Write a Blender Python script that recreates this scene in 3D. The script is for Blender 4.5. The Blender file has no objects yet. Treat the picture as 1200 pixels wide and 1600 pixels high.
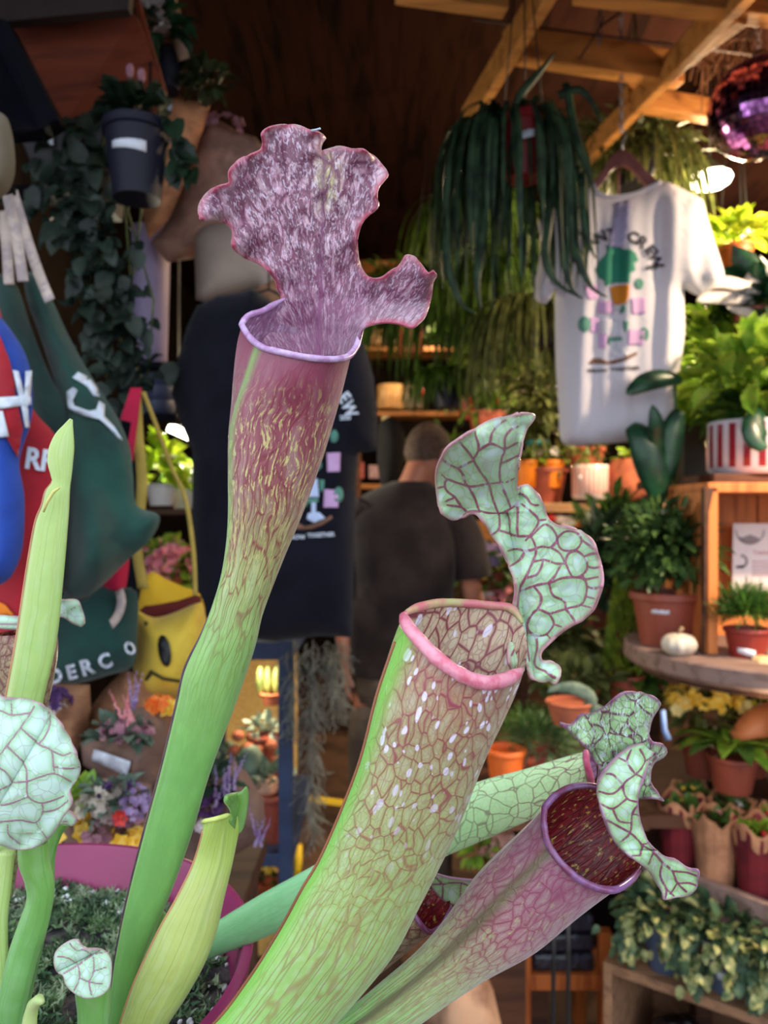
import bpy, math, random
import numpy as np
from mathutils import Vector, Matrix, noise as mn
from mathutils.geometry import delaunay_2d_cdt
random.seed(7); rng = np.random.default_rng(7)
PI = math.pi
S = bpy.context.scene; COL = S.collection

# ------------------------------------------------------------------ camera, world, light, exposure
CAMZ = 1.5; FPX = 1200.0
cam = bpy.data.cameras.new('camera'); camo = bpy.data.objects.new('camera', cam); COL.objects.link(camo)
camo.location = (0, 0, CAMZ); camo.rotation_euler = (PI/2, 0, 0)
cam.sensor_fit = 'HORIZONTAL'; cam.sensor_width = 36; cam.lens = 36.0*FPX/1200
cam.clip_start = 0.02; cam.clip_end = 50
cam.dof.use_dof = True; cam.dof.focus_distance = 0.385; cam.dof.aperture_fstop = 13.0
S.camera = camo
S.view_settings.view_transform = 'Standard'; S.view_settings.look = 'None'
S.view_settings.exposure = 0.0; S.view_settings.gamma = 1.0; S.view_settings.use_curve_mapping = False
W = bpy.data.worlds.new('daylight'); S.world = W; W.use_nodes = True
_n = W.node_tree; _bg = _n.nodes['Background']
_bg.inputs['Color'].default_value = (0.80, 0.89, 1.0, 1); _bg.inputs['Strength'].default_value = 2.35
S.cycles.max_bounces = 8; S.cycles.diffuse_bounces = 4; S.cycles.glossy_bounces = 3
S.cycles.sample_clamp_indirect = 4.0
def area_light(name, loc, target, sx, sy, power, color):
    l = bpy.data.lights.new(name, 'AREA'); l.shape = 'RECTANGLE'; l.size = sx; l.size_y = sy; l.energy = power; l.color = color
    o = bpy.data.objects.new(name, l); COL.objects.link(o); o.location = loc
    o.rotation_euler = (Vector(target)-Vector(loc)).to_track_quat('-Z', 'Y').to_euler()
    return o
def bulb_light(name, loc, power, color, r=0.05):
    l = bpy.data.lights.new(name, 'POINT'); l.energy = power; l.color = color; l.shadow_soft_size = r
    o = bpy.data.objects.new(name, l); COL.objects.link(o); o.location = loc
    return o
def spot_light(name, loc, target, power, color, deg=60, blend=0.6, r=0.05):
    l = bpy.data.lights.new(name, 'SPOT'); l.energy = power; l.color = color; l.spot_size = math.radians(deg); l.spot_blend = blend; l.shadow_soft_size = r
    o = bpy.data.objects.new(name, l); COL.objects.link(o); o.location = loc
    o.rotation_euler = (Vector(target)-Vector(loc)).to_track_quat('-Z', 'Y').to_euler()
    return o
# warm spots without fixtures, added to brighten the plant and back shelves
spot_light('warm_fill_spot', (1.45, 0.95, 2.3), (0.88, 1.85, 0.9), 210, (1.0, 0.76, 0.5), 58)
spot_light('warm_fill_spot', (1.9, 1.6, 2.55), (0.95, 2.3, 1.7), 170, (1.0, 0.78, 0.5), 70)
spot_light('warm_fill_spot', (0.0, 3.3, 2.6), (0.25, 5.2, 1.7), 90, (1.0, 0.7, 0.4), 80)

# ------------------------------------------------------------------ helpers
def P(px, py, Y):
    """a point Y metres into the shop that lies at this place of the photograph"""
    return Vector(((px-600.0)/FPX*Y, Y, CAMZ-(py-800.0)/FPX*Y))
def lin(c):
    return tuple(((x/255.0)/12.92 if x/255.0 <= 0.04045 else ((x/255.0+0.055)/1.055)**2.4) for x in c[:3])+(1.0,)
ORG = {}
def thing(name, label, cat, loc=(0, 0, 0), group=None):
    o = bpy.data.objects.new(name, None); COL.objects.link(o); o.location = loc; o.empty_display_size = 0.05
    o['label'] = label; o['category'] = cat
    if group: o['group'] = group
    ORG[o.name] = Vector(loc)
    return o
class MB:
    def __init__(s): s.v = []; s.f = []; s.m = []; s.uv = None; s.at = {}
    def add(s, vs, fs, m=0):
        b = len(s.v); s.v += [Vector(x) for x in vs]; s.f += [tuple(b+i for i in f) for f in fs]; s.m += [m]*len(fs)
        return b
    def box(s, c, sx, sy, sz, rot=None, m=0):
        c = Vector(c); vs = []
        for x in (-1, 1):
            for y in (-1, 1):
                for z in (-1, 1):
                    p = Vector((x*sx/2, y*sy/2, z*sz/2))
                    if rot is not None: p = rot @ p
                    vs.append(c+p)
        s.add(vs, [(0,1,3,2),(4,6,7,5),(0,4,5,1),(2,3,7,6),(0,2,6,4),(1,5,7,3)], m); return s
    def bar(s, a, b, w, h, m=0):
        a = Vector(a); b = Vector(b); d = b-a
        q = d.to_track_quat('X', 'Z').to_matrix()
        return s.box((a+b)/2, d.length, w, h, q, m)
    def tube(s, pts, r, n=8, m=0, cap=True):
        pts = [Vector(p) for p in pts]; k = len(pts)
        rs = r if isinstance(r, (list, tuple)) else [r]*k
        rings = []; up = None
        for i, p in enumerate(pts):
            t = (pts[min(i+1, k-1)]-pts[max(i-1, 0)]).normalized()
            if up is None: up = t.orthogonal().normalized()
            up = (up-t*up.dot(t)).normalized() if (up-t*up.dot(t)).length > 1e-6 else t.orthogonal().normalized()
            w = t.cross(up)
            rings.append([p+(up*math.cos(2*PI*j/n)+w*math.sin(2*PI*j/n))*rs[i] for j in range(n)])
        return s.loft(rings, cap, m)
    def loft(s, rings, cap=True, m=0):
        n = len(rings[0]); b = len(s.v); fs = []
        vs = [v for r in rings for v in r]
        for i in range(len(rings)-1):
            for j in range(n):
                fs.append((i*n+j, i*n+(j+1) % n, (i+1)*n+(j+1) % n, (i+1)*n+j))
        if cap: fs += [tuple(range(n))[::-1], tuple((len(rings)-1)*n+j for j in range(n))]
        s.add(vs, fs, m); return s
    def lathe(s, c, prof, n=32, axis=None, m=0, cap=True):
        c = Vector(c); q = Vector(axis).normalized().to_track_quat('Z', 'X').to_matrix() if axis is not None else Matrix.Identity(3)
        rings = [[c+q @ Vector((r*math.cos(2*PI*j/n), r*math.sin(2*PI*j/n), z)) for j in range(n)] for r, z in prof]
        return s.loft(rings, cap, m)
    def ball(s, c, rx, ry=None, rz=None, n=16, m=0, wob=0.0):
        ry = ry or rx; rz = rz or rx; c = Vector(c); k = n//2+1
        rings = []
        for i in range(k):
            a = PI*(i+0.001)/(k-1+0.002)
            ring = []
            for j in range(n):
                b = 2*PI*j/n; d = Vector((math.sin(a)*math.cos(b), math.sin(a)*math.sin(b), -math.cos(a)))
                w = 1+wob*mn.noise(d*2.3+c*7)
                ring.append(c+Vector((d.x*rx*w, d.y*ry*w, d.z*rz*w)))
            rings.append(ring)
        return s.loft(rings, True, m)
    def build(s, name, mats, parent=None, smooth=True, label=None, kind=None, bevel=0, solid=0, sub=0, angle=None):
        me = bpy.data.meshes.new(name)
        o0 = Vector((0, 0, 0)); q = parent
        while q is not None: o0 = o0+q.location; q = q.parent
        me.from_pydata([tuple(v-o0) for v in s.v], [], s.f)
        if not isinstance(mats, (list, tuple)): mats = [mats]
        for mt in mats: me.materials.append(mt)
        if len(mats) > 1: me.polygons.foreach_set('material_index', s.m)
        if smooth: me.polygons.foreach_set('use_smooth', [True]*len(me.polygons))
        if s.uv is not None:
            ul = me.uv_layers.new(name='UVMap'); li = np.zeros(len(me.loops), dtype=np.int32); me.loops.foreach_get('vertex_index', li)
            ul.data.foreach_set('uv', np.array(s.uv, dtype=np.float32)[li].ravel())
        for k, arr in s.at.items():
            a = me.attributes.new(k, 'FLOAT', 'POINT'); a.data.foreach_set('value', np.array(arr, dtype=np.float32))
        me.validate(); me.update()
        o = bpy.data.objects.new(name, me); COL.objects.link(o)
        if parent is not None: o.parent = parent
        if label: o['label'] = label
        if kind: o['kind'] = kind
        if bevel:
            b = o.modifiers.new('bevel', 'BEVEL'); b.width = bevel; b.segments = 2; b.limit_method = 'ANGLE'; b.harden_normals = False
        if solid:
            b = o.modifiers.new('solid', 'SOLIDIFY'); b.thickness = solid; b.offset = 0
        if sub:
            b = o.modifiers.new('sub', 'SUBSURF'); b.levels = sub; b.render_levels = sub
        if angle is not None and smooth:
            me.set_sharp_from_angle(angle=math.radians(angle))
        return o
def single(o, label, cat, group=None, kind=None):
    o['label'] = label; o['category'] = cat
    if group: o['group'] = group
    if kind: o['kind'] = kind
    return o
def struct(o): o['kind'] = 'structure'; return o

# ------------------------------------------------------------------ materials
class NT:
    def __init__(s, name):
        s.mat = bpy.data.materials.new(name); s.mat.use_nodes = True; s.t = s.mat.node_tree; s.t.nodes.clear()
        s.out = s.n('ShaderNodeOutputMaterial')
    def n(s, ty, ins=None, **kw):
        nd = s.t.nodes.new(ty)
        for k, v in kw.items(): setattr(nd, k, v)
        for k, v in (ins or {}).items():
            if isinstance(v, bpy.types.NodeSocket): s.t.links.new(v, nd.inputs[k])
            else: nd.inputs[k].default_value = v
        return nd
    def ramp(s, fac, stops, interp='LINEAR'):
        nd = s.n('ShaderNodeValToRGB', {0: fac}); cr = nd.color_ramp; cr.interpolation = interp
        while len(cr.elements) < len(stops): cr.elements.new(0.5)
        for e, (p, c) in zip(cr.elements, stops):
            e.position = p; e.color = c if len(c) == 4 else (*c, 1)
        return nd.outputs[0]
    def mix(s, fac, a, b, bt='MIX'):
        nd = s.n('ShaderNodeMix', data_type='RGBA', blend_type=bt)
        for k, v in ((0, fac), (6, a), (7, b)):
            if isinstance(v, bpy.types.NodeSocket): s.t.links.new(v, nd.inputs[k])
            else: nd.inputs[k].default_value = v
        return nd.outputs[2]
    def math(s, op, a, b=0.0, c=0.0, clamp=False):
        nd = s.n('ShaderNodeMath', {0: a, 1: b, 2: c}, operation=op); nd.use_clamp = clamp
        return nd.outputs[0]
    def mr(s, v, a, b, c=0.0, d=1.0):
        nd = s.n('ShaderNodeMapRange', {0: v, 1: a, 2: b, 3: c, 4: d}); nd.interpolation_type = 'SMOOTHSTEP'
        return nd.outputs[0]
    def bsdf(s, col, rough=0.5, spec=0.5, metal=0.0, bump=None, bstr=0.3, bdist=0.002, trans=0.0, sheen=0.0, coat=0.0, emis=None, estr=0.0, tcol=None):
        b = s.n('ShaderNodeBsdfPrincipled', {'Base Color': col, 'Roughness': rough, 'Metallic': metal, 'Specular IOR Level': spec, 'Sheen Weight': sheen, 'Coat Weight': coat})
        if emis is not None:
            b.inputs['Emission Color'].default_value = emis; b.inputs['Emission Strength'].default_value = estr
        if bump is not None:
            bn = s.n('ShaderNodeBump', {'Height': bump, 'Strength': bstr, 'Distance': bdist}); s.t.links.new(bn.outputs[0], b.inputs['Normal'])
        sh = b.outputs[0]
        if trans > 0:
            tr = s.n('ShaderNodeBsdfTranslucent', {'Color': tcol if tcol is not None else col})
            sh = s.n('ShaderNodeMixShader', {0: trans, 1: sh, 2: tr.outputs[0]}).outputs[0]
        s.t.links.new(sh, s.out.inputs[0]); return s.mat
MC = {}
def mat(name, rgb, rough=0.6, var=0.15, scale=20.0, rgb2=None, stretch=None, **kw):
    """procedural: two tones mixed by noise in object space"""
    if name in MC: return MC[name]
    t = NT(name); tc = t.n('ShaderNodeTexCoord').outputs['Object']
    if stretch is not None:
        tc = t.n('ShaderNodeMapping', {'Vector': tc, 'Scale': stretch}).outputs[0]
    nz = t.n('ShaderNodeTexNoise', {'Vector': tc, 'Scale': scale, 'Detail': 5.0, 'Roughness': 0.6}).outputs[0]
    a = lin(rgb); b = lin(rgb2) if rgb2 else tuple(x*(1-var) for x in a[:3])+(1,)
    hi = a if rgb2 else tuple(min(1, x*(1+var)) for x in a[:3])+(1,)
    c = t.mix(t.mr(nz, 0.38, 0.62), hi, b)
    if 'bstr' in kw: kw['bump'] = nz
    MC[name] = t.bsdf(c, rough, **kw); return MC[name]
def emit(name, rgb, strength):
    t = NT(name); lw = t.n('ShaderNodeLayerWeight', {'Blend': 0.4}).outputs['Facing']
    c = t.mix(lw, lin(rgb), tuple(x*0.75 for x in lin(rgb)[:3])+(1,))
    e = t.n('ShaderNodeEmission', {'Color': c, 'Strength': strength}); t.t.links.new(e.outputs[0], t.out.inputs[0]); return t.mat
def wood(name, rgb, rgb2, scale=6.0, axis='X', rough=0.6, spec=0.3):
    t = NT(name); tc = t.n('ShaderNodeTexCoord').outputs['Object']
    st = {'X': (1, 9, 9), 'Y': (9, 1, 9), 'Z': (9, 9, 1)}[axis]
    v = t.n('ShaderNodeMapping', {'Vector': tc, 'Scale': st}).outputs[0]
    nz = t.n('ShaderNodeTexNoise', {'Vector': v, 'Scale': scale, 'Detail': 6.0, 'Distortion': 0.6}).outputs[0]
    c = t.ramp(nz, [(0.3, lin(rgb2)), (0.5, lin(rgb)), (0.7, tuple(min(1, x*1.15) for x in lin(rgb)[:3]))])
    return t.bsdf(c, rough, spec, bump=nz, bstr=0.25, bdist=0.003)
def leafmat(name, rgb, rgb2, rough=0.45, trans=0.25, scale=25.0, spec=0.4):
    if name in MC: return MC[name]
    t = NT(name); tc = t.n('ShaderNodeTexCoord').outputs['Object']
    nz = t.n('ShaderNodeTexNoise', {'Vector': tc, 'Scale': scale, 'Detail': 3.0}).outputs[0]
    c = t.mix(t.mr(nz, 0.35, 0.65), lin(rgb), lin(rgb2))
    MC[name] = t.bsdf(c, rough, spec, trans=trans); return MC[name]

# ------------------------------------------------------------------ shapes drawn as outlines, meshed with depth
def smooth_closed(pts, step, closed=True):
    pts = [np.array(p, float) for p in pts]; n = len(pts); out = []
    rngk = range(n) if closed else range(n-1)
    for i in rngk:
        p0 = pts[(i-1) % n] if closed or i > 0 else pts[0]; p1 = pts[i]; p2 = pts[(i+1) % n]; p3 = pts[(i+2) % n] if closed or i+2 < n else pts[-1]
        k = max(1, int(np.linalg.norm((p2-p1)[:2])/step))
        for j in range(k):
            t = j/k
            out.append(0.5*((2*p1)+(-p0+p2)*t+(2*p0-5*p1+4*p2-p3)*t*t+(-p0+3*p1-3*p2+p3)*t**3))
    if not closed: out.append(pts[-1])
    return out
def tri_poly(outline, step, smooth=True, jitter=True):
    """returns pts Nx2, tris, edge distance (px), index count of border"""
    o = np.array(smooth_closed(outline, step) if smooth else smooth_lin(outline, step))[:, :2]
    a = o; b = np.roll(o, -1, axis=0)
    x0, y0 = o.min(0); x1, y1 = o.max(0)
    gx, gy = np.meshgrid(np.arange(x0, x1, step), np.arange(y0, y1, step*0.87))
    gx = gx+(np.arange(gx.shape[0]) % 2)[:, None]*step*0.5
    g = np.stack([gx.ravel(), gy.ravel()], 1)
    ins = np.zeros(len(g), bool)
    for p, q in zip(a, b):
        c = ((p[1] > g[:, 1]) != (q[1] > g[:, 1]))
        with np.errstate(divide='ignore', invalid='ignore'):
            xx = (q[0]-p[0])*(g[:, 1]-p[1])/(q[1]-p[1]+1e-12)+p[0]
        ins ^= c & (g[:, 0] < xx)
    def ed(g):
        d = np.full(len(g), 1e9)
        for p, q in zip(a, b):
            v = q-p; L = max(1e-9, v@v); t = np.clip(((g-p)@v)/L, 0, 1)
            d = np.minimum(d, np.linalg.norm(g-(p+t[:, None]*v), axis=1))
        return d
    g = g[ins]; dg = ed(g) if len(g) else np.zeros(0)
    keep = dg > step*0.45; g = g[keep]; dg = dg[keep]
    vs = [Vector((float(p[0]), float(p[1]))) for p in np.vstack([o, g])] if len(g) else [Vector((float(p[0]), float(p[1]))) for p in o]
    nb = len(o); es = [(i, (i+1) % nb) for i in range(nb)]
    rv, re, rf, ov, oe, of = delaunay_2d_cdt(vs, es, [tuple(range(nb))], 2, 1e-4)
    pts = np.array([(v.x, v.y) for v in rv])
    tris = [f for f in rf]
    return pts, tris, ed(pts)
def smooth_lin(pts, step):
    out = []; n = len(pts)
    for i in range(n):
        p = np.array(pts[i], float); q = np.array(pts[(i+1) % n], float); k = max(1, int(np.linalg.norm(q-p)/step))
        for j in range(k): out.append(p+(q-p)*j/k)
    return out
def sheet(name, outline, depth, mt, parent, step=5, thick=0.0012, smooth=True, edgew=7.0, label=None, tval=1.0, ruffle=0.0, rufn=18.0, uvs=1.0, veins=None, vw=2.4):
    """a thin leaf-like surface: outline in px, depth(px,py,edge) in metres"""
    pts, tris, ed = tri_poly(outline, step, smooth)
    mb = MB(); vs = []; uv = []
    for (x, y), e in zip(pts, ed):
        Y = depth(x, y, e)
        if ruffle: Y += ruffle*math.exp(-e/16.0)*mn.noise(Vector((x/rufn, y/rufn, 3.1)))
        vs.append(P(x, y, Y)); uv.append(((x-600)/1200*0.4*uvs, (800-y)/1200*0.4*uvs))
    mb.add(vs, [tuple(t)[::-1] for t in tris]); mb.uv = uv
    mb.at['t'] = [tval]*len(vs); mb.at['edge'] = [max(0.0, 1-e/edgew) for e in ed]
    if veins:
        va = np.zeros(len(pts)); dm = np.full(len(pts), 99.0)
        for vl in veins:
            sp = smooth_closed(vl, 4, False); wv_ = vw*(1.0 if len(vl) > 2 else 0.8)
            for p, q in zip(sp[:-1], sp[1:]):
                p = np.array(p[:2]); q = np.array(q[:2]); v = q-p; t = np.clip(((pts-p)@v)/max(1e-9, v@v), 0, 1)
                dd_ = np.linalg.norm(pts-(p+t[:, None]*v), axis=1); dm = np.minimum(dm, dd_)
                wq = wv_*(0.85+0.35*mn.noise(Vector((p[0]/9, p[1]/9, 0)))); va = np.maximum(va, np.exp(-(dd_/wq)**2))
        mb.at['vein'] = list(va); mb.at['cellc'] = list(np.clip((np.minimum(dm, ed)-3)/(vw*4.5), 0, 1))
    return mb.build(name, mt, parent, label=label, solid=thick)
def pillow(name, outline, Y, thick, mt, parent, step=8, smooth=True, fold=None, soft=18.0, label=None, fn=None):
    """a closed, puffed body with the given front outline; front bulges towards the viewer side"""
    pts, tris, ed = tri_poly(outline, step, smooth)
    Yf = Y if callable(Y) else (lambda x, y: Y)
    mb = MB(); n = len(pts)
    prof = lambda e: 1-math.exp(-e/soft)
    F = []; B = []
    for (x, y), e in zip(pts, ed):
        fo = fold(x, y)*prof(e) if fold else 0.0
        F.append(P(x, y, Yf(x, y)-thick*prof(e)-fo))
        c = P(x, y, Yf(x, y)); B.append(c+Vector((0, thick*prof(e)*0.8+0.0005, 0)))
    f1 = [tuple(t) for t in tris]; mb.v = F+B
    mb.f = [t[::-1] for t in f1]+[tuple(i+n for i in t) for t in f1]
    # stitch the border
    cnt = {}
    for t in f1:
        for i in range(3):
            e_ = (t[i], t[(i+1) % len(t)]); cnt[e_] = 1
    for (p, q) in list(cnt):
        if (q, p) not in cnt: mb.f.append((p, q, q+n, p+n))
    mb.m = [0]*len(mb.f); mb.uv = [((x-600)/1200, (800-y)/1200) for x, y in pts]*2
    mb.at['edge'] = [max(0.0, 1-e/8) for e in ed]*2
    o = mb.build(name, mt, parent, label=label)
    def surf(x, y):
        i = int(np.argmin((pts[:, 0]-x)**2+(pts[:, 1]-y)**2)); e = float(ed[i])
        fo = fold(x, y)*prof(e) if fold else 0.0
        return Yf(x, y)-thick*prof(e)-fo
    return o, surf
def decal(name, polys, surf, mt, parent, step=6, off=0.0025, smooth=False, label=None):
    """ink or patch lying on a surf; polys is a list of outlines in px"""
    for pl in polys:
        mb = MB(); pts, tris, ed = tri_poly(pl, step, smooth)
        mb.add([P(x, y, surf(x, y)-off) for x, y in pts], [tuple(t)[::-1] for t in tris])
        o = mb.build(name, mt, parent, label=label, solid=0.0004)
    return o
def text2d(s):
    cu = bpy.data.curves.new('tmp', 'FONT'); cu.body = s; cu.size = 1.0; cu.resolution_u = 3; cu.offset = 0.035
    o = bpy.data.objects.new('tmp', cu); COL.objects.link(o); bpy.context.view_layer.update()
    dg = bpy.context.evaluated_depsgraph_get(); me = bpy.data.meshes.new_from_object(o.evaluated_get(dg))
    vs = [(v.co.x, v.co.y) for v in me.vertices]; fs = [tuple(p.vertices) for p in me.polygons]
    bpy.data.objects.remove(o); bpy.data.curves.remove(cu); bpy.data.meshes.remove(me)
    return vs, fs
def lettering(name, items, surf, mt, parent, off=0.003, label=None):
    """items: (text, px, py, height px, angle deg, width factor) - centre of the text"""
    mb = MB()
    for tx, px, py, h, ang, wf in items:
        vs, fs = text2d(tx)
        if not vs: continue
        xs = [v[0] for v in vs]; ys = [v[1] for v in vs]; cx = (min(xs)+max(xs))/2; cy = (min(ys)+max(ys))/2; k = h/max(0.3, (max(ys)-min(ys)))
        a = math.radians(ang); out = []
        for x, y in vs:
            u = (x-cx)*k*wf; v = (y-cy)*k
            X = px+u*math.cos(a)+v*math.sin(a); Yp = py+u*math.sin(a)-v*math.cos(a)
            out.append(P(X, Yp, surf(X, Yp)-off))
        mb.add(out, [f for f in fs])
    return mb.build(name, mt, parent, smooth=False, label=label, solid=0.0004)

# ------------------------------------------------------------------ foliage
def leaf(mb, base, d, up, L, w, droop=0.3, segs=4, shape='oval', fold=0.25, taper=1.0):
    d = Vector(d).normalized(); base = Vector(base); side = d.cross(Vector(up))
    if side.length < 1e-4: side = d.orthogonal()
    side.normalize(); p = base.copy(); vs = []; dd = d.copy()
    for i in range(segs+1):
        t = i/segs
        if shape == 'oval': ww = w*math.sin(PI*min(1, 0.08+t*0.92))**0.8 if t < 1 else 0.0
        elif shape == 'strap': ww = w*(0.75+0.25*math.sin(PI*t))*(1 if t < 0.8 else (1-t)/0.2*0.9+0.1)
        elif shape == 'heart': ww = w*(1.0 if t < 0.25 else math.cos((t-0.25)/0.75*PI/2)**0.75) if t > 0 else w*0.55
        else: ww = w*(1-t)**0.6
        n = side.cross(dd).normalized()
        vs += [p-side*ww/2+n*ww*fold, p, p+side*ww/2+n*ww*fold]
        p = p+dd*(L/segs); dd = (dd+Vector((0, 0, -1))*droop/segs*1.6).normalized()
    fs = []
    for i in range(segs):
        a = i*3; fs += [(a, a+1, a+4, a+3), (a+1, a+2, a+5, a+4)]
    mb.add(vs, fs)
def rdir(zmin=-1.0):
    while True:
        v = Vector((random.uniform(-1, 1), random.uniform(-1, 1), random.uniform(-1, 1)))
        if 0.05 < v.length < 1 and v.normalized().z >= zmin: return v.normalized()
def bush(c, rx, ry, rz, n, L, w, droop=0.3, zmin=-0.5, shape='oval', segs=3, mb=None, inner=0.45):
    mb = mb or MB(); c = Vector(c)
    for i in range(n):
        d = rdir(zmin); k = random.uniform(inner, 1.0)
        b = c+Vector((d.x*rx*k, d.y*ry*k, d.z*rz*k))
        dd = (d+rdir()*0.7+Vector((0, 0, 0.15))).normalized()
        s = random.uniform(0.7, 1.25)
        leaf(mb, b, dd, Vector((0, 0, 1))+rdir()*0.5, L*s, w*s, droop*random.uniform(0.3, 1.5), segs, shape)
    return mb
def strands(c, r, n, L, w, spread=0.5, segs=9, mb=None, arch=0.6, shape='strap', lmin=0.6, depth=0.6, grav=1.0):
    """long arching leaves that hang"""
    mb = mb or MB(); c = Vector(c)
    for i in range(n):
        a = random.uniform(0, 2*PI); rr = r*math.sqrt(random.random())
        b = c+Vector((math.cos(a)*rr, math.sin(a)*rr*depth, random.uniform(-0.01, 0.02)))
        d = Vector((math.cos(a)*spread, math.sin(a)*spread*depth, random.uniform(0.2, 1.0)*arch))
        l = L*random.uniform(lmin, 1.0); p = b; dd = d.normalized(); side0 = Vector((-math.sin(a), math.cos(a), 0))
        side0 = (side0+rdir()*0.5).normalized(); vs = []; fs = []
        for k in range(segs+1):
            t = k/segs; ww = w*(1 if t < 0.75 else (1-t)/0.25*0.85+0.15) if shape == 'strap' else w*(1-t*0.9)
            side = (side0-dd*side0.dot(dd)).normalized(); nn = side.cross(dd)
            vs += [p-side*ww/2, p+nn*ww*0.18, p+side*ww/2]
            p = p+dd*(l/segs); g = grav*2.2/segs*(1.6 if t < 0.5 else 1.0)
            dd = (dd+Vector((0, 0, -g*1.5))+rdir()*0.06).normalized()
        for k in range(segs):
            q = k*3; fs += [(q, q+1, q+4, q+3), (q+1, q+2, q+5, q+4)]
        mb.add(vs, fs)
    return mb
def trailing(pts, rad, n, L, w, mb=None, shape='heart', droop=0.8, outward=0.6):
    """leaves set along a trailing vine path"""
    mb = mb or MB(); pts = [Vector(p) for p in pts]
    for i in range(n):
        t = random.random()*(len(pts)-1); k = int(t); f = t-k
        p = pts[k].lerp(pts[k+1], f)+Vector((random.gauss(0, rad), random.gauss(0, rad*0.7), random.gauss(0, rad)))
        d = Vector((random.uniform(-1, 1)*outward, random.uniform(-1, 0.3)*outward, random.uniform(-1, 0.2)))
        s = random.uniform(0.6, 1.2)
        leaf(mb, p, d, Vector((0, -1, 0.6))+rdir()*0.5, L*s, w*s, droop, 4, shape, 0.15)
    return mb
def blossoms(c, rx, ry, rz, n, r, mb=None, zmin=-0.2, petals=6):
    mb = mb or MB(); c = Vector(c)
    for i in range(n):
        d = rdir(zmin); b = c+Vector((d.x*rx, d.y*ry, d.z*rz))*random.uniform(0.75, 1.05)
        ax = (d+rdir()*0.5+Vector((0, -0.5, 0.2))).normalized(); u = ax.orthogonal().normalized(); v = ax.cross(u); rr = r*random.uniform(0.7, 1.2)
        for k in range(petals):
            a = 2*PI*k/petals+random.random()*0.3
            leaf(mb, b, (u*math.cos(a)+v*math.sin(a))+ax*0.45, ax, rr, rr*0.75, 0.0, 3, 'oval', 0.2)
        mb.ball(b+ax*rr*0.1, rr*0.28, n=6)
    return mb
def pot_prof(r, h, rim=0.12, t=0.006, base=0.72):
    rb = r*base
    return [(0.001, 0.0), (rb, 0.0), (rb+(r-rb)*(1-rim), h*(1-rim)), (r*1.0, h*(1-rim)+0.0005), (r*1.06, h*(1-rim)+0.003), (r*1.06, h-0.001), (r*1.04, h), (r*1.0-t, h), (r*0.97-t, h*0.85), (0.001, h*0.85)]
def cyl_prof(r, h, t=0.005, rb=None, round_=0.006):
    rb = rb or r
    return [(0.001, 0.0), (rb-round_, 0.0), (rb, round_), (r, h-0.003), (r-0.001, h), (r-t, h), (r-t-0.001, h*0.85), (0.001, h*0.85)]
def sticker(parent, c, r, ang, w, h, tilt=0.0, name='price_label', lines=True, mt=None):
    """a curved paper label on a round pot: c centre of pot axis at label height, ang: facing (0 = viewer)"""
    mb = MB(); vs = []; n = 6; c = Vector(c)
    for i in range(n+1):
        a = ang+(i/n-0.5)*w/r
        for z in (-h/2, h/2):
            vs.append(c+Vector((math.sin(a)*(r+0.0015), -math.cos(a)*(r+0.0015), z+(i/n-0.5)*w*tilt)))
    mb.add(vs, [(2*i, 2*i+2, 2*i+3, 2*i+1) for i in range(n)])
    return mb.build(name, mt or M_PAPER, parent, solid=0.0004, label='white paper label')
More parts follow.
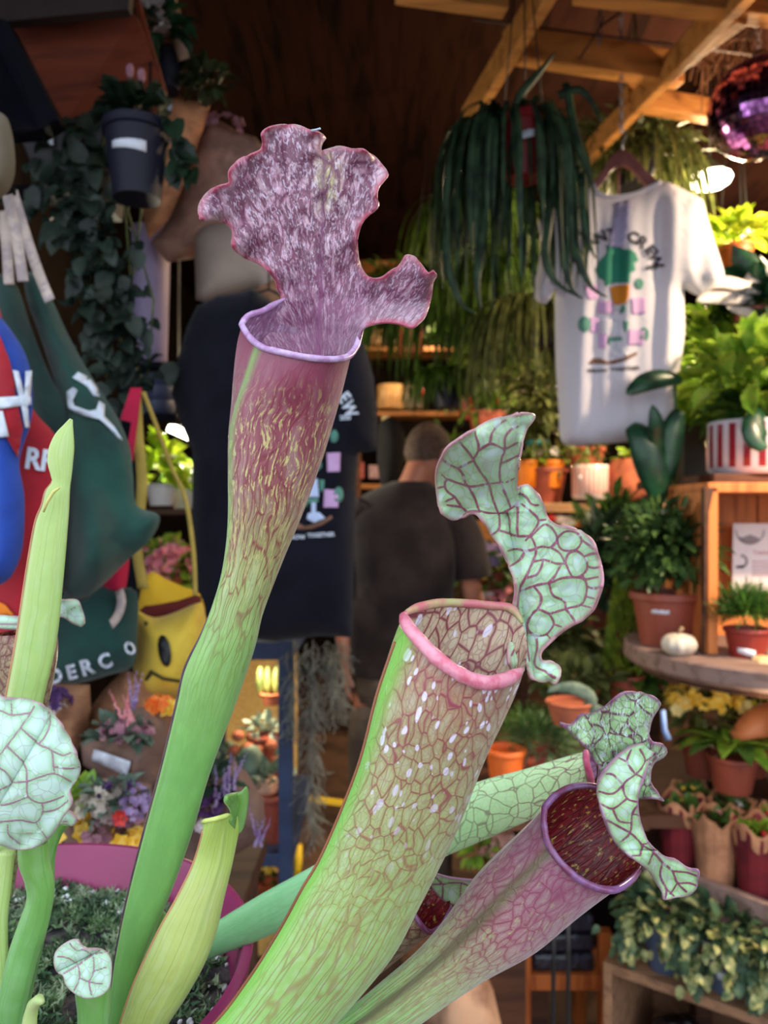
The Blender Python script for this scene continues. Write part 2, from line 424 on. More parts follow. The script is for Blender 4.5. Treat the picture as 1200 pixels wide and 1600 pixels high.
# ------------------------------------------------------------------ pitcher plant in the foreground
def rgb(*c): return lin(c)
def pitmat(name, cells, veins, scale=150.0, stretch=0.35, w=(0.0, 0.07), fine=0.35, mott=None, mscale=220.0, spots=None, spot_rgb=(235, 225, 245), long_n=0,
           edge_rgb=None, wing_rgb=None, hair=0.0, hair_rgb=(235, 225, 250), vein_k=1.0, rough=0.38, trans=0.12, dist=0.012, sheen=0.25, coat=0.12, cvar=0.25, nsc=45.0, spr=0.42, low=None, light=0.35, round_=False, lw=0.14, glint=0.0, traced=0.0):
    T = NT(name); uv = T.n('ShaderNodeUVMap', uv_map='UVMap').outputs[0]
    at = lambda a: T.n('ShaderNodeAttribute', attribute_name=a).outputs['Fac']
    t = at('t'); edge = at('edge'); wing = at('wing')
    nz = T.n('ShaderNodeTexNoise', {'Vector': uv, 'Scale': nsc, 'Detail': 1.5})
    off = T.n('ShaderNodeVectorMath', {0: nz.outputs['Color'], 1: (0.5, 0.5, 0.5)}, operation='SUBTRACT').outputs[0]
    off = T.n('ShaderNodeVectorMath', {0: off, 'Scale': dist}, operation='SCALE').outputs[0]
    v0 = T.n('ShaderNodeVectorMath', {0: uv, 1: off}, operation='ADD').outputs[0]
    v = T.n('ShaderNodeMapping', {'Vector': v0, 'Scale': (1.0, stretch, 1.0)}).outputs[0]
    vo = T.n('ShaderNodeTexVoronoi', {'Vector': v, 'Scale': scale}, feature='DISTANCE_TO_EDGE').outputs['Distance']
    vc = T.n('ShaderNodeTexVoronoi', {'Vector': v, 'Scale': scale}, feature='F1')
    vnet = None
    if round_:
        f2 = T.n('ShaderNodeTexVoronoi', {'Vector': v, 'Scale': scale}, feature='F2').outputs['Distance']
        vo = T.math('MAXIMUM', T.math('MULTIPLY', T.math('SUBTRACT', f2, vc.outputs['Distance']), 0.52), 0.0)
    vf = T.n('ShaderNodeTexVoronoi', {'Vector': v, 'Scale': scale*2.6}, feature='DISTANCE_TO_EDGE').outputs['Distance']
    coarse = T.mr(vo, w[0], w[1], 1.0, 0.0)
    fin = T.math('MULTIPLY', T.mr(vf, 0.0, w[1]*1.3, 1.0, 0.0), fine)
    vein = T.math('MAXIMUM', coarse, fin)
    vlo = T.n('ShaderNodeVectorMath', {0: uv, 1: T.n('ShaderNodeVectorMath', {0: off, 'Scale': 0.22}, operation='SCALE').outputs[0]}, operation='ADD').outputs[0]
    if low:   # towards the foot the net is drawn out into long parallel veins: (t0, t1, stretch, strength)
        v2 = T.n('ShaderNodeMapping', {'Vector': vlo, 'Scale': (1.0, low[2], 1.0)}).outputs[0]
        vl = T.n('ShaderNodeTexVoronoi', {'Vector': v2, 'Scale': scale*1.3}, feature='DISTANCE_TO_EDGE').outputs['Distance']
        vl = T.math('MULTIPLY', T.mr(vl, 0.0, w[1]*1.2, 1.0, 0.0), low[3])
        vein = T.mix(T.mr(t, low[0], low[1]), vl, vein)
    if long_n:
        sx = T.n('ShaderNodeSeparateXYZ', {0: vlo}).outputs[0]
        sw = T.math('ABSOLUTE', T.math('SINE', T.math('MULTIPLY', sx, long_n)))
        vein = T.math('MAXIMUM', vein, T.mr(sw, 0.0, lw, 0.85, 0.0))
    if traced: vein = T.math('MAXIMUM', T.math('MULTIPLY', vein, traced), T.mr(at('vein'), 0.12, 0.8))
    if isinstance(vein_k, list):
        vk = T.ramp(t, [(p, (x, x, x)) for p, x in vein_k]); vein = T.math('MULTIPLY', vein, vk)
    else: vein = T.math('MULTIPLY', vein, vein_k)
    cell = T.ramp(t, [(p, lin(c)) for p, c in cells]); vcol = T.ramp(t, [(p, lin(c)) for p, c in veins])
    # slow tone drift, paler cell centres, and on hoods a painted-in blue-white gloss
    big = T.n('ShaderNodeTexNoise', {'Vector': uv, 'Scale': 35.0, 'Detail': 4.0, 'Roughness': 0.7}).outputs[0]
    cell = T.mix(T.math('MULTIPLY', T.mr(big, 0.35, 0.7), cvar), cell, T.mix(0.75, cell, (1, 1, 1, 1), 'OVERLAY'))
    vk2 = T.ramp(t, [(p, (x, x, x)) for p, x in vein_k]) if isinstance(vein_k, list) else vein_k
    cell = T.mix(T.math('MULTIPLY', T.mr(vo, 0.05, 0.35), T.math('MULTIPLY', vk2, light)), cell, T.mix(0.5, cell, rgb(225, 240, 225)))
    if traced: cell = T.mix(T.math('MULTIPLY', at('cellc'), 0.75), cell, rgb(212, 238, 232))
    if glint: cell = T.mix(T.math('MULTIPLY', T.mr(vc.outputs['Distance'], 0.42, 0.1), glint), cell, rgb(214, 236, 244))
    col = T.mix(vein, cell, vcol)
    if mott:
        mv = T.n('ShaderNodeMapping', {'Vector': v0, 'Scale': (1.0, mott[3] if len(mott) > 3 else 0.5, 1.0)}).outputs[0]
        mm = T.n('ShaderNodeTexNoise', {'Vector': mv, 'Scale': mscale, 'Detail': 3.0, 'Roughness': 0.65}).outputs[0]
        mk = T.ramp(t, [(p, (x, x, x)) for p, x in mott[1]])
        col = T.mix(T.math('MULTIPLY', T.mr(mm, mott[2], mott[2]+0.1), mk), col, lin(mott[0]))
    if spots:
        sp = T.n('ShaderNodeTexVoronoi', {'Vector': T.n('ShaderNodeMapping', {'Vector': v0, 'Scale': (1, 0.62, 1)}).outputs[0], 'Scale': scale*1.25, 'Randomness': 1.0}, feature='F1')
        rad = T.math('MULTIPLY', T.n('ShaderNodeSeparateColor', {0: sp.outputs['Color']}).outputs[0], spr)
        m = T.math('LESS_THAN', sp.outputs['Distance'], rad)
        m = T.mr(T.math('SUBTRACT', rad, sp.outputs['Distance']), 0.0, 0.07)
        sk = T.ramp(t, [(p, (x, x, x)) for p, x in spots]); col = T.mix(T.math('MULTIPLY', m, sk), col, lin(spot_rgb))
    if hair:
        hv = T.n('ShaderNodeMapping', {'Vector': uv, 'Scale': (1.0, 0.35, 1.0), 'Rotation': (0, 0, 0.15)}).outputs[0]
        hn = T.n('ShaderNodeTexNoise', {'Vector': hv, 'Scale': 700.0, 'Detail': 2.0, 'Distortion': 1.5}).outputs[0]
        col = T.mix(T.math('MULTIPLY', T.mr(hn, 0.52, 0.66), hair), col, lin(hair_rgb))
    if wing_rgb: col = T.mix(wing, col, lin(wing_rgb))
    if edge_rgb: col = T.mix(T.math('MULTIPLY', edge, 0.9), col, lin(edge_rgb))
    bmp = T.math('ADD', T.math('MULTIPLY', vein, 0.8), T.math('MULTIPLY', big, 0.7))
    return T.bsdf(col, rough, 0.5, bump=bmp, bstr=0.5, bdist=0.0008, trans=trans, sheen=sheen, coat=coat)

NR = 64
def rs(vals, K):
    """Catmull-Rom through stations"""
    vals = [np.array(v, float) for v in vals]; out = []; n = len(vals)
    for i in range(n-1):
        p0 = vals[max(i-1, 0)]; p1 = vals[i]; p2 = vals[i+1]; p3 = vals[min(i+2, n-1)]
        for k in range(K):
            t = k/K; out.append(0.5*((2*p1)+(-p0+p2)*t+(2*p0-5*p1+4*p2-p3)*t*t+(-p0+3*p1-3*p2+p3)*t**3))
    out.append(vals[-1]); return out
def resample(pts, n, end=False):
    d = [0]; 
    for a, b in zip(pts[:-1], pts[1:]): d.append(d[-1]+np.linalg.norm((b-a)[:2]))
    out = []
    for i in range(n+(1 if end else 0)):
        s = d[-1]*i/n; k = max(j for j in range(len(d)) if d[j] <= s+1e-9); k = min(k, len(pts)-2)
        f = (s-d[k])/max(1e-9, d[k+1]-d[k]); out.append(pts[k]*(1-f)+pts[k+1]*f)
    return out
def mouth_loop(front, back):
    """front: (px,py,Y) from the left corner past the viewer's side to the right corner; back: on from there to the left corner"""
    f = resample(smooth_closed(front, 2, False), NR//2); b = resample(smooth_closed(back, 2, False), NR//2)
    return [P(*q) for q in f+b]
def pitcher(name, stations, mt, parent, mouth=None, blend=0.22, inner=None, inner_n=14, K=6, wing=None, label=None, umm=None, name_kind=None, close_top=False, twist=None):
    """stations from base to mouth: (Lx,Ly,Rx,Ry,Y,depth factor)"""
    st = rs(stations, K); mb = MB(); rings = []; n = len(st); cs = []; ln = [0]
    for i, s in enumerate(st):
        L = P(s[0], s[1], s[4]); R = P(s[2], s[3], s[4]); c = (L+R)/2; u = (R-L)/2; vdir = Vector((0, u.length*s[5], 0)); cs.append(c)
        if i: ln.append(ln[-1]+(c-cs[-2]).length)
        ring = []
        for j in range(NR):
            th = 2*PI*j/NR; p = c-u*math.cos(th)-vdir*math.sin(th)
            if wing:
                g = math.exp(-((th-wing[0]+PI) % (2*PI)-PI)**2/(2*wing[1]**2)); p = p+(p-c).normalized()*g*wing[2]*min(1, 0.3+i/n*1.2)
            ring.append(p)
        rings.append(ring)
    tot = ln[-1]; Lp = None
    if mouth:
        Lp = mouth; D = [m-r for m, r in zip(mouth, rings[-1])]
        for i in range(n):
            w = max(0.0, 1-(tot-ln[i])/(tot*blend)); w = w*w*(3-2*w)
            if w > 0: rings[i] = [p+d*w for p, d in zip(rings[i], D)]
        rings[-1] = list(mouth)
    circ = max(0.02, umm or 2*PI*max((Vector(rings[-3][0])-Vector(rings[-3][NR//2])).length/2, 0.006))
    tv = []; ev = []; wv = []; uv = []
    for i in range(n):
        for j in range(NR+1):
            jj = j % NR; th = 2*PI*jj/NR; mb.v.append(rings[i][jj]); uv.append((j/NR*circ, ln[i]))
            tv.append(ln[i]/tot); ev.append(0.0)
            wv.append(math.exp(-((th-wing[0]+PI) % (2*PI)-PI)**2/(2*wing[1]**2)) if wing else 0.0)
    Q = NR+1
    for i in range(n-1):
        for j in range(NR): mb.f.append((i*Q+j, i*Q+j+1, (i+1)*Q+j+1, (i+1)*Q+j)); mb.m.append(0)
    if inner is not None:
        b0 = len(mb.v); k2 = min(inner_n, n-2)
        for q in range(k2):
            i = n-1-q; c = Vector((0, 0, 0))
            for p in rings[i]: c += p
            c /= NR; sh = 0.985-0.004*q if q else 0.999
            for j in range(NR+1):
                jj = j % NR; mb.v.append(c+(rings[i][jj]-c)*sh); uv.append((j/NR*circ, ln[i])); tv.append(ln[i]/tot); ev.append(0); wv.append(0)
        for q in range(k2-1):
            for j in range(NR): mb.f.append((b0+q*Q+j, b0+q*Q+j+1, b0+(q+1)*Q+j+1, b0+(q+1)*Q+j)); mb.m.append(1)
        mb.f.append(tuple(b0+(k2-1)*Q+j for j in range(NR))); mb.m.append(1)
    elif close_top: mb.f.append(tuple((n-1)*Q+j for j in range(NR))); mb.m.append(0)
    mb.uv = uv; mb.at = {'t': tv, 'edge': ev, 'wing': wv}
    o = mb.build(name, [mt, inner] if inner is not None else mt, parent, label=label)
    return o, rings, ln
def lip(parent, loop, j0, j1, r, mt, label=None, taper=4, name='lip', off=(0, -0.0008, 0)):
    pts = [loop[j % NR]+Vector(off) for j in range(j0, j1+1)]; k = len(pts)
    rr = [r*min(1.0, 0.35+i/taper, 0.35+(k-1-i)/taper)*(1+0.12*mn.noise(pts[i]*300)) for i in range(k)]
    return MB().tube(pts, rr, 10).build(name, mt, parent, label=label)
def zm(pts, ox, oy, sc): return [(ox+x/sc, oy+y/sc) for x, y in pts]

# materials of the pitchers
G1, G2 = (118, 178, 88), (140, 196, 104)
m_p1 = pitmat('maroon_pitcher_skin', [(0, (102, 160, 76)), (0.55, (118, 178, 90)), (0.68, (138, 184, 98)), (0.77, (164, 172, 104)), (0.85, (150, 84, 84)), (0.92, (140, 56, 76)), (1, (138, 58, 86))],
              [(0, (84, 130, 60)), (0.6, (110, 120, 70)), (0.75, (140, 60, 64)), (1, (124, 42, 74))], 150, 0.16, (0.0, 0.09), 0.3,
              mott=((214, 206, 130), [(0.70, 0.0), (0.78, 0.7), (0.88, 0.9), (0.94, 0.4), (0.98, 0.03)], 0.53, 0.22), mscale=560, long_n=520, low=(0.5, 0.7, 0.05, 0.5), vein_k=[(0, 0.02), (0.55, 0.06), (0.66, 0.4), (0.74, 0.85), (0.86, 0.95), (0.93, 0.5), (1, 0.12)],
              wing_rgb=(132, 186, 92), sheen=0.35)
m_p1in = pitmat('maroon_throat', [(0, (120, 62, 96)), (1, (124, 70, 112))], [(0, (100, 40, 70)), (1, (104, 44, 84))], 260, 0.6, (0, 0.12), 0.4, mott=((205, 170, 205), [(0, 0.4), (1, 0.45)], 0.55, 1.0), mscale=300, vein_k=0.5)
m_h1 = pitmat('maroon_frilled_hood', [(0, (206, 200, 120)), (1, (190, 140, 166))], [(0, (104, 30, 64)), (1, (112, 34, 72))], 150, 0.35, (0, 0.16), 0.5,
              mott=((104, 36, 72), [(0, 0.6), (1, 0.93)], 0.44, 0.4), mscale=210, edge_rgb=(178, 52, 84), hair=0.5, hair_rgb=(240, 226, 250), dist=0.012, sheen=0.6, wing_rgb=(128, 56, 104), trans=0.08)
m_p2 = pitmat('veined_pitcher_skin', [(0, (126, 192, 90)), (0.4, (146, 202, 106)), (0.7, (162, 192, 112)), (0.88, (170, 162, 110)), (1, (158, 112, 90))],
              [(0, (126, 150, 70)), (0.35, (150, 120, 74)), (0.7, (158, 78, 76)), (1, (150, 60, 80))], 165, 0.6, (0.0, 0.075), 0.35, long_n=470, low=(0.55, 0.86, 0.09, 0.75), lw=0.10,
              spots=[(0.72, 0.0), (0.82, 0.6), (0.9, 1.0), (1, 0.95)], spr=0.42, vein_k=[(0, 0.45), (0.35, 0.6), (0.65, 0.8), (1, 1.0)], wing_rgb=(132, 204, 76), sheen=0.25)
m_p2in = pitmat('netted_throat', [(0, (190, 160, 128)), (1, (196, 170, 140))], [(0, (136, 54, 68)), (1, (134, 54, 72))], 130, 0.75, (0.0, 0.10), 0.4, spots=[(0, 0.9), (1, 0.9)], dist=0.012, sheen=0.0, coat=0.0, spr=0.36)
m_h2 = pitmat('pale_netted_hood', [(0, (170, 222, 158)), (1, (174, 224, 164))], [(0, (156, 74, 104)), (1, (158, 80, 112))], 150, 0.85, (0.006, 0.06), 0.0, round_=True, traced=0.22, glint=0.55, edge_rgb=(206, 136, 156), dist=0.02, hair=0.15, hair_rgb=(232, 240, 255), spots=[(0, 0.55), (1, 0.55)], spot_rgb=(214, 238, 244), trans=0.2)
m_h0 = pitmat('pale_round_hood', [(0, (160, 206, 162)), (1, (164, 208, 166))], [(0, (160, 112, 136)), (1, (164, 118, 142))], 150, 0.8, (0.0, 0.05), 0.0, glint=0.3, traced=0.3, edge_rgb=(190, 140, 160), dist=0.02, trans=0.2, spots=[(0, 0.5), (1, 0.5)], spot_rgb=(216, 240, 240))
m_p3 = pitmat('rosy_pitcher_skin', [(0, (120, 196, 92)), (0.5, (138, 204, 108)), (0.70, (168, 186, 124)), (0.84, (162, 110, 116)), (1, (140, 76, 104))],
              [(0, (100, 150, 76)), (0.42, (150, 96, 84)), (0.65, (158, 60, 88)), (1, (136, 52, 88))], 190, 0.6, (0.0, 0.11), 0.3, long_n=380, low=(0.6, 0.86, 0.10, 0.6), lw=0.1,
              mott=((190, 206, 132), [(0.4, 0.0), (0.6, 0.5), (0.85, 0.45), (1, 0.1)], 0.56, 0.5), mscale=330, vein_k=[(0, 0.2), (0.4, 0.7), (0.8, 0.9), (1, 0.6)], wing_rgb=(104, 92, 62), sheen=0.5)
m_p3in = pitmat('deep_red_throat', [(0, (122, 22, 26)), (1, (134, 26, 36))], [(0, (84, 10, 18)), (1, (90, 14, 26))], 230, 0.45, (0.0, 0.2), 0.6,
                mott=((206, 180, 92), [(0, 0.75), (1, 0.75)], 0.57, 1.0), mscale=480, dist=0.01, sheen=0.0, coat=0.0, light=0.0, cvar=0.1)
m_h3 = pitmat('green_netted_hood', [(0, (156, 208, 128)), (1, (160, 210, 136))], [(0, (138, 52, 92)), (1, (134, 54, 96))], 170, 0.8, (0.006, 0.06), 0.0, round_=True, traced=0.2, glint=0.4, edge_rgb=(170, 100, 150), dist=0.02, hair=0.12, hair_rgb=(238, 244, 255), spots=[(0, 0.4), (1, 0.4)], spot_rgb=(216, 240, 232), trans=0.18)
m_h3b = pitmat('hairy_hood_face', [(0, (158, 206, 136)), (1, (162, 210, 140))], [(0, (112, 34, 78)), (1, (108, 34, 80))], 120, 0.6, (0.0, 0.09), 0.5, edge_rgb=(150, 80, 130), dist=0.02, hair=0.75, hair_rgb=(226, 240, 250), trans=0.12)
m_gy = pitmat('yellow_green_leaf', [(0, (150, 150, 70)), (0.5, (170, 190, 96)), (0.85, (188, 204, 118)), (1, (176, 210, 90))], [(0, (130, 96, 50)), (1, (160, 150, 70))], 200, 0.08, (0, 0.1), 0.0, low=(0.99, 1.0, 0.02, 0.3), long_n=420, lw=0.07, vein_k=0.5, wing_rgb=(186, 206, 120), cvar=0.15)
m_gp = pitmat('pale_green_leaf', [(0, (140, 172, 96)), (0.3, (160, 196, 108)), (1, (178, 208, 120))], [(0, (120, 110, 60)), (1, (150, 150, 80))], 200, 0.06, (0, 0.1), 0.0, low=(0.99, 1.0, 0.02, 0.3), long_n=520, lw=0.07, vein_k=0.45, wing_rgb=(196, 214, 140), cvar=0.15)
m_gb = pitmat('fresh_green_stem', [(0, (100, 158, 80)), (0.6, (106, 164, 84)), (1, (104, 156, 64))], [(0, (76, 128, 60)), (1, (86, 130, 50))], 160, 0.1, (0, 0.1), 0.0, low=(0.99, 1.0, 0.02, 0.3), long_n=400, lw=0.08, vein_k=0.4)
m_p4 = pitmat('jade_pitcher_skin', [(0, (120, 186, 112)), (0.5, (150, 222, 158)), (0.8, (186, 232, 164)), (1, (196, 232, 164))], [(0, (100, 150, 90)), (0.7, (120, 120, 90)), (1, (140, 80, 96))], 170, 0.6, (0.0, 0.06), 0.2, low=(0.45, 0.7, 0.08, 0.5), long_n=300, lw=0.07, vein_k=[(0, 0.1), (0.5, 0.25), (0.75, 0.7), (1, 1)], edge_rgb=(160, 60, 100))
m_p5 = pitmat('bronze_pitcher_skin', [(0, (124, 160, 74)), (0.5, (146, 150, 84)), (1, (150, 104, 78))], [(0, (106, 90, 50)), (1, (104, 40, 50))], 200, 0.6, (0, 0.12), 0.6, long_n=200, mott=((180, 170, 110), [(0, 0.1), (1, 0.5)], 0.56, 0.8))
m_lip_pink = mat('pink_lip', (206, 100, 124), 0.35, scale=120, rgb2=(224, 150, 168), coat=0.3)
m_lip_lav = mat('lavender_lip', (200, 172, 212), 0.35, scale=90, rgb2=(168, 120, 170), coat=0.3)
m_lip_pur = mat('purple_lip', (132, 92, 140), 0.35, scale=90, rgb2=(112, 50, 86), coat=0.3)
m_lip_pale = mat('pale_lip', (190, 206, 110), 0.4, scale=90)
m_mauve = mat('mauve_pot_plastic', (150, 50, 98), 0.35, var=0.06, scale=8, spec=0.5)
m_soil = mat('dark_peat', (40, 36, 42), 0.9, scale=90, rgb2=(92, 84, 84), bstr=1.0, bdist=0.01)
m_moss = leafmat('grey_green_moss', (124, 156, 108), (60, 92, 64), 0.7, 0.15, 60)
m_moss2 = leafmat('pale_moss', (170, 188, 152), (110, 134, 104), 0.7, 0.15, 60)
m_perlite = mat('perlite', (225, 228, 232), 0.8, var=0.06)
m_dust = mat('dry_petiole', (120, 80, 56), 0.6, scale=60, rgb2=(90, 50, 44))

POT_C = Vector((-0.256, 0.48, CAMZ-0.28)); POT_R = 0.172
plant = thing('pitcher_plant', 'mauve pot of tall trumpet pitcher plants with maroon and green veined hoods', 'plant', (POT_C.x, POT_C.y, POT_C.z-0.2))
pm = MB(); pm.lathe((POT_C.x, POT_C.y, POT_C.z-0.2), [(0.001, 0), (0.128, 0), (0.160, 0.165), (0.166, 0.166), (POT_R, 0.198), (POT_R-0.002, 0.2), (POT_R-0.006, 0.2), (POT_R-0.0075, 0.197), (0.156, 0.165), (0.15, 0.155), (0.001, 0.155)], 96)
pm.build('pot', m_mauve, plant, angle=50)
sb = MB(); n = 70; SR = 0.157; SZ = POT_C.z-0.034
def soilz(x, y): return SZ+0.009*mn.noise(Vector((x*28, y*28, 0)))+0.004*mn.noise(Vector((x*90, y*90, 5)))+0.012*max(0, 1-((x+0.30)**2+(y-0.45)**2)/0.02)
vs = []; fs = []
for i in range(24):
    for j in range(n):
        a = 2*PI*j/n; r = SR*(i+0.02)/23; x = POT_C.x+math.cos(a)*r; y = POT_C.y+math.sin(a)*r; vs.append((x, y, soilz(x, y)))
for i in range(23):
    for j in range(n): fs.append((i*n+j, i*n+(j+1) % n, (i+1)*n+(j+1) % n, (i+1)*n+j))
sb.add(vs, fs); sb.build('soil', m_soil, plant)
mo = MB(); mo2 = MB(); pe = MB()
for i in range(11000):
    a = random.uniform(0, 2*PI); r = SR*math.sqrt(random.random())*0.99; x = POT_C.x+math.cos(a)*r; y = POT_C.y+math.sin(a)*r
    if mn.noise(Vector((x*22, y*22, 9))) < -0.27 or (x > -0.15 and random.random() < 0.6): continue
    tgt = mo2 if mn.noise(Vector((x*30, y*30, 2))) > 0.12 or random.random() < 0.15 else mo
    z = soilz(x, y)+random.uniform(0, 0.006); hh = random.uniform(0.0035, 0.0075)
    for k in range(3):
        d = Vector((random.uniform(-1, 1), random.uniform(-1, 1), random.uniform(0.2, 1.1)))
        leaf(tgt, (x, y, z), d, rdir(), hh, hh*0.34, random.uniform(-0.8, 0.9), 3, 'taper', 0.2)
mo.build('moss', m_moss, plant, kind='stuff'); mo2.build('pale_moss', m_moss2, plant, kind='stuff', label='paler grey-green moss tufts')
for i in range(150):
    a = random.gauss(1.2, 0.7); r = SR*random.uniform(0.75, 1.0); x = POT_C.x+math.cos(a)*r; y = POT_C.y+math.sin(a)*r
    pe.ball((x, y, soilz(x, y)+0.004), random.uniform(0.0008, 0.0026), n=6, wob=0.6)
pe.build('perlite', m_perlite, plant, kind='stuff', label='white perlite specks')
BASE = [(-0.215, 0.44), (-0.24, 0.47), (-0.2, 0.41)]

# --- tall maroon pitcher (P1)
Y1 = 0.40
L1 = [(560, -20, 640), (150, 1650, 182, 1655), ]
st1 = [(70, 1900, 96, 1905), (118, 1760, 150, 1765), (160, 1630, 190, 1634), (172, 1560, 207, 1564), (182, 1490, 224, 1495), (200, 1400, 262, 1408), (225, 1300, 298, 1310), (252, 1200, 327, 1212), (276, 1100, 364, 1112), (289, 1045, 384, 1056),
       (314, 992, 400, 1006), (331, 950, 410, 962), (346, 900, 428, 912), (354, 850, 448, 862), (357, 800, 470, 810), (357, 740, 493, 748), (358, 680, 513, 688), (365, 620, 528, 628), (376, 560, 540, 566), (385, 528, 550, 545)]
S1 = [(a, b, c, d, Y1+0.03*max(0, (b-1000)/900), 0.55+0.35*min(1, max(0, (1100-b)/300))) for a, b, c, d in st1]
mouth1 = mouth_loop([(378, 508, Y1), (390, 527, Y1-0.012), (410, 543, Y1-0.024), (440, 551, Y1-0.031), (480, 559, Y1-0.033), (520, 562, Y1-0.027), (545, 557, Y1-0.014), (558, 540, Y1)],
                    [(558, 540, Y1), (564, 510, Y1+0.010), (555, 478, Y1+0.022), (530, 462, Y1+0.030), (480, 456, Y1+0.033), (440, 470, Y1+0.026), (412, 486, Y1+0.014), (388, 494, Y1+0.005), (378, 508, Y1)])
p1, R1, _ = pitcher('pitcher', S1, m_p1, plant, mouth1, 0.10, m_p1in, 34, 7, wing=(0.62, 0.045, 0.002), label='tall pitcher, green at the foot and maroon at the top')
lip(p1, mouth1, -10, NR//2+6, 0.0017, m_lip_lav, 'lavender white rim of the maroon pitcher')
wv = [R1[i][2]+Vector((0.0002, 0.0, 0)) for i in range(0, int(len(R1)*0.66))]
MB().tube(wv, [0.0012*min(1.0, (len(wv)-i)/25.0+0.05) for i in range(len(wv))], 6).build('keel', mat('dark_purple_keel', (74, 44, 66), 0.5, scale=60, rgb2=(100, 74, 76)), p1, label='dark purple line along the left edge')
h1 = zm([(262, 972), (275, 945), (325, 915), (385, 890), (425, 850), (410, 810), (400, 770), (360, 720), (320, 690), (270, 670), (225, 640), (205, 600), (205, 545), (180, 515), (130, 495), (85, 500), (60, 485), (58, 440), (80, 395), (120, 355), (160, 340), (195, 330), (192, 285), (215, 245), (250, 220), (300, 200), (338, 180), (345, 150), (340, 110), (370, 85), (430, 70), (500, 75), (560, 95), (610, 110), (625, 130), (610, 150), (603, 185), (640, 180), (690, 168), (740, 178), (790, 180), (840, 210), (880, 255), (905, 290), (890, 315), (862, 350), (855, 385), (862, 430), (840, 460), (800, 490), (775, 540), (768, 600), (770, 650), (785, 710), (820, 750), (870, 755), (920, 720), (960, 690), (980, 655), (1020, 660), (1050, 690), (1085, 735), (1105, 722), (1122, 740), (1105, 775), (1095, 850), (1075, 920), (1040, 960), (1005, 980), (970, 965), (900, 955), (830, 965), (792, 985), (776, 1040), (755, 1085), (705, 1110), (600, 1112), (450, 1085), (350, 1060), (300, 1015)], 290, 170, 2.857)
def d1(x, y, e):
    k = min(1, max(0, (500-y)/90)); kk = k*k*(3-2*k)
    Y = Y1+0.026-0.012*kk*min(1, (500-y)/300 if y < 500 else 0)
    xc = 488 if y > 400 else 488; dx = (x-xc)/1200*Y1
    dz = max(0.0, min(1.0, (y-470)/40)); ry = Y1+0.030-0.030*min(1, ((x-470)/95.0)**2)-0.006*max(0, (y-520)/40)
    Y += -6.0*dx*dx*kk*0.6                     # cupped towards the viewer
    Y += 0.0035*math.exp(-abs(x-(505-0.02*(y-200)))/7.0)*kk   # midrib crease
    Y += kk*math.exp(-e/20.0)*0.009*math.sin(x*0.075+y*0.055+2*mn.noise(Vector((x/60, y/60, 0))))
    if x > 560 and y > 380: Y += 0.012*(x-560)/110
    if x < 370: Y -= 0.010*(370-x)/60
    Y += 0.0012*mn.noise(Vector((x/13, y/22, 1)))+0.0024*mn.noise(Vector((x/34, y/50, 4)))
    return Y*(1-dz)+ry*dz
hd1 = sheet('hood', h1, d1, m_h1, p1, step=4.5, thick=0.0011, edgew=9, ruffle=0.004, label='upright frilled maroon hood with a lobe on each side')
me = hd1.data; a = me.attributes.new('wing', 'FLOAT', 'POINT')
uvl = me.uv_layers['UVMap']; ev_ = me.attributes['edge'].data
for lp in me.loops:
    w_ = me.vertices[lp.vertex_index].co+plant.location; px = 600+w_.x/w_.y*1200; py = 800-(w_.z-CAMZ)/w_.y*1200
    rr_ = math.hypot(px-505, py-640); th_ = math.atan2(px-505, 640-py); uvl.data[lp.index].uv = (th_*0.11, rr_/3000.0)
for v in me.vertices:
    w_ = v.co+plant.location; py = 800-(w_.z-CAMZ)/w_.y*1200; px = 600+w_.x/w_.y*1200
    if py > 480 and px < 572: ev_[v.index].value = 0.0
    me.attributes['t'].data[v.index].value = 1-0.9*math.exp(-((px-512)/20)**2-((py-275)/55)**2)
wl = []
for v in me.vertices:
    w_ = v.co+plant.location; px = 600+w_.x/w_.y*1200; py = 800-(w_.z-CAMZ)/w_.y*1200
    wl.append(0.75*math.exp(-((px-(508-0.03*(py-200)))/4.0)**2)+0.55*max(0, min(1, (py-400)/110))*(1 if px < 575 else 0.4))
a.data.foreach_set('value', wl)
MB().tube([P(487, 204, Y1-0.012), P(494, 203, Y1-0.014), P(500, 201, Y1-0.016)], 0.0006, 6).build('curled_tip', mat('silvery_hair', (190, 205, 225), 0.4), hd1)

# --- big green pitcher with netted veins (P2)
Y2 = 0.345
st2 = [(20, 1900, 150, 1960), (130, 1790, 290, 1840), (235, 1690, 400, 1730), (335, 1600, 500, 1625), (392, 1528, 562, 1555), (442, 1450, 618, 1485), (478, 1385, 655, 1415), (505, 1340, 682, 1362), (537, 1268, 716, 1290), (570, 1182, 752, 1200), (592, 1110, 782, 1140), (615, 1052, 803, 1095), (634, 1008, 818, 1052)]
S2 = [(a, b, c, d, Y2+0.06*max(0, (b-1150)/750), 0.62+0.3*min(1, max(0, (1500-b)/400))) for a, b, c, d in st2]
z2 = lambda pts: [(600+x/3.333, 620+y/3.333, Y2+d) for x, y, d in pts]
mouth2 = mouth_loop(z2([(98, 1140, 0), (125, 1195, -0.010), (180, 1262, -0.018), (260, 1345, -0.025), (340, 1408, -0.028), (420, 1455, -0.028), (500, 1482, -0.026), (560, 1487, -0.023), (640, 1467, -0.016), (700, 1432, -0.009), (738, 1400, 0.0)]),
                    z2([(738, 1400, 0.0), (745, 1300, 0.016), (720, 1180, 0.026), (660, 1100, 0.032), (560, 1086, 0.034), (440, 1075, 0.032), (300, 1072, 0.024), (200, 1090, 0.014), (130, 1115, 0.005), (98, 1140, 0)]))
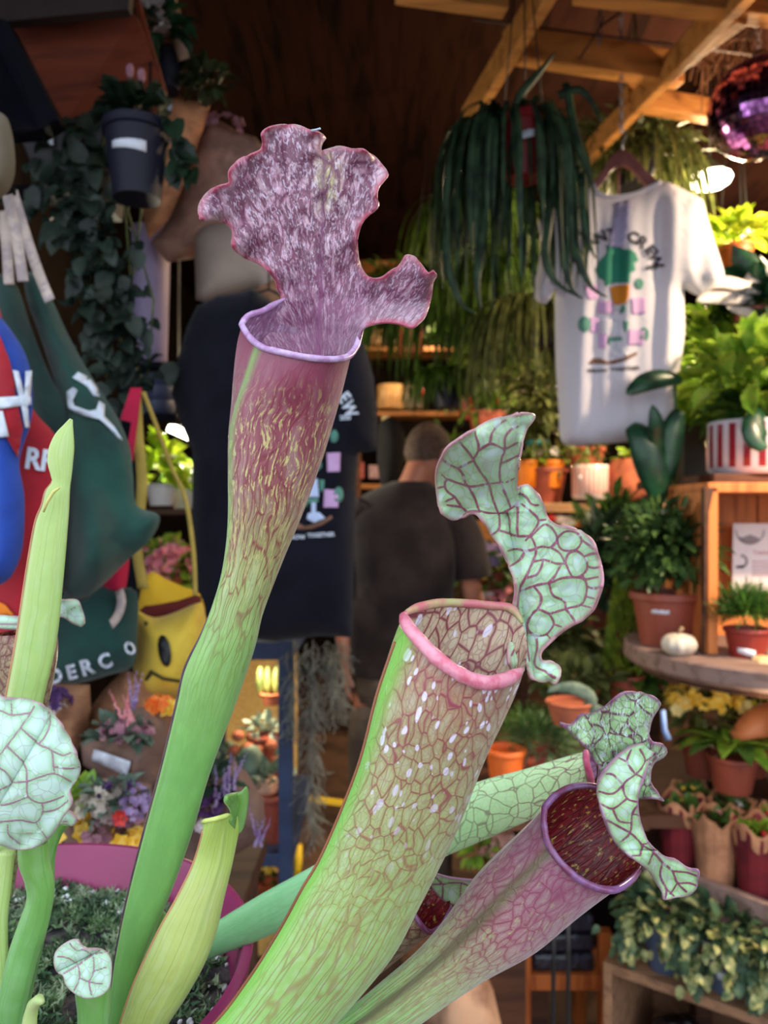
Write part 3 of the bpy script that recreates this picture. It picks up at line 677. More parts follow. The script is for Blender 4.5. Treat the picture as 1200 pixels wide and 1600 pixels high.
p2, R2, _ = pitcher('pitcher', S2, m_p2, plant, mouth2, 0.16, m_p2in, 40, 8, wing=(0.22, 0.20, 0.0015), label='broad green pitcher with a net of red veins and white spots')
lip(p2, mouth2, -1, NR//2-1, 0.0031, m_lip_pink, 'rolled pink rim')
lip(p2, mouth2, NR//2+8, NR, 0.0022, mat('green_pink_lip', (176, 178, 120), 0.4, scale=60, rgb2=(200, 110, 120)), 'greenish back rim')
kv = [R2[i][1]+Vector((-0.0003, 0, 0)) for i in range(0, len(R2)-6)]
MB().tube(kv, 0.0009, 6).build('keel', mat('red_brown_keel', (138, 84, 56), 0.5), p2, label='red-brown line along the left edge')
hA = [(480, 615), (450, 612), (410, 632), (360, 640), (310, 620), (285, 580), (278, 520), (270, 460), (265, 410), (280, 350), (300, 310), (330, 260), (400, 210), (470, 165), (560, 120), (640, 100), (700, 85), (760, 82), (785, 100), (772, 130), (745, 165), (728, 225), (714, 290), (702, 350), (697, 420), (694, 475), (703, 466), (740, 456), (790, 490), (830, 550), (850, 620), (900, 665), (960, 675), (1030, 700), (1080, 740), (1110, 800), (1130, 870), (1140, 960), (1120, 1040), (1090, 1110), (1040, 1160), (980, 1190), (920, 1230), (860, 1285), (820, 1330), (825, 1370), (870, 1375), (910, 1400), (922, 1450), (890, 1500), (860, 1480), (820, 1485), (770, 1470), (745, 1430), (738, 1400), (700, 1405), (660, 1420), (640, 1330), (660, 1200), (668, 1100), (680, 1040), (680, 980), (655, 900), (625, 830), (600, 780), (560, 720), (520, 660)]
h2 = zm(hA, 600, 620, 3.333)
def d2(x, y, e):
    zx = (x-600)*3.333; zy = (y-620)*3.333
    Y = Y2+0.030
    if zy > 1250: Y -= 0.022*min(1, (zy-1250)/200)
    k = max(0, min(1, (600-zy)/420)); Y -= 0.055*k*k*(3-2*k)*(1 if zx < 700 else 0.0)
    if zy < 640 and zx < 700: Y -= 0.02*math.exp(-(((zx-690)/90)**2))*k
    Y += 0.028*((zx-820)/300)**2*(-1 if zx > 820 and zy > 600 else 0.15)
    if zy > 600: Y += 0.006*math.exp(-abs(zx-(640+0.16*(zy-600)))/40)
    Y += math.exp(-e/16)*0.005*math.sin(x*0.09+y*0.07)
    Y += 0.003*mn.noise(Vector((x/40, y/40, 2)))+0.0009*mn.noise(Vector((x/12, y/12, 7)))
    return Y
V2 = [zm(l, 600, 620, 3.333) for l in (
 [(658, 568), (632, 500), (608, 430), (605, 380), (615, 320), (632, 265)], [(592, 602), (572, 545), (545, 447), (505, 388), (470, 325), (492, 275), (490, 225), (470, 180)],
 [(620, 440), (545, 447), (440, 460), (412, 400), (385, 368), (335, 345), (302, 318)], [(440, 460), (375, 440), (328, 425), (318, 460), (334, 490), (372, 520), (402, 570)], [(440, 460), (478, 535), (502, 602)], [(470, 325), (425, 345), (385, 368)],
 [(492, 275), (555, 240), (600, 252), (632, 265), (690, 235)], [(555, 240), (568, 190), (600, 150), (640, 120)], [(632, 265), (640, 200), (690, 150)], [(470, 325), (430, 270), (395, 235)], [(502, 602), (440, 600), (400, 570), (330, 560)], [(302, 400), (330, 425)], [(318, 460), (285, 470)], [(372, 520), (320, 540)],
 [(400, 630), (450, 598), (590, 604), (640, 590), (682, 566), (694, 540)], [(640, 440), (680, 420)], [(700, 300), (640, 330), (612, 340)],
 [(592, 606), (602, 660), (598, 695), (560, 722)], [(598, 695), (650, 712), (700, 722), (762, 730), (792, 790), (775, 860), (735, 940), (700, 1010), (690, 1090)], [(694, 560), (700, 620), (695, 680), (700, 722)], [(640, 600), (660, 650), (650, 712)],
 [(762, 730), (800, 690), (835, 668), (880, 685), (905, 735), (872, 782), (820, 778), (792, 790)], [(905, 735), (925, 712), (955, 695), (1000, 705), (1035, 745), (1010, 792), (955, 802), (915, 780), (905, 735)], [(872, 782), (900, 800), (930, 830), (950, 870)],
 [(950, 870), (962, 822), (1005, 802), (1048, 832), (1064, 880), (1040, 925), (985, 935), (950, 870)], [(1048, 832), (1085, 815), (1110, 810)], [(1064, 880), (1100, 890), (1132, 885)], [(1035, 745), (1070, 770), (1095, 790)], [(740, 745), (780, 690), (800, 640), (760, 590), (720, 560)], [(800, 640), (840, 640)], [(700, 500), (740, 520), (770, 560), (800, 560)],
 [(700, 1010), (780, 982), (860, 966), (950, 940), (1040, 945), (1062, 985), (1055, 1040), (1030, 1085), (950, 1105), (860, 1128)], [(1062, 985), (1100, 1000), (1138, 985)], [(1055, 1040), (1100, 1050)], [(1040, 925), (1050, 950), (1120, 940)],
 [(860, 1128), (800, 1108), (758, 1160), (752, 1210), (790, 1240), (845, 1232), (885, 1185), (860, 1128)], [(885, 1185), (930, 1200)], [(1030, 1085), (1085, 1100)], [(950, 1105), (985, 1150), (1000, 1180)], [(690, 1090), (700, 1180), (690, 1280), (660, 1350)], [(752, 1210), (740, 1290), (755, 1380)], [(790, 1240), (800, 1310), (790, 1400), (850, 1440), (890, 1460)], [(845, 1232), (870, 1265)],
 [(775, 860), (830, 850), (900, 870), (950, 870)], [(735, 940), (800, 920), (830, 850)], [(860, 966), (900, 920), (930, 870)], [(640, 800), (690, 790), (740, 800), (792, 790)], [(660, 880), (710, 850), (740, 800)], [(780, 982), (820, 1040), (800, 1108)], [(860, 966), (880, 1030), (940, 1060), (950, 1105)])]
hd2 = sheet('hood', h2, d2, m_h2, p2, veins=V2, vw=2.3, step=2.2, thick=0.0012, edgew=6, ruffle=0.002, label='pale green hood netted with maroon veins, its tip folded over to the left')

# --- rosy pitcher leaning to the right (P3)
Y3 = 0.40
st3 = [(160, 1760, 200, 1860), (300, 1700, 350, 1790), (420, 1650, 470, 1730), (520, 1596, 575, 1650), (600, 1533, 655, 1598), (648, 1492, 705, 1562), (690, 1446, 762, 1524), (740, 1378, 830, 1484), (795, 1312, 892, 1438), (835, 1262, 945, 1402)]
S3 = [(a, b, c, d, Y3+0.02*max(0, (b-1400)/400), 0.7+0.2*min(1, max(0, (1600-b)/300))) for a, b, c, d in st3]
mouth3 = mouth_loop([(850, 1262, Y3-0.004), (849, 1285, Y3-0.012), (856, 1318, Y3-0.020), (880, 1352, Y3-0.026), (910, 1376, Y3-0.027), (940, 1388, Y3-0.024), (965, 1388, Y3-0.018), (988, 1372, Y3-0.004)],
                    [(988, 1372, Y3-0.004), (1004, 1345, Y3+0.008), (1004, 1310, Y3+0.016), (988, 1270, Y3+0.022), (960, 1240, Y3+0.024), (925, 1227, Y3+0.020), (892, 1229, Y3+0.012), (866, 1243, Y3+0.004), (850, 1262, Y3-0.004)])
p3, R3, _ = pitcher('pitcher', S3, m_p3, plant, mouth3, 0.16, m_p3in, 40, 8, wing=(0.95, 0.10, 0.002), label='rosy pitcher leaning right with a deep red mouth')
lip(p3, mouth3, -14, NR//2+3, 0.0018, m_lip_pur, 'purple rim')
h3b = zm([(570, 185), (620, 190), (660, 150), (720, 140), (780, 100), (830, 62), (890, 55), (950, 70), (990, 95), (985, 120), (955, 170), (945, 230), (960, 265), (1005, 275), (1018, 305), (1000, 330), (965, 350), (950, 390), (955, 440), (985, 480), (1005, 510), (960, 500), (905, 505), (880, 520), (800, 520), (740, 500), (728, 450), (735, 380), (700, 310), (660, 270), (620, 230)], 660, 1060, 2.667)
sheet('hood', h3b, lambda x, y, e: Y3+0.020-0.020*max(0, (1240-y)/160)+0.00003*(x-950)+math.exp(-e/14)*0.006*math.sin(x*0.11+y*0.08)+0.002*mn.noise(Vector((x/30, y/30, 3))), m_h3b, p3, step=4.5, edgew=5, ruffle=0.003, label='hairy upright back of the green hood')
h3f = zm([(735, 520), (726, 450), (745, 400), (775, 360), (820, 315), (870, 280), (920, 268), (955, 275), (968, 300), (950, 340), (930, 400), (905, 470), (898, 540), (915, 620), (950, 690), (1010, 740), (1060, 755), (1110, 790), (1150, 800), (1150, 840), (1135, 880), (1100, 905), (1050, 915), (1005, 922), (992, 880), (940, 800), (890, 762), (840, 725), (790, 665), (760, 595)], 660, 1060, 2.667)
def d3(x, y, e):
    Y = Y3-0.004-0.006*math.sin(max(0, min(1, (y-1160)/200))*PI)
    Y += 0.00016*(x-960)*(1 if y < 1330 else 0.3)+math.exp(-e/10)*0.004*math.sin(x*0.05+y*0.06)
    if y < 1200: Y += 0.012*(1200-y)/40*0.6
    if y > 1340: Y += 0.008*(y-1340)/60
    return Y+0.0015*mn.noise(Vector((x/25, y/25, 3)))
V3 = [zm(l, 660, 1060, 2.667) for l in (
 [(905, 300), (925, 350), (885, 398), (835, 440), (850, 500), (905, 512)], [(885, 398), (935, 425)], [(835, 440), (790, 400), (765, 395)], [(835, 440), (790, 480), (740, 470)], [(850, 500), (790, 540), (745, 525)], [(905, 512), (872, 560), (862, 640), (825, 675)], [(862, 640), (912, 690), (905, 735)], [(862, 640), (800, 605), (765, 590)], [(790, 540), (815, 590), (862, 600)],
 [(872, 560), (905, 570)], [(885, 398), (850, 350), (865, 300)], [(850, 350), (815, 330)], [(912, 690), (962, 722), (1000, 765), (1040, 800), (1062, 850), (1100, 885)], [(1000, 765), (990, 815), (1012, 872), (1010, 915)], [(1040, 800), (1100, 805), (1145, 820)], [(1062, 850), (1030, 895)], [(1062, 850), (1110, 850), (1140, 860)], [(962, 722), (940, 770)], [(912, 690), (950, 680)], [(1012, 872), (1045, 905)], [(925, 350), (955, 330)], [(905, 735), (870, 740)])]
sheet('hood_lobe', h3f, d3, m_h3, p3, veins=V3, vw=2.1, step=2.2, edgew=5, ruffle=0.002, label='pale green hood lobe hanging down over the mouth')

# --- jade pitcher lying across behind (P4), bronze one (P5)
Y4 = 0.50
st4 = [(150, 1640, 170, 1690), (230, 1540, 250, 1590), (300, 1468, 305, 1512), (390, 1408, 392, 1474), (488, 1354, 492, 1430), (600, 1292, 600, 1385), (700, 1240, 690, 1340), (760, 1218, 770, 1306), (820, 1202, 845, 1272), (880, 1184, 898, 1238), (915, 1175, 925, 1218)]
S4 = [(a, b, c, d, Y4, 0.45) for a, b, c, d in st4]
mouth4 = mouth_loop([(915, 1174, Y4), (916, 1190, Y4-0.008), (921, 1210, Y4-0.008), (924, 1222, Y4)], [(924, 1222, Y4), (932, 1212, Y4+0.008), (930, 1188, Y4+0.008), (922, 1174, Y4+0.004), (915, 1174, Y4)])
p4, R4, _ = pitcher('pitcher', S4, m_p4, plant, mouth4, 0.06, m_p1in, 10, 7, label='jade green pitcher slanting across behind the broad one')
lip(p4, mouth4, -2, NR//2+2, 0.0022, mat('crimson_lip', (176, 60, 96), 0.4, scale=80, rgb2=(200, 110, 140)), 'crimson rim')
Y5 = 0.45
st5 = [(380, 1650, 400, 1720), (470, 1560, 500, 1625), (520, 1500, 545, 1560), (560, 1450, 600, 1515), (600, 1408, 650, 1478), (628, 1390, 678, 1455)]
S5 = [(a, b, c, d, Y5, 0.7) for a, b, c, d in st5]
mouth5 = mouth_loop([(634, 1402, Y5-0.01), (642, 1420, Y5-0.018), (655, 1440, Y5-0.022), (670, 1455, Y5-0.02), (690, 1446, Y5-0.012), (704, 1420, Y5)], [(704, 1420, Y5), (700, 1390, Y5+0.014), (680, 1366, Y5+0.02), (655, 1364, Y5+0.015), (638, 1380, Y5), (634, 1402, Y5-0.01)])
p5, R5, _ = pitcher('pitcher', S5, m_p5, plant, mouth5, 0.25, m_p3in, 20, 7, label='small bronze pitcher between the broad one and the rosy one')
lip(p5, mouth5, 0, NR//2+2, 0.0016, m_lip_pur, 'dull purple rim')
h5 = [(667, 1352), (676, 1362), (700, 1370), (730, 1374), (762, 1376), (752, 1392), (735, 1406), (715, 1412), (695, 1408), (680, 1394), (670, 1376)]
sheet('hood', h5, lambda x, y, e: Y5-0.004+0.0002*(x-700)+0.0004*(y-1380), m_h3, p5, veins=[[(667, 1360), (690, 1380), (690, 1408)], [(690, 1380), (720, 1378), (750, 1392)], [(720, 1378), (718, 1410)], [(672, 1380), (690, 1380)]], vw=1.8, step=2.5, edgew=4, label='small crescent hood')

# --- tall yellow-green young pitcher at the left (P6)
Y6 = 0.42
st6 = [(-60, 1500, -10, 1500), (-40, 1300, 30, 1300), (-8, 1200, 52, 1200), (8, 1100, 66, 1104), (26, 1000, 88, 1004), (41, 900, 99, 905), (55, 820, 106, 824), (66, 790, 108, 796), (72, 768, 109, 772), (82, 754, 110, 758), (80, 742, 112, 744), (75, 724, 114, 724), (77, 700, 116, 700), (88, 678, 115, 678), (104, 662, 114, 663), (112, 655, 114, 656)]
p6, R6, _ = pitcher('pitcher', [(a, b, c, d, Y6, 0.35) for a, b, c, d in st6], m_gp, plant, K=6, close_top=True, wing=(0.75, 0.12, 0.0012), umm=0.05, label='tall slim yellow-green pitcher, still closed, with a pointed tip')
kv = [R6[i][1] for i in range(10, int(len(R6)*0.62))]
MB().tube(kv, 0.0009, 6).build('keel', mat('rusty_keel', (186, 130, 92), 0.5), p6)
MB().tube([P(68, 800, Y6-0.008), P(74, 784, Y6-0.009), P(84, 768, Y6-0.009), P(93, 762, Y6-0.009)], [0.0006, 0.0009, 0.0010, 0.0006], 8).build('lip', mat('cream_lip', (226, 220, 130), 0.4), p6)
# --- mottled pitcher behind it (P7)
Y7 = 0.50
st7 = [(-20, 1400, 20, 1400), (-20, 1200, 50, 1200), (-12, 1080, 78, 1080), (-8, 1020, 88, 1020), (-4, 990, 86, 984)]
p7, R7, _ = pitcher('pitcher', [(a, b, c, d, Y7, 0.8) for a, b, c, d in st7], m_p5, plant, K=6, inner=m_p3in, inner_n=10, label='mottled maroon pitcher behind the slim one')
sheet('hood', [(-12, 962), (20, 962), (45, 966), (60, 955), (85, 940), (105, 936), (122, 938), (128, 950), (133, 968), (128, 979), (115, 975), (100, 966), (85, 966), (60, 985), (30, 984), (0, 982), (-12, 975)], lambda x, y, e: Y7-0.012+0.0003*abs(x-50)+0.002*math.sin(x*0.12), m_h0, p7, veins=[[(0, 975), (60, 972), (125, 945)]], vw=0.8, step=3, edgew=3, ruffle=0.004, label='narrow wavy pale hood')
# --- yellow-green pitcher just opening (P8)
Y8 = 0.40
st8 = [(100, 1850, 150, 1860), (150, 1710, 215, 1725), (186, 1605, 254, 1618), (206, 1545, 290, 1560), (226, 1500, 318, 1510), (250, 1450, 338, 1458), (278, 1400, 350, 1406), (302, 1350, 362, 1356), (314, 1310, 371, 1314), (317, 1286, 377, 1292)]
mouth8 = mouth_loop([(317, 1284, Y8-0.002), (320, 1282, Y8-0.010), (335, 1279, Y8-0.013), (350, 1275, Y8-0.010), (362, 1272, Y8-0.006), (379, 1280, Y8)], [(379, 1280, Y8), (376, 1274, Y8+0.008), (355, 1274, Y8+0.012), (335, 1278, Y8+0.010), (324, 1281, Y8+0.006), (317, 1284, Y8-0.002)])
p8, R8, _ = pitcher('pitcher', [(a, b, c, d, Y8+0.02*max(0, (b-1500)/300), 0.5) for a, b, c, d in st8], m_gy, plant, mouth8, 0.08, m_gy, 10, 6, wing=(1.9, 0.05, 0.001), label='short yellow-green pitcher just opening')
lip(p8, mouth8, -1, NR//2-10, 0.0012, m_lip_pale, 'pale yellow rim')
kv = [R8[i][1] for i in range(0, len(R8)-4)]
MB().tube(kv, 0.0008, 6).build('keel', mat('rusty_keel', (186, 130, 92), 0.5), p8)
sheet('hood', [(358, 1285), (362, 1272), (358, 1262), (352, 1254), (354, 1244), (364, 1240), (376, 1238), (384, 1230), (388, 1240), (387, 1262), (381, 1292), (372, 1300)], lambda x, y, e: Y8-0.003-0.0005*max(0, 370-x)+0.0001*(y-1260), m_gb, p8, step=3, thick=0.002, edgew=3, label='small folded green hood')
# --- round pale hood at the left edge with its bent stem (P9)
Y9 = 0.36
st9 = [(-20, 1760, 16, 1760), (-8, 1600, 34, 1604), (4, 1530, 48, 1540), (16, 1480, 60, 1492), (30, 1440, 74, 1450), (42, 1405, 84, 1398), (40, 1380, 83, 1372), (30, 1350, 77, 1345), (28, 1318, 74, 1316)]
p9, R9, _ = pitcher('pitcher', [(a, b, c, d, Y9+0.02, 0.7) for a, b, c, d in st9], m_gb, plant, K=6, inner=m_gb, inner_n=4, umm=0.04, label='bent green pitcher under the round pale hood')
V9 = [[(55, 1104), (33, 1137), (0, 1180), (-25, 1210)], [(48, 1114), (20, 1118), (0, 1110), (-20, 1112)], [(20, 1118), (18, 1100)], [(33, 1137), (62, 1163), (80, 1172), (84, 1197)], [(62, 1163), (72, 1150), (80, 1130), (74, 1112)], [(80, 1172), (98, 1180), (112, 1176)], [(-20, 1240), (0, 1233), (20, 1223), (43, 1220), (63, 1213), (86, 1208), (110, 1220)], [(12, 1165), (40, 1195), (43, 1220), (45, 1243), (66, 1253), (100, 1243)], [(-20, 1262), (18, 1254), (45, 1243)],
 [(66, 1253), (67, 1267), (57, 1283), (33, 1280), (0, 1283), (-20, 1285)], [(57, 1283), (73, 1308)], [(13, 1287), (15, 1303), (33, 1317)], [(33, 1300), (52, 1300)], [(67, 1267), (90, 1263), (108, 1250)], [(84, 1197), (104, 1200), (122, 1198)], [(84, 1197), (86, 1208)], [(-10, 1195), (10, 1205), (20, 1223)]]
sheet('hood', [(-30, 1092), (10, 1090), (40, 1092), (66, 1100), (90, 1122), (106, 1148), (118, 1172), (125, 1198), (120, 1218), (110, 1236), (113, 1256), (100, 1275), (84, 1300), (62, 1320), (34, 1328), (0, 1319), (-30, 1312)], lambda x, y, e: Y9-0.006+0.0000009*((x-40)**2+(y-1210)**2)*0.9+0.003*math.exp(-abs((x-10)*0.6+(y-1210)*0.35-10)/5)+math.exp(-e/12)*0.003*math.sin(x*0.1+y*0.09), m_h0, p9, veins=V9, vw=1.6, step=2.2, edgew=4, label='round pale mint hood with mauve veins')
stA = [(-60, 1720, -30, 1720), (-8, 1610, 20, 1612), (-10, 1520, 14, 1520), (-14, 1440, 12, 1440), (-6, 1380, 18, 1382), (0, 1330, 24, 1328)]
pA, _, _ = pitcher('pitcher', [(a, b, c, d, 0.385, 0.6) for a, b, c, d in stA], m_gp, plant, K=5, close_top=True, umm=0.04, label='narrow bright green leaf at the left edge')
stC = [(-10, 1700, 20, 1700), (14, 1610, 42, 1612), (26, 1540, 52, 1544), (46, 1470, 68, 1476), (62, 1400, 84, 1404), (68, 1340, 86, 1342), (74, 1300, 96, 1306), (84, 1280, 108, 1290)]
pC, _, _ = pitcher('pitcher', [(a, b, c, d, 0.42, 0.6) for a, b, c, d in stC], m_gb, plant, K=5, inner=m_gb, inner_n=3, umm=0.04, label='slim green pitcher with a small curled hood')
sheet('hood', [(84, 1290), (82, 1272), (94, 1264), (110, 1268), (120, 1280), (114, 1290), (100, 1286)], lambda x, y, e: 0.41, m_h0, pC, veins=[[(84, 1280), (118, 1284)]], vw=0.8, step=3, thick=0.002, edgew=3)
# --- small curled pale hood low down (P10)
Y10 = 0.37
st10 = [(90, 1720, 140, 1720), (118, 1640, 160, 1640), (122, 1590, 170, 1590), (118, 1545, 172, 1545), (120, 1520, 172, 1518)]
p10, _, _ = pitcher('pitcher', [(a, b, c, d, Y10+0.016, 0.8) for a, b, c, d in st10], m_gb, plant, K=5, inner=m_gb, inner_n=4, umm=0.04, label='short green pitcher under a small curled hood')
sheet('hood', zm([(255, 900), (262, 862), (290, 830), (330, 806), (362, 803), (385, 830), (410, 845), (460, 848), (500, 862), (522, 900), (524, 960), (515, 1020), (490, 1055), (450, 1075), (400, 1078), (350, 1055), (310, 1015), (298, 975), (272, 962), (258, 930)], 0, 1200, 3), lambda x, y, e: Y10-0.002+0.00001*((x-125)**2)*0.12+0.0002*(1515-y)*0.3+0.004*math.exp(-abs((y-1498)+(x-130)*0.5)/4), m_h0, p10, veins=[zm(l, 0, 1200, 3) for l in ([(515, 862), (440, 880), (370, 925), (300, 965)], [(440, 880), (400, 850), (360, 850), (330, 820)], [(370, 925), (330, 890), (275, 880)], [(370, 925), (375, 980), (350, 1040)], [(440, 880), (440, 950), (420, 1000), (430, 1060)], [(440, 950), (500, 930)], [(375, 980), (420, 1000), (480, 1010)])], vw=1.4, step=2.2, edgew=3, label='small curled pale hood')
# --- tiny hooked shoot, and slivers of leaves behind
Yt = 0.36
MB().tube([P(40, 1700, Yt), P(44, 1620, Yt), P(47, 1590, Yt), P(52, 1570, Yt), (P(61, 1562, Yt-0.004)), P(67, 1566, Yt-0.006)], [0.0045, 0.0036, 0.0032, 0.0028, 0.0025, 0.001], 12).build('shoot', m_gp_plain if 'm_gp_plain' in globals() else mat('young_shoot', (160, 190, 110), 0.45, scale=80, rgb2=(176, 186, 130)), plant, label='tiny hooked shoot')
stD = [(120, 1760, 150, 1770), (165, 1640, 190, 1650), (190, 1570, 215, 1582), (225, 1480, 250, 1490), (250, 1420, 262, 1430)]
pitcher('leaf', [(a, b, c, d, 0.45, 0.3) for a, b, c, d in stD], m_gb, plant, K=5, close_top=True, umm=0.04)
stE = [(330, 1660, 430, 1700), (440, 1600, 480, 1640), (520, 1575, 560, 1625), (600, 1592, 640, 1640)]
pitcher('leaf', [(a, b, c, d, 0.44, 0.4) for a, b, c, d in stE], m_p4, plant, K=5, close_top=True, umm=0.04)
# ------------------------------------------------------------------ the shop: floor, walls, ceiling
M_PAPER = mat('label_paper', (214, 218, 232), 0.6, var=0.04, scale=300)
m_floor = mat('worn_floor', (112, 82, 66), 0.7, scale=2.5, rgb2=(70, 50, 42), bstr=0.2)
m_wall = mat('dark_wall', (30, 23, 19), 0.85, scale=3, rgb2=(17, 13, 12), spec=0.05)
m_ceil = wood('dark_ceiling_boards', (30, 16, 12), (16, 10, 8), 3, 'Y', 0.9, 0.0)
m_beam = wood('pine_beam', (196, 134, 72), (150, 92, 44), 4, 'X', 0.6)
struct(MB().box((0.4, 2.6, -0.02), 7, 9.2, 0.04).build('floor', m_floor, smooth=False))
struct(MB().box((0.6, 0.72, 2.84), 4.4, 0.10, 0.84).build('wall_shade_lintel', m_wall, smooth=False))  # unseen lintel added to keep daylight off the upper shop
struct(MB().box((0, -9.0, -0.05), 24, 14, 0.04).build('ground', mat('pavement', (120, 116, 112), 0.9, scale=2), smooth=False))
struct(MB().box((-1.55, 3.92, 1.6), 0.08, 6.5, 3.2).build('wall_left', m_wall, smooth=False))
struct(MB().box((2.75, 3.6, 1.6), 0.08, 7.2, 3.2).build('wall_right', m_wall, smooth=False))
struct(MB().box((0.6, 7.14, 1.6), 4.4, 0.08, 3.2).build('wall_back', m_wall, smooth=False))
struct(MB().box((0.6, 3.92, 3.24), 4.5, 6.5, 0.08).build('ceiling', m_ceil, smooth=False))
# pergola frame under the ceiling
BZ = 2.68
def bp(px, py, z=BZ):
    Y = (z-CAMZ)*FPX/(800-py); return Vector(((px-600)/FPX*Y, Y, z))
k = 1
for a, b, w_, h_ in [((880, -60), (728, 190), 0.045, 0.08), ((1190, -45), (905, 255), 0.045, 0.07), ((790, 86), (1062, 128), 0.045, 0.085), ((900, -12), (1330, 40), 0.05, 0.09),
                     ((975, 168), (1125, 192), 0.045, 0.06), ((1160, 20), (1060, 95), 0.035, 0.05), ((620, -30), (790, -5), 0.045, 0.08)]:
    A = bp(*a); B = bp(*b); up = Vector((0, 0, 0.03 if k in (3, 4, 5) else 0.0))
    struct(MB().bar(A+up, B+up, w_*(0.62 if k in (1, 2) else 1), h_).build('trim_%d' % k, m_beam, smooth=False, bevel=0.003)); k += 1

# lamps (each with its own light)
m_lampshade = mat('lamp_metal', (60, 54, 50), 0.4)
m_glow = emit('warm_lamp_glow', (255, 236, 200), 22.0); m_glow2 = emit('cool_tube_glow', (255, 250, 225), 16.0); m_glow3 = emit('amber_bulb', (255, 214, 120), 12.0)
def lamp(label, px, py, Y, rx, rz, tilt, power, color, mt=None, r=0.05, cat='lamp', drop=0.25):
    c = P(px, py, Y); drop = 3.2-0.08-c.z; t = thing('hanging_lamp', label, cat, c)
    g = MB(); g.lathe(c, [(0.001, -rz), (rx*0.5, -rz*0.85), (rx*0.85, -rz*0.5), (rx, 0.0), (rx*0.9, rz*0.4), (rx*0.6, rz*0.7), (0.001, rz*0.8)], 28, Vector((math.sin(tilt), -0.25, math.cos(tilt))))
    g.build('bulb_glass', mt or m_glow, t)
    q = MB(); q.lathe(c+Vector((0, 0.03, rz*0.7)), [(rx*0.9, 0.0), (rx*0.8, 0.02), (0.03, 0.05), (0.012, 0.07), (0.001, 0.071)], 24, Vector((math.sin(tilt), -0.25, math.cos(tilt)))); q.build('lamp_housing', m_lampshade, t)
    MB().tube([c+Vector((0, 0, 0.08)), c+Vector((0, 0, 0.08+drop))], 0.004, 6).build('cable', m_lampshade, t)
    b = bulb_light('lamp_light', c+Vector((0, -0.10, -rz-0.10)), power, color, r); return t
lamp('big oval glowing white lamp at the top right beside the mirror ball', 1109, 280, 2.9, 0.08, 0.045, -0.12, 120, (1.0, 0.72, 0.42), drop=0.2)
lamp('small round amber bulb between the pitcher hood and the white shirt hem', 849, 675, 4.4, 0.033, 0.033, 0, 24, (1.0, 0.66, 0.34), m_glow3, 0.04, 'bulb', drop=1.0)
tl = thing('tube_lamp', 'short slanted glowing tube lamp left of the black shirt', 'lamp', P(286, 676, 3.0))
A = P(264, 667, 2.95); B = P(308, 687, 3.0)
MB().tube([A+Vector((0.03, 0.03, 0.04)), Vector((A.x+0.03, A.y+0.03, 3.2))], 0.004, 6).build('cable', m_lampshade, tl)
MB().tube([A, A.lerp(B, .5), B], 0.017, 14).build('tube', m_glow2, tl)
MB().bar(A+Vector((-0.01, 0.03, 0.03)), B+Vector((0.01, 0.03, 0.03)), 0.03, 0.02).build('lamp_housing', m_lampshade, tl, smooth=False, bevel=0.002)
bulb_light('tube_light', P(286, 700, 2.85), 34, (1.0, 0.90, 0.66), 0.04)
# warm point lights without fixtures, added to fill the aisle
for x, y, z, p in [(1.5, 2.1, 2.3, 60), (1.9, 3.9, 2.6, 60), (0.3, 5.0, 2.7, 22), (1.25, 1.9, 1.02, 0)]:
    if p: bulb_light('aisle_fill', (x, y, z), p, (1.0, 0.74, 0.45), 0.08)

# mirror ball
db = thing('mirror_ball', 'purple-tinted disco mirror ball hanging at the top right corner', 'disco ball', P(1185, 170, 1.95))
m_mirror = mat('mirror_tiles', (226, 150, 226), 0.1, scale=80, rgb2=(150, 80, 150), metal=1.0)
c = P(1185, 170, 1.95); r = 0.122; g = MB()
for i in range(24):
    a0 = PI*i/24; a1 = PI*(i+1)/24; n = max(4, int(48*math.sin((a0+a1)/2)))
    for j in range(n):
        b0 = 2*PI*j/n; b1 = 2*PI*(j+1)/n; e = 0.06
        q = []
        for (aa, bb) in ((a0+(a1-a0)*e, b0+(b1-b0)*e), (a0+(a1-a0)*e, b1-(b1-b0)*e), (a1-(a1-a0)*e, b1-(b1-b0)*e), (a1-(a1-a0)*e, b0+(b1-b0)*e)):
            q.append(Vector((math.sin(aa)*math.cos(bb), math.sin(aa)*math.sin(bb), math.cos(aa))))
        m_ = sum(q, Vector())/4; jit = rdir()*0.045; nn = (m_.normalized()+jit).normalized()
        u = nn.orthogonal().normalized()
        pts = []
        for p_ in q:
            d_ = p_-m_; d_ = d_-nn*d_.dot(nn); pts.append(c+(m_.normalized()*r+d_*r))
        g.add(pts, [(0, 1, 2, 3)])
g.build('mirror_tiles', m_mirror, db, smooth=False, kind='stuff')
MB().ball(c, r*0.985, n=32).build('core', mat('ball_core', (60, 24, 56), 0.4), db)
MB().tube([c+Vector((0, 0, r)), c+Vector((0, 0, r+0.02))], 0.016, 12).build('cap', m_lampshade, db)
def chain(a, b, parent, r=0.009, name='chain', mt=None):
    a = Vector(a); b = Vector(b); n = max(2, int((b-a).length/(r*1.9))); g = MB()
    for i in range(n):
        p = a.lerp(b, (i+0.5)/n); d = (b-a).normalized(); u = Vector((1, 0, 0)) if i % 2 else Vector((0, 1, 0)); u = (u-d*u.dot(d)).normalized()
        ring = [p+d*math.cos(2*PI*q/10)*r*1.25+u*math.sin(2*PI*q/10)*r*0.75 for q in range(11)]
        g.tube(ring, r*0.2, 6, cap=False)
    return g.build(name, mt or m_chain, parent)
m_chain = mat('chain_steel', (150, 150, 168), 0.4, metal=0.7)
chain(c+Vector((0, 0, r+0.02)), c+Vector((0, 0, r+0.45)), db)

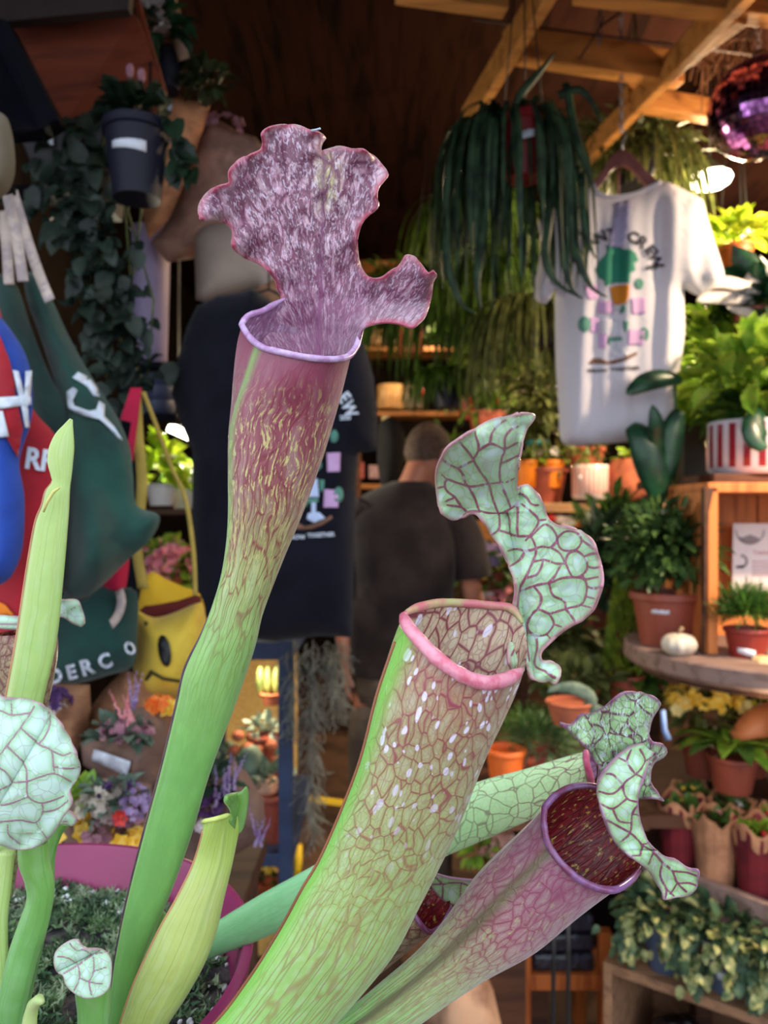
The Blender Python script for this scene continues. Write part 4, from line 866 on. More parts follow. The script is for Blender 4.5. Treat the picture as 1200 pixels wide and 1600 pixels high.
# ------------------------------------------------------------------ hanging plants
G_dark = leafmat('dark_blue_green_leaf', (60, 86, 58), (26, 44, 34), 0.5, 0.2)
G_mid = leafmat('mid_green_leaf', (84, 120, 52), (50, 82, 34), 0.45, 0.3)
G_lite = leafmat('bright_green_leaf', (160, 190, 70), (104, 150, 44), 0.4, 0.35)
G_lime = leafmat('lime_leaf', (200, 214, 60), (150, 190, 40), 0.4, 0.35)
G_olive = leafmat('olive_leaf', (112, 118, 66), (64, 76, 38), 0.5, 0.25)
G_fern = leafmat('fern_green', (84, 112, 36), (44, 70, 22), 0.5, 0.35)
G_grey = leafmat('silver_grey_leaf', (110, 128, 112), (70, 92, 80), 0.55, 0.2)
G_blue = leafmat('deep_emerald_leaf', (34, 76, 50), (20, 50, 36), 0.3, 0.15)
G_cream = leafmat('cream_edged_leaf', (196, 192, 130), (92, 116, 66), 0.5, 0.25, 60)
F_pink = leafmat('pink_petals', (226, 120, 140), (240, 170, 176), 0.6, 0.3, 90); F_yel = leafmat('yellow_petals', (240, 190, 40), (250, 220, 110), 0.6, 0.3, 90)
F_white = leafmat('white_petals', (230, 226, 222), (214, 200, 206), 0.6, 0.3, 90); F_red = leafmat('red_petals', (190, 36, 40), (220, 70, 60), 0.6, 0.25, 90)
F_lil = leafmat('lilac_petals', (178, 156, 196), (146, 114, 168), 0.6, 0.3, 90); F_or = leafmat('orange_petals', (240, 110, 40), (250, 160, 70), 0.6, 0.3, 90)
F_pur = leafmat('purple_petals', (96, 56, 112), (66, 38, 88), 0.6, 0.3, 90); F_dusty = leafmat('dusty_pink_petals', (190, 140, 150), (160, 110, 130), 0.7, 0.3, 90)
m_redpot = mat('red_plastic', (150, 34, 42), 0.35, var=0.05); m_dpot = mat('charcoal_plastic', (26, 26, 42), 0.55, var=0.06, scale=8, spec=0.25)
m_terra = mat('terracotta', (180, 98, 66), 0.8, scale=14, rgb2=(150, 78, 54)); m_terra2 = mat('dark_terracotta_plastic', (140, 66, 50), 0.5, var=0.08, scale=6)
m_bpot = mat('slate_blue_plastic', (72, 84, 108), 0.45, var=0.06, scale=8); m_white = mat('white_glaze', (226, 222, 220), 0.25, var=0.04)
m_kraft = mat('kraft_paper', (168, 120, 86), 0.85, scale=16, rgb2=(140, 96, 70), bstr=0.5, bdist=0.01, stretch=(1, 1, 2.5))
m_kraft2 = mat('grey_kraft_paper', (128, 98, 84), 0.85, scale=14, rgb2=(112, 86, 78), bstr=0.6, bdist=0.01, stretch=(1, 1, 2))
m_wire = mat('black_wire', (24, 24, 26), 0.5)

def hang_wires(t, c, r, top):
    g = MB()
    for a in (0.4, 2.5, 4.6): g.tube([c+Vector((math.cos(a)*r, math.sin(a)*r, 0)), c+Vector((0, 0, top))], 0.0018, 6)
    g.build('hanger_wire', m_wire, t)
# strap-leaved plant in the red pot
c = P(818, 240, 1.75)
t = thing('hanging_strap_plant', 'red hanging pot with long dark strap leaves trailing over the white shirt', 'plant', c)
g = MB(); g.lathe(c-Vector((0, 0, 0.06)), pot_prof(0.055, 0.14, 0.16)); g.build('pot', m_redpot, t, angle=50)
sticker(t, c+Vector((0, 0, 0.015)), 0.058, -0.15, 0.045, 0.018, 0.25)
hang_wires(t, c+Vector((0, 0, 0.075)), 0.055, 0.5)
g = MB(); cc = c+Vector((-0.03, 0.0, 0.06)); strands(cc, 0.065, 210, 0.48, 0.0105, 0.3, mb=g, arch=0.16, lmin=0.35, grav=1.9)
strands(c+Vector((0.04, 0, 0.07)), 0.03, 20, 0.36, 0.011, 0.3, mb=g, arch=0.15, lmin=0.3, grav=2.0)
g.build('foliage', G_dark, t)
g = MB()
for pts in ([(895, 260), (893, 330), (903, 400), (925, 450), (950, 464)], [(880, 240), (876, 320), (882, 400), (895, 455), (912, 466)], [(910, 270), (912, 330), (922, 385), (932, 404)], [(870, 250), (858, 340), (852, 400), (868, 440), (900, 462)], [(905, 260), (890, 300), (895, 350), (915, 372)],
            [(872, 150), (905, 140), (925, 160), (940, 192)], [(800, 190), (812, 150), (845, 110), (868, 82)], [(885, 130), (893, 180), (905, 230), (918, 262), (925, 300)], [(700, 330), (698, 400), (712, 455), (728, 482), (742, 490)], [(760, 300), (752, 380), (745, 440), (752, 484)]):
    pp = [Vector(P(x, y, 1.70-0.002*i)) for i, (x, y) in enumerate(smooth_closed([(a, b) for a, b in pts], 10, False))]
    n = len(pp); vs = []; fs = []
    for i, p in enumerate(pp):
        d = (pp[min(i+1, n-1)]-pp[max(i-1, 0)]).normalized(); s = d.cross(Vector((0, -1, 0))).normalized(); w = 0.0095*min(1, (n-1-i)/6+0.12)
        vs += [p-s*w, p+Vector((0, -w*0.5, 0)), p+s*w]
    for i in range(n-1): q = i*3; fs += [(q, q+1, q+4, q+3), (q+1, q+2, q+5, q+4)]
    g.add(vs, fs)
g.build('long_leaves', G_dark, t, label='long strap leaves over the shirt shoulder', solid=0.001)
# fern above the hanger
c = P(990, 262, 2.55); t = thing('hanging_fern', 'bushy dark hanging fern behind the wooden hanger', 'fern', c)
g = MB(); g.lathe(c-Vector((0, 0, 0.07)), pot_prof(0.08, 0.12)); g.build('pot', m_dpot, t, angle=50); hang_wires(t, c+Vector((0, 0, 0.04)), 0.08, 0.5)
g = bush(c+Vector((0, 0, 0.04)), 0.19, 0.15, 0.12, 420, 0.10, 0.014, 1.2, -0.4); strands(c+Vector((0.04, 0, 0.05)), 0.10, 120, 0.34, 0.010, 0.9, mb=g, lmin=0.5); g.build('foliage', G_olive, t)
# grassy curtains of hanging plants deeper in the shop
def hangfern(label, px, py, Y, r, n, L, mt, w=0.012, group=None, rx=1.0, pot=True):
    c = P(px, py, Y); t = thing('hanging_plant', label, 'plant', c, group)
    if pot:
        g = MB(); g.lathe(c-Vector((0, 0, 0.1)), pot_prof(r*0.7, 0.12)); g.build('pot', m_dpot, t, angle=50)
    hang_wires(t, c+Vector((0, 0, 0.02)), r*0.7, 0.6)
    g = strands(c+Vector((0, 0, 0.03)), r, n, L, w, 0.8*rx, lmin=0.35, shape='strap'); g.build('foliage', mt, t); return t
hangfern('dense dark green hanging plant behind the right lobe of the maroon hood', 672, 455, 3.1, 0.15, 420, 0.55, G_fern)
hangfern('feathery hanging plant just left of the white shirt sleeve', 775, 440, 3.0, 0.13, 300, 0.62, G_fern)
hangfern('pale yellow-green hanging plant beside the lower left side of the white shirt', 842, 500, 2.7, 0.10, 260, 0.5, G_olive)
hangfern('small green hanging plant above the head of the person in black', 700, 600, 3.2, 0.10, 160, 0.26, G_fern)
hangfern('hanging plant in the dark upper part behind the long strap leaves', 740, 330, 3.3, 0.12, 200, 0.5, G_fern)

# ------------------------------------------------------------------ white T-shirt on its hanger
YS = 2.05
m_tee = NT('white_cotton'); _uv = m_tee.n('ShaderNodeTexCoord').outputs['Object']
_nz = m_tee.n('ShaderNodeTexNoise', {'Vector': _uv, 'Scale': 9.0, 'Detail': 3.0}).outputs[0]
m_tee = m_tee.bsdf(m_tee.mix(_nz, lin((214, 208, 220)), lin((226, 220, 230))), 0.9, 0.2, bump=m_tee.n('ShaderNodeTexNoise', {'Vector': _uv, 'Scale': 14.0, 'Detail': 2.0, 'Distortion': 1.0}).outputs[0], bstr=0.35, bdist=0.012, trans=0.12, sheen=0.3)
m_btee = mat('black_cotton', (22, 22, 34), 0.95, scale=8, rgb2=(14, 14, 24), sheen=0.08, bstr=0.3, bdist=0.01, spec=0.15)
shirt = thing('t_shirt', 'white t-shirt with a green plant print, hung on a wooden hanger', 't-shirt', P(960, 290, YS))
def foldw(x, y):
    return 0.012*math.sin(x*0.085+0.7*math.sin(y*0.012))*(0.3+0.7*min(1, max(0, abs(x-960)/60)))+0.005*math.sin(x*0.19+y*0.006+1)+0.006*mn.noise(Vector((x/60, y/120, 1)))
so, ssurf = pillow('body', [(927, 286), (935, 303), (960, 307), (990, 302), (1010, 293), (1032, 283), (1052, 288), (1076, 300), (1098, 312), (1104, 335), (1116, 375), (1132, 430), (1122, 445), (1090, 462), (1071, 452), (1069, 470), (1070, 520), (1062, 580), (1055, 640), (1048, 688), (1010, 684), (985, 690), (930, 694), (880, 692), (873, 640), (868, 560), (867, 470), (868, 452), (852, 476), (833, 462), (838, 430), (846, 380), (841, 345), (862, 325), (900, 303)], YS, 0.055, m_tee, shirt, step=8, fold=foldw, soft=16, smooth=True)
decal('neck_strip', [[(962, 316), (986, 312), (982, 350), (974, 386), (951, 386), (958, 350)]], ssurf, mat('lavender_strip', (176, 166, 200), 0.8, var=0.04), shirt, 8, 0.006, label='lavender grey strip at the neck')  # pale lavender grey strip laid on the cloth below the neck
MB().tube([P(x, y, YS-0.012) for x, y in smooth_closed([(926, 287), (936, 303), (962, 308), (992, 303), (1012, 294), (1032, 284)], 4, False)], 0.006, 8).build('neckband', m_tee, shirt)
def art(surf, parent, tf, ink, white, blob=True, step=4):
    T_ = lambda pts: [tf(x, y) for x, y in pts]
    z = lambda pts: [(880+x/7.5, 350+y/7.5) for x, y in pts]; zb = lambda pts: [(880+x/7.5, 440+y/7.5) for x, y in pts]
    circ = lambda cx, cy, rx, ry: [(cx+rx*math.cos(a*PI/6), cy+ry*math.sin(a*PI/6)) for a in range(12)]
    green = mat('ink_green', (40, 128, 104), 0.8, var=0.05); orange = mat('ink_orange', (204, 124, 24), 0.8, var=0.05); pink = mat('ink_pink', (200, 158, 204), 0.8, var=0.04); gg = mat('ink_grey_green', (84, 138, 124), 0.8, var=0.05)
    brown = mat('ink_brown', (120, 84, 66), 0.8, var=0.2, scale=60)
    decal('checker_print', [T_(q) for q in (z([(232, 718), (412, 712), (408, 880), (300, 890)]), z([(400, 905), (590, 905), (590, 1050), (400, 1050)]), z([(800, 868), (972, 862), (965, 1055), (805, 1060)]), zb([(320, 420), (412, 420), (412, 600), (320, 600)]), zb([(412, 615), (515, 610), (500, 780), (412, 780)]), zb([(765, 560), (950, 570), (945, 745), (755, 745)]))], surf, pink, parent, step, label='pink squares')
    decal('leaf_print', [T_(z([(500, 250), (640, 255), (720, 300), (790, 295), (850, 340), (885, 430), (830, 455), (850, 545), (790, 570), (778, 690), (620, 690), (555, 700), (500, 735), (480, 665), (410, 625), (375, 540), (430, 420), (500, 350), (515, 310)]))], surf, green, parent, step, label='green leaf crown')
    decal('pot_print', [T_(z([(550, 740), (640, 715), (778, 710), (770, 850), (735, 930), (610, 950), (575, 900)]))], surf, orange, parent, step, label='orange pot')
    decal('dot_print', [T_(q) for q in (circ(*(880+890/7.5, 350+700/7.5), 7.6, 9), circ(880+250/7.5, 440+500/7.5, 10, 13), circ(880+950/7.5, 440+615/7.5, 8, 11), zb([(680, 280), (725, 270), (738, 330), (690, 375), (655, 370)]), zb([(700, 460), (770, 465), (760, 560), (715, 600)]), zb([(525, 655), (690, 648), (690, 690), (560, 700), (545, 740), (520, 740)]))], surf, gg, parent, step, label='grey-green dots')
    decal('figure_print', [T_(q) for q in (zb([(520, 440), (680, 450), (700, 640), (500, 640), (430, 590), (430, 460)]), zb([(600, 690), (660, 690), (660, 800), (600, 820)]), zb([(540, 860), (560, 800), (700, 790), (780, 850), (640, 900)]), zb([(600, 280), (665, 280), (665, 340), (600, 340)]))], surf, white, parent, step, label='pale figure')
    decal('ground_print', [T_(q) for q in (zb([(290, 965), (345, 900), (430, 895), (520, 935), (700, 895), (860, 820), (875, 850), (760, 915), (600, 965)]),)], surf, brown, parent, step, label='brown ground strokes')
    it = []
    for i, ch in enumerate('PLANT CREW'):
        if ch == ' ': continue
        a = math.radians(-68+136*i/9.0); R_ = 66
        it.append((ch, 964+R_*math.sin(a), 431-R_*math.cos(a), 18, math.degrees(a), 1.05))
    it += [('EST', 909, 426, 6.5, -4, 1.1), ('2020', 1018, 418, 6.5, -2, 1.1), ('GROW', 934, 579, 6, 0, 1.3), ('TOGETHER', 977, 576, 6, -3, 1.15)]
    itt = []
    for tx, px, py, h, ang, wf in it:
        qx, qy = tf(px, py); ux, uy = tf(px+1, py); vx, vy = tf(px, py+1)
        itt.append((tx, qx, qy, h*(vy-qy), ang, wf*(ux-qx)/(vy-qy)))
    lettering('lettering', itt[:9], surf, ink, parent, 0.004, label='arched lettering PLANT CREW')
    lettering('lettering', itt[9:10], surf, ink, parent, 0.004); lettering('lettering', itt[10:11], surf, ink, parent, 0.004); lettering('lettering', itt[11:12], surf, ink, parent, 0.004); lettering('lettering', itt[12:], surf, ink, parent, 0.004)
ink = mat('ink_charcoal', (44, 42, 58), 0.8, var=0.05); fig = mat('ink_lilac_grey', (206, 200, 212), 0.8, var=0.03)
art(ssurf, shirt, lambda x, y: (x, y), ink, fig)
hg = thing('clothes_hanger', 'dusty pink wooden clothes hanger holding the white t-shirt on a chain', 'hanger', P(972, 236, YS))
m_hang = mat('rosy_wood', (156, 96, 92), 0.5, scale=20, rgb2=(128, 74, 70))
g = MB(); 
pts = smooth_closed([(915, 296, 0), (938, 272, 0), (955, 245, 0), (972, 236, 0), (990, 246, 0), (1010, 270, 0), (1045, 296, 0)], 4, False)
rings = []
for i, p in enumerate(pts):
    t_ = i/(len(pts)-1); h_ = 0.016*(0.75+0.5*math.sin(PI*t_)); c_ = P(p[0], p[1], YS); c_ = c_-Vector((0, 0, h_)); rings.append([c_+Vector((0, -0.008, h_)), c_+Vector((0, 0.008, h_)), c_+Vector((0, 0.008, -h_)), c_+Vector((0, -0.008, -h_))])
g.loft(rings); g.build('hanger_bar', m_hang, hg, smooth=False, bevel=0.002)
MB().tube([P(972, 238, YS), P(973, 222, YS), P(978, 212, YS), P(976, 204, YS), P(968, 205, YS)], 0.0022, 8).build('hook', m_chain, hg)
MB().tube([P(966, 262, YS+0.004), P(966, 320, YS+0.03)], 0.004, 8).build('stem', m_hang, hg)
ch = thing('hanging_chain', 'steel chain from the beam down to the clothes hanger', 'chain', P(970, 215, YS))
chain(P(971, 206, YS), P(970, 8, YS), ch, 0.009)
ch = thing('hanging_chain', 'short steel chain hanging left of the clothes hanger chain', 'chain', P(938, 60, 1.98))
chain(P(936, 70, 1.98), P(940, -20, 1.98), ch, 0.009)
single(MB().tube([P(740, 30, 1.95), P(1250, 95, 2.05)], 0.003, 6).build('cable', mat('brown_cable', (70, 44, 34), 0.6)), 'thin brown cable strung across under the beams', 'cable')
single(MB().tube([P(905, 92, 1.9), P(940, 40, 1.93), P(985, 8, 1.95)], 0.003, 6).build('cable', mat('brown_cable', (70, 44, 34), 0.6)), 'thin brown cord slanting past the chains over the hanger', 'cable')
g = MB()
for i in range(46):
    a = P(random.uniform(1085, 1200), random.uniform(30, 75), 2.2); b = a+Vector((random.uniform(-0.12, 0.1), random.uniform(-.05, .05), -random.uniform(0.05, 0.22))); g.tube([a, a.lerp(b, .5)+rdir()*0.03, b], 0.0022, 5)
single(g.build('dried_branches', mat('dry_twig', (120, 80, 48), 0.8)), 'tangle of dry twigs hanging above the mirror ball', 'twigs')
# ------------------------------------------------------------------ left side
m_shelf_dk = wood('dark_display_wood', (84, 56, 42), (56, 36, 28), 5, 'X', 0.7)
m_crate = wood('red_brown_crate', (112, 50, 30), (76, 32, 20), 5, 'X', 0.7)
m_navy = mat('blue_black_metal', (9, 10, 20), 0.7, spec=0.1)
Yc = 1.35
cr = thing('wooden_crate', 'red-brown wooden crate fixed high up at the top left corner', 'crate', P(130, 110, Yc))
def slab(pts, d, mb):
    """pts: outline (px,py,Y) in order; given a thickness away from the viewer"""
    a = [P(*p) for p in pts]; b = [p+Vector((0, d, 0)) for p in a]; n = len(a)
    mb.add(a+b, [tuple(range(n))[::-1], tuple(range(n, 2*n))]+[(i, (i+1) % n, (i+1) % n+n, i+n) for i in range(n)]); return mb
slab([(8, 34, Yc), (212, 22, Yc), (256, 140, Yc+.1), (100, 196, Yc+.1)], 0.02, MB()).build('bottom_board', m_crate, cr, smooth=False)
slab([(206, -10, Yc), (214, -10, Yc), (258, 140, Yc+.1), (250, 142, Yc+.1)], 0.02, MB()).build('front_board', m_crate, cr, smooth=False)
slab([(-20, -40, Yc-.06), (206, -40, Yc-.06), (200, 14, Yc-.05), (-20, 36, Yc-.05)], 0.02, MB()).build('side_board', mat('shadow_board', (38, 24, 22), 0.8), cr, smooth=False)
br = slab([(-30, 20, Yc-.1), (10, 30, Yc-.1), (92, 186, Yc-.02), (60, 204, Yc-.02), (-30, 210, Yc-.1)], 0.04, MB()).build('shelf_bracket', m_navy, smooth=False, bevel=0.003)
single(br, 'blue-black metal bracket under the crate at the top left', 'bracket')
# grey trough
tr = thing('planter_trough', 'dull grey trough with a small white label, under the crate', 'planter', P(90, 250, 1.5))
m_zinc = mat('dull_zinc', (54, 50, 56), 0.6, scale=12, rgb2=(40, 37, 42))
slab([(24, 202, 1.5), (160, 190, 1.5), (150, 300, 1.52), (68, 300, 1.52)], 0.16, MB()).build('body', m_zinc, tr, smooth=False, bevel=0.004)
slab([(58, 211, 1.495), (82, 209, 1.495), (83, 226, 1.495), (61, 229, 1.495)], 0.003, MB()).build('price_label', M_PAPER, tr, smooth=False)
MB().bar(Vector((-0.68, 1.6, 2.16)), Vector((-1.515, 1.6, 2.16)), 0.03, 0.03).build('wall_arm', m_navy, tr, smooth=False)
# silvery trailing plant out of the trough
c = P(100, 205, 1.45); t = thing('trailing_vine', 'silver-green trailing vine hanging from the grey trough down the dark post', 'plant', c)
g = trailing([P(120, 200, 1.42), P(150, 260, 1.4), P(120, 330, 1.4), P(170, 400, 1.4), P(190, 470, 1.4), P(200, 540, 1.42), P(215, 600, 1.42)], 0.028, 190, 0.040, 0.030)
trailing([P(80, 230, 1.42), P(90, 320, 1.4), P(120, 360, 1.4), P(150, 450, 1.4), P(160, 560, 1.4), P(170, 610, 1.4)], 0.028, 130, 0.040, 0.030, mb=g)
g.build('leaves', G_grey2 if 'G_grey2' in globals() else leafmat('dull_silver_leaf', (46, 60, 50), (20, 34, 28), 0.5, 0.15), t)
g = MB()
for s in range(7):
    x = 110+s*18; g.tube([P(x, 210, 1.43), P(x+random.uniform(-30, 30), 330, 1.42), P(x+random.uniform(0, 50), 470, 1.42), P(170+s*10, 600, 1.43)], 0.0022, 5)
g.build('stems', G_olive, t)
def potted(name, label, cat, px, py, Y, r, h, pm_, group=None, prof='pot', tag_=None, soil=True, rim=0.14):
    b = P(px, py, Y); t = thing(name, label, cat, b, group)
    MB().lathe(b, pot_prof(r, h, rim) if prof == 'pot' else cyl_prof(r, h)).build('pot', pm_, t, angle=45)
    if tag_: sticker(t, b+Vector((0, 0, h*tag_[1])), r*(0.72+0.25*tag_[1]) if prof == 'pot' else r, tag_[0], tag_[2], tag_[3], tag_[4] if len(tag_) > 4 else 0)
    return t, b+Vector((0, 0, h))
# dark hanging pot
t, c = potted('hanging_pot_plant', 'charcoal pot with a white label, hanging in front of the crate', 'plant', 214, 312, 1.3, 0.054, 0.125, m_dpot, tag_=(0.0, 0.6, 0.058, 0.019, -0.12))
g = bush(c+Vector((0, 0, 0.015)), 0.045, 0.045, 0.03, 70, 0.04, 0.026, 0.6, -0.1); trailing([c+Vector((0.05, 0, 0)), c+Vector((0.075, 0, -0.05)), c+Vector((0.07, 0, -0.09))], 0.012, 22, 0.045, 0.034, mb=g)
g.build('foliage', leafmat('dark_hanging_leaf', (32, 54, 36), (18, 34, 24), 0.5, 0.2), t); MB().tube([c+Vector((0, 0.05, -0.01)), c+Vector((0, 0.07, 0.03)), c+Vector((0, 0.075, 0.15))], 0.003, 6).build('hook', m_wire, t)
g = MB()
for x, y in ((203, 110), (221, 118)): g.ball(P(x, y, 1.3), 0.007, 0.007, 0.013, n=10)
for x, y in ((203, 122), (221, 130)): g.tube([P(x, y, 1.3), P(212, 180, 1.3)], 0.0015, 5)
g.build('buds', F_dusty, t, label='two pink buds')
# wrapped bouquets hanging high
def wrap(name, label, outline, Y, thick, mt, group=None, cat='bouquet', crease=0.012, step=9):
    t = thing(name, label, cat, P(sum(p[0] for p in outline)/len(outline), max(p[1] for p in outline), Y), group)
    o, s = pillow('paper_wrap', outline, Y, thick, mt, t, step=step, smooth=False, soft=16, fold=lambda x, y: crease*mn.noise(Vector((x/22, y/30, Y)))+crease*0.6*math.sin(x*0.11+y*0.05))
    return t, s
t, s = wrap('wrapped_bouquet', 'long brown paper wrap with a white label, leaning left of the maroon hood', [(222, 130), (250, 142), (292, 154), (330, 160), (318, 200), (300, 250), (282, 300), (262, 345), (232, 375), (222, 330), (240, 250), (238, 190), (226, 150)], 1.60, 0.05, mat('warm_kraft_paper', (214, 146, 102), 0.85, scale=16, rgb2=(176, 116, 80), bstr=0.5, bdist=0.01, stretch=(1, 1, 2.5)))
decal('price_label', [[(228, 138), (236, 136), (270, 164), (264, 181), (252, 174)]], s, M_PAPER, t, 8, 0.004)
t, s = wrap('wrapped_bouquet', 'crumpled grey-brown paper wrap just left of the maroon hood', [(318, 182), (345, 190), (372, 205), (400, 215), (420, 240), (420, 330), (400, 380), (330, 400), (262, 410), (236, 380), (262, 345), (285, 290), (300, 235)], 1.68, 0.05, mat('rosy_kraft_paper', (176, 132, 114), 0.85, scale=14, rgb2=(130, 96, 84), bstr=0.6, bdist=0.01))
g = blossoms(P(345, 195, 1.64), 0.045, 0.02, 0.02, 16, 0.014); g.build('flowers', F_dusty, t)
t, s = wrap('paper_sack', 'plain grey-beige paper sack above the neck of the black t-shirt', [(303, 370), (318, 352), (360, 344), (420, 350), (440, 380), (438, 450), (425, 478), (398, 452), (362, 460), (320, 472), (306, 468)], 1.60, 0.045, mat('beige_paper', (170, 150, 138), 0.9, var=0.05), cat='paper sack', crease=0.003)
t, s = wrap('wrapped_bouquet', 'small tan paper corner showing between the black t-shirt neck and the maroon hood', [(400, 452), (428, 436), (440, 450), (438, 480), (424, 480)], 1.57, 0.02, m_kraft)
t, s = wrap('wrapped_bouquet', 'white and grey flower bunch in a pale wrap at the very top left', [(210, -20), (272, -20), (285, 30), (296, 90), (280, 96), (268, 60), (240, 60), (228, 20)], 1.5, 0.03, mat('pale_wrap', (178, 150, 130), 0.8, scale=10, rgb2=(120, 86, 66), bstr=0.4))
g = bush(P(250, 40, 1.46), 0.035, 0.02, 0.05, 26, 0.05, 0.03); g.build('leaves', G_blue, t); g = blossoms(P(246, 25, 1.45), 0.03, 0.015, 0.04, 9, 0.025); g.build('flowers', F_white, t)
t, c = potted('potted_ivy', 'small charcoal pot of ivy hooked behind the wrapped bouquets', 'plant', 262, 142, 1.55, 0.034, 0.075, m_dpot)
g = bush(P(325, 128, 1.55), 0.04, 0.04, 0.035, 50, 0.032, 0.02, 0.6, -0.8); trailing([c, P(300, 110, 1.55), P(345, 130, 1.55)], 0.015, 24, 0.03, 0.02, mb=g); g.build('foliage', leafmat('dim_ivy', (58, 72, 40), (34, 46, 26), 0.5, 0.2), t)
# lavender cylinder, blue-grey stack
vz = thing('tall_bucket', 'pale lavender tall bucket half hidden behind the trailing vine', 'bucket', P(236, 572, 1.75))
MB().lathe(P(236, 572, 1.75), cyl_prof(0.044, 0.31, 0.003, 0.036, 0.012)).build('body', mat('lavender_metal', (150, 136, 170), 0.55, var=0.08, scale=5), vz, angle=50)
MB().tube([P(236, 572, 1.75)+Vector((0.045*math.cos(a*PI/12), 0.045*math.sin(a*PI/12), 0.31)) for a in range(25)], 0.002, 6).build('rim', mat('lavender_metal', (150, 136, 170), 0.55), vz)
for i in range(3):
    o = MB().lathe(P(250, 650-i*22, 1.78), cyl_prof(0.036+0.003*i, 0.034, 0.003, 0.033)).build('nested_pot', mat('dim_blue_plastic', (58, 66, 96), 0.5, var=0.1), smooth=True, angle=50)
    single(o, ('lowest', 'middle', 'topmost')[i]+' of three nested blue-grey pots under the tall lavender bucket', 'pot', 'nested blue-grey pots')

# tote bags
m_gbag = mat('bottle_green_canvas', (18, 68, 58), 0.9, scale=10, rgb2=(12, 50, 44), sheen=0.2, bstr=0.2, bdist=0.004)
m_gbag2 = mat('dark_green_canvas', (22, 54, 48), 0.9, scale=10, rgb2=(14, 40, 36), sheen=0.2, bstr=0.2, bdist=0.004)
m_rbag = mat('red_canvas', (170, 16, 36), 0.9, scale=10, rgb2=(146, 12, 30), sheen=0.2); m_ubag = mat('royal_blue_canvas', (24, 66, 160), 0.9, scale=10, rgb2=(14, 48, 128), sheen=0.2)
m_tape = mat('cream_cotton_tape', (196, 178, 168), 0.9, scale=40, rgb2=(160, 146, 146)); m_ink = mat('white_ink', (206, 214, 228), 0.8, var=0.04); m_ybag = mat('yellow_canvas', (216, 186, 62), 0.85, scale=8, rgb2=(196, 158, 40), sheen=0.2, bstr=0.2)
def handles(t, pts_list, w=0.007):
    for pts in pts_list:
        sp = smooth_closed([(a, b, c) for a, b, c in pts], 6, False); vs = []; fs = []; n = len(sp); pp = [P(*q) for q in sp]
        for i, p in enumerate(pp):
            d = (pp[min(i+1, n-1)]-pp[max(0, i-1)]).normalized(); s_ = d.cross(Vector((0, -1, 0.0))).normalized(); vs += [p-s_*w, p+s_*w]
        MBh = MB(); MBh.add(vs, [(2*i, 2*i+1, 2*i+3, 2*i+2) for i in range(n-1)]); MBh.build('handle', m_tape, t, solid=0.002, label='cream tape handle')
def bag(name, label, outline, Y, thick, mt, fold=None, group='canvas tote bags hanging at the left', step=9, soft=26):
    t = thing(name, label, 'bag', P(sum(p[0] for p in outline)/len(outline), max(p[1] for p in outline), Y if not callable(Y) else Y(outline[0][0], outline[0][1])), group)
    o, s = pillow('bag_body', outline, Y, thick, mt, t, step=step, soft=soft, fold=fold); return t, s
t1, s1 = bag('tote_bag', 'large bottle green tote bag sagging to a point, white letters near its fold', [(38, 428), (58, 430), (78, 462), (105, 520), (132, 570), (158, 612), (185, 655), (203, 700), (208, 745), (214, 790), (249, 806), (236, 842), (200, 875), (165, 910), (130, 935), (105, 930), (90, 880), (95, 800), (104, 700), (100, 640), (80, 580), (60, 520), (42, 470)], lambda x, y: 1.02+0.0002*(900-y), 0.055, m_gbag,
             fold=lambda x, y: 0.022*math.sin((x-0.42*(y-600))*0.045)*min(1, max(0, (y-560)/120)))
decal('printed_letter', [smooth_lin(q, 8) for q in ([(113, 590), (122, 581), (140, 590), (152, 605), (156, 620), (146, 618), (136, 604), (124, 596)], [(104, 612), (114, 605), (121, 610), (114, 625), (116, 634), (140, 642), (150, 640), (155, 626), (164, 632), (163, 650), (178, 666), (192, 688), (184, 684), (170, 668), (155, 655), (130, 650), (106, 638)])], s1, m_ink, t1, 6, 0.004, label='white letters')
handles(t1, [[(20, 300, 1.06), (38, 360, 1.05), (58, 420, 1.04), (78, 470, 1.02)], [(12, 305, 1.0), (26, 370, 1.0), (36, 440, 1.01)]])
t2, s2_ = bag('tote_bag', 'flat dark green tote bag hanging behind the blue and red one', [(-20, 430), (22, 440), (48, 510), (75, 580), (104, 640), (112, 720), (140, 830), (150, 900), (132, 940), (95, 920), (60, 800), (30, 600), (-20, 480)], 1.06, 0.03, m_gbag2)
handles(t2, [[(2, 330, 1.05), (10, 380, 1.05), (14, 445, 1.05)]])
t3, s3_ = bag('tote_bag', 'bright red tote bag with white letters at the left edge', [(-20, 480), (10, 520), (35, 590), (52, 640), (92, 690), (100, 760), (96, 860), (80, 940), (62, 985), (-20, 985)], 0.98, 0.03, m_rbag)
lettering('lettering', [('RF', 62, 718, 34, 8, 0.9)], s3_, m_ink, t3, 0.004, label='white letters')
t4, s4_ = bag('tote_bag', 'royal blue and red tote bag with crossing white bars at the left edge', [(-30, 470), (-5, 490), (20, 520), (42, 560), (51, 610), (48, 660), (30, 720), (38, 780), (34, 860), (14, 905), (-10, 915), (-30, 905)], 0.92, 0.03, m_ubag)
decal('red_panel', [smooth_lin(q, 8) for q in ([(-25, 505), (0, 525), (14, 560), (24, 600), (24, 625), (-25, 625)], [(-25, 636), (28, 632), (36, 668), (28, 715), (14, 690), (-25, 640)])], s4_, m_rbag, t4, 8, 0.003)
decal('white_bars', [smooth_lin(q, 6) for q in ([(-25, 622), (48, 618), (49, 632), (-25, 642)], [(20, 578), (29, 580), (44, 640), (46, 668), (40, 668), (32, 630)], [(40, 580), (50, 579), (48, 618), (42, 640), (38, 620)], [(-25, 646), (4, 642), (14, 682), (-25, 686)])], s4_, m_ink, t4, 6, 0.006, label='white printed bars')
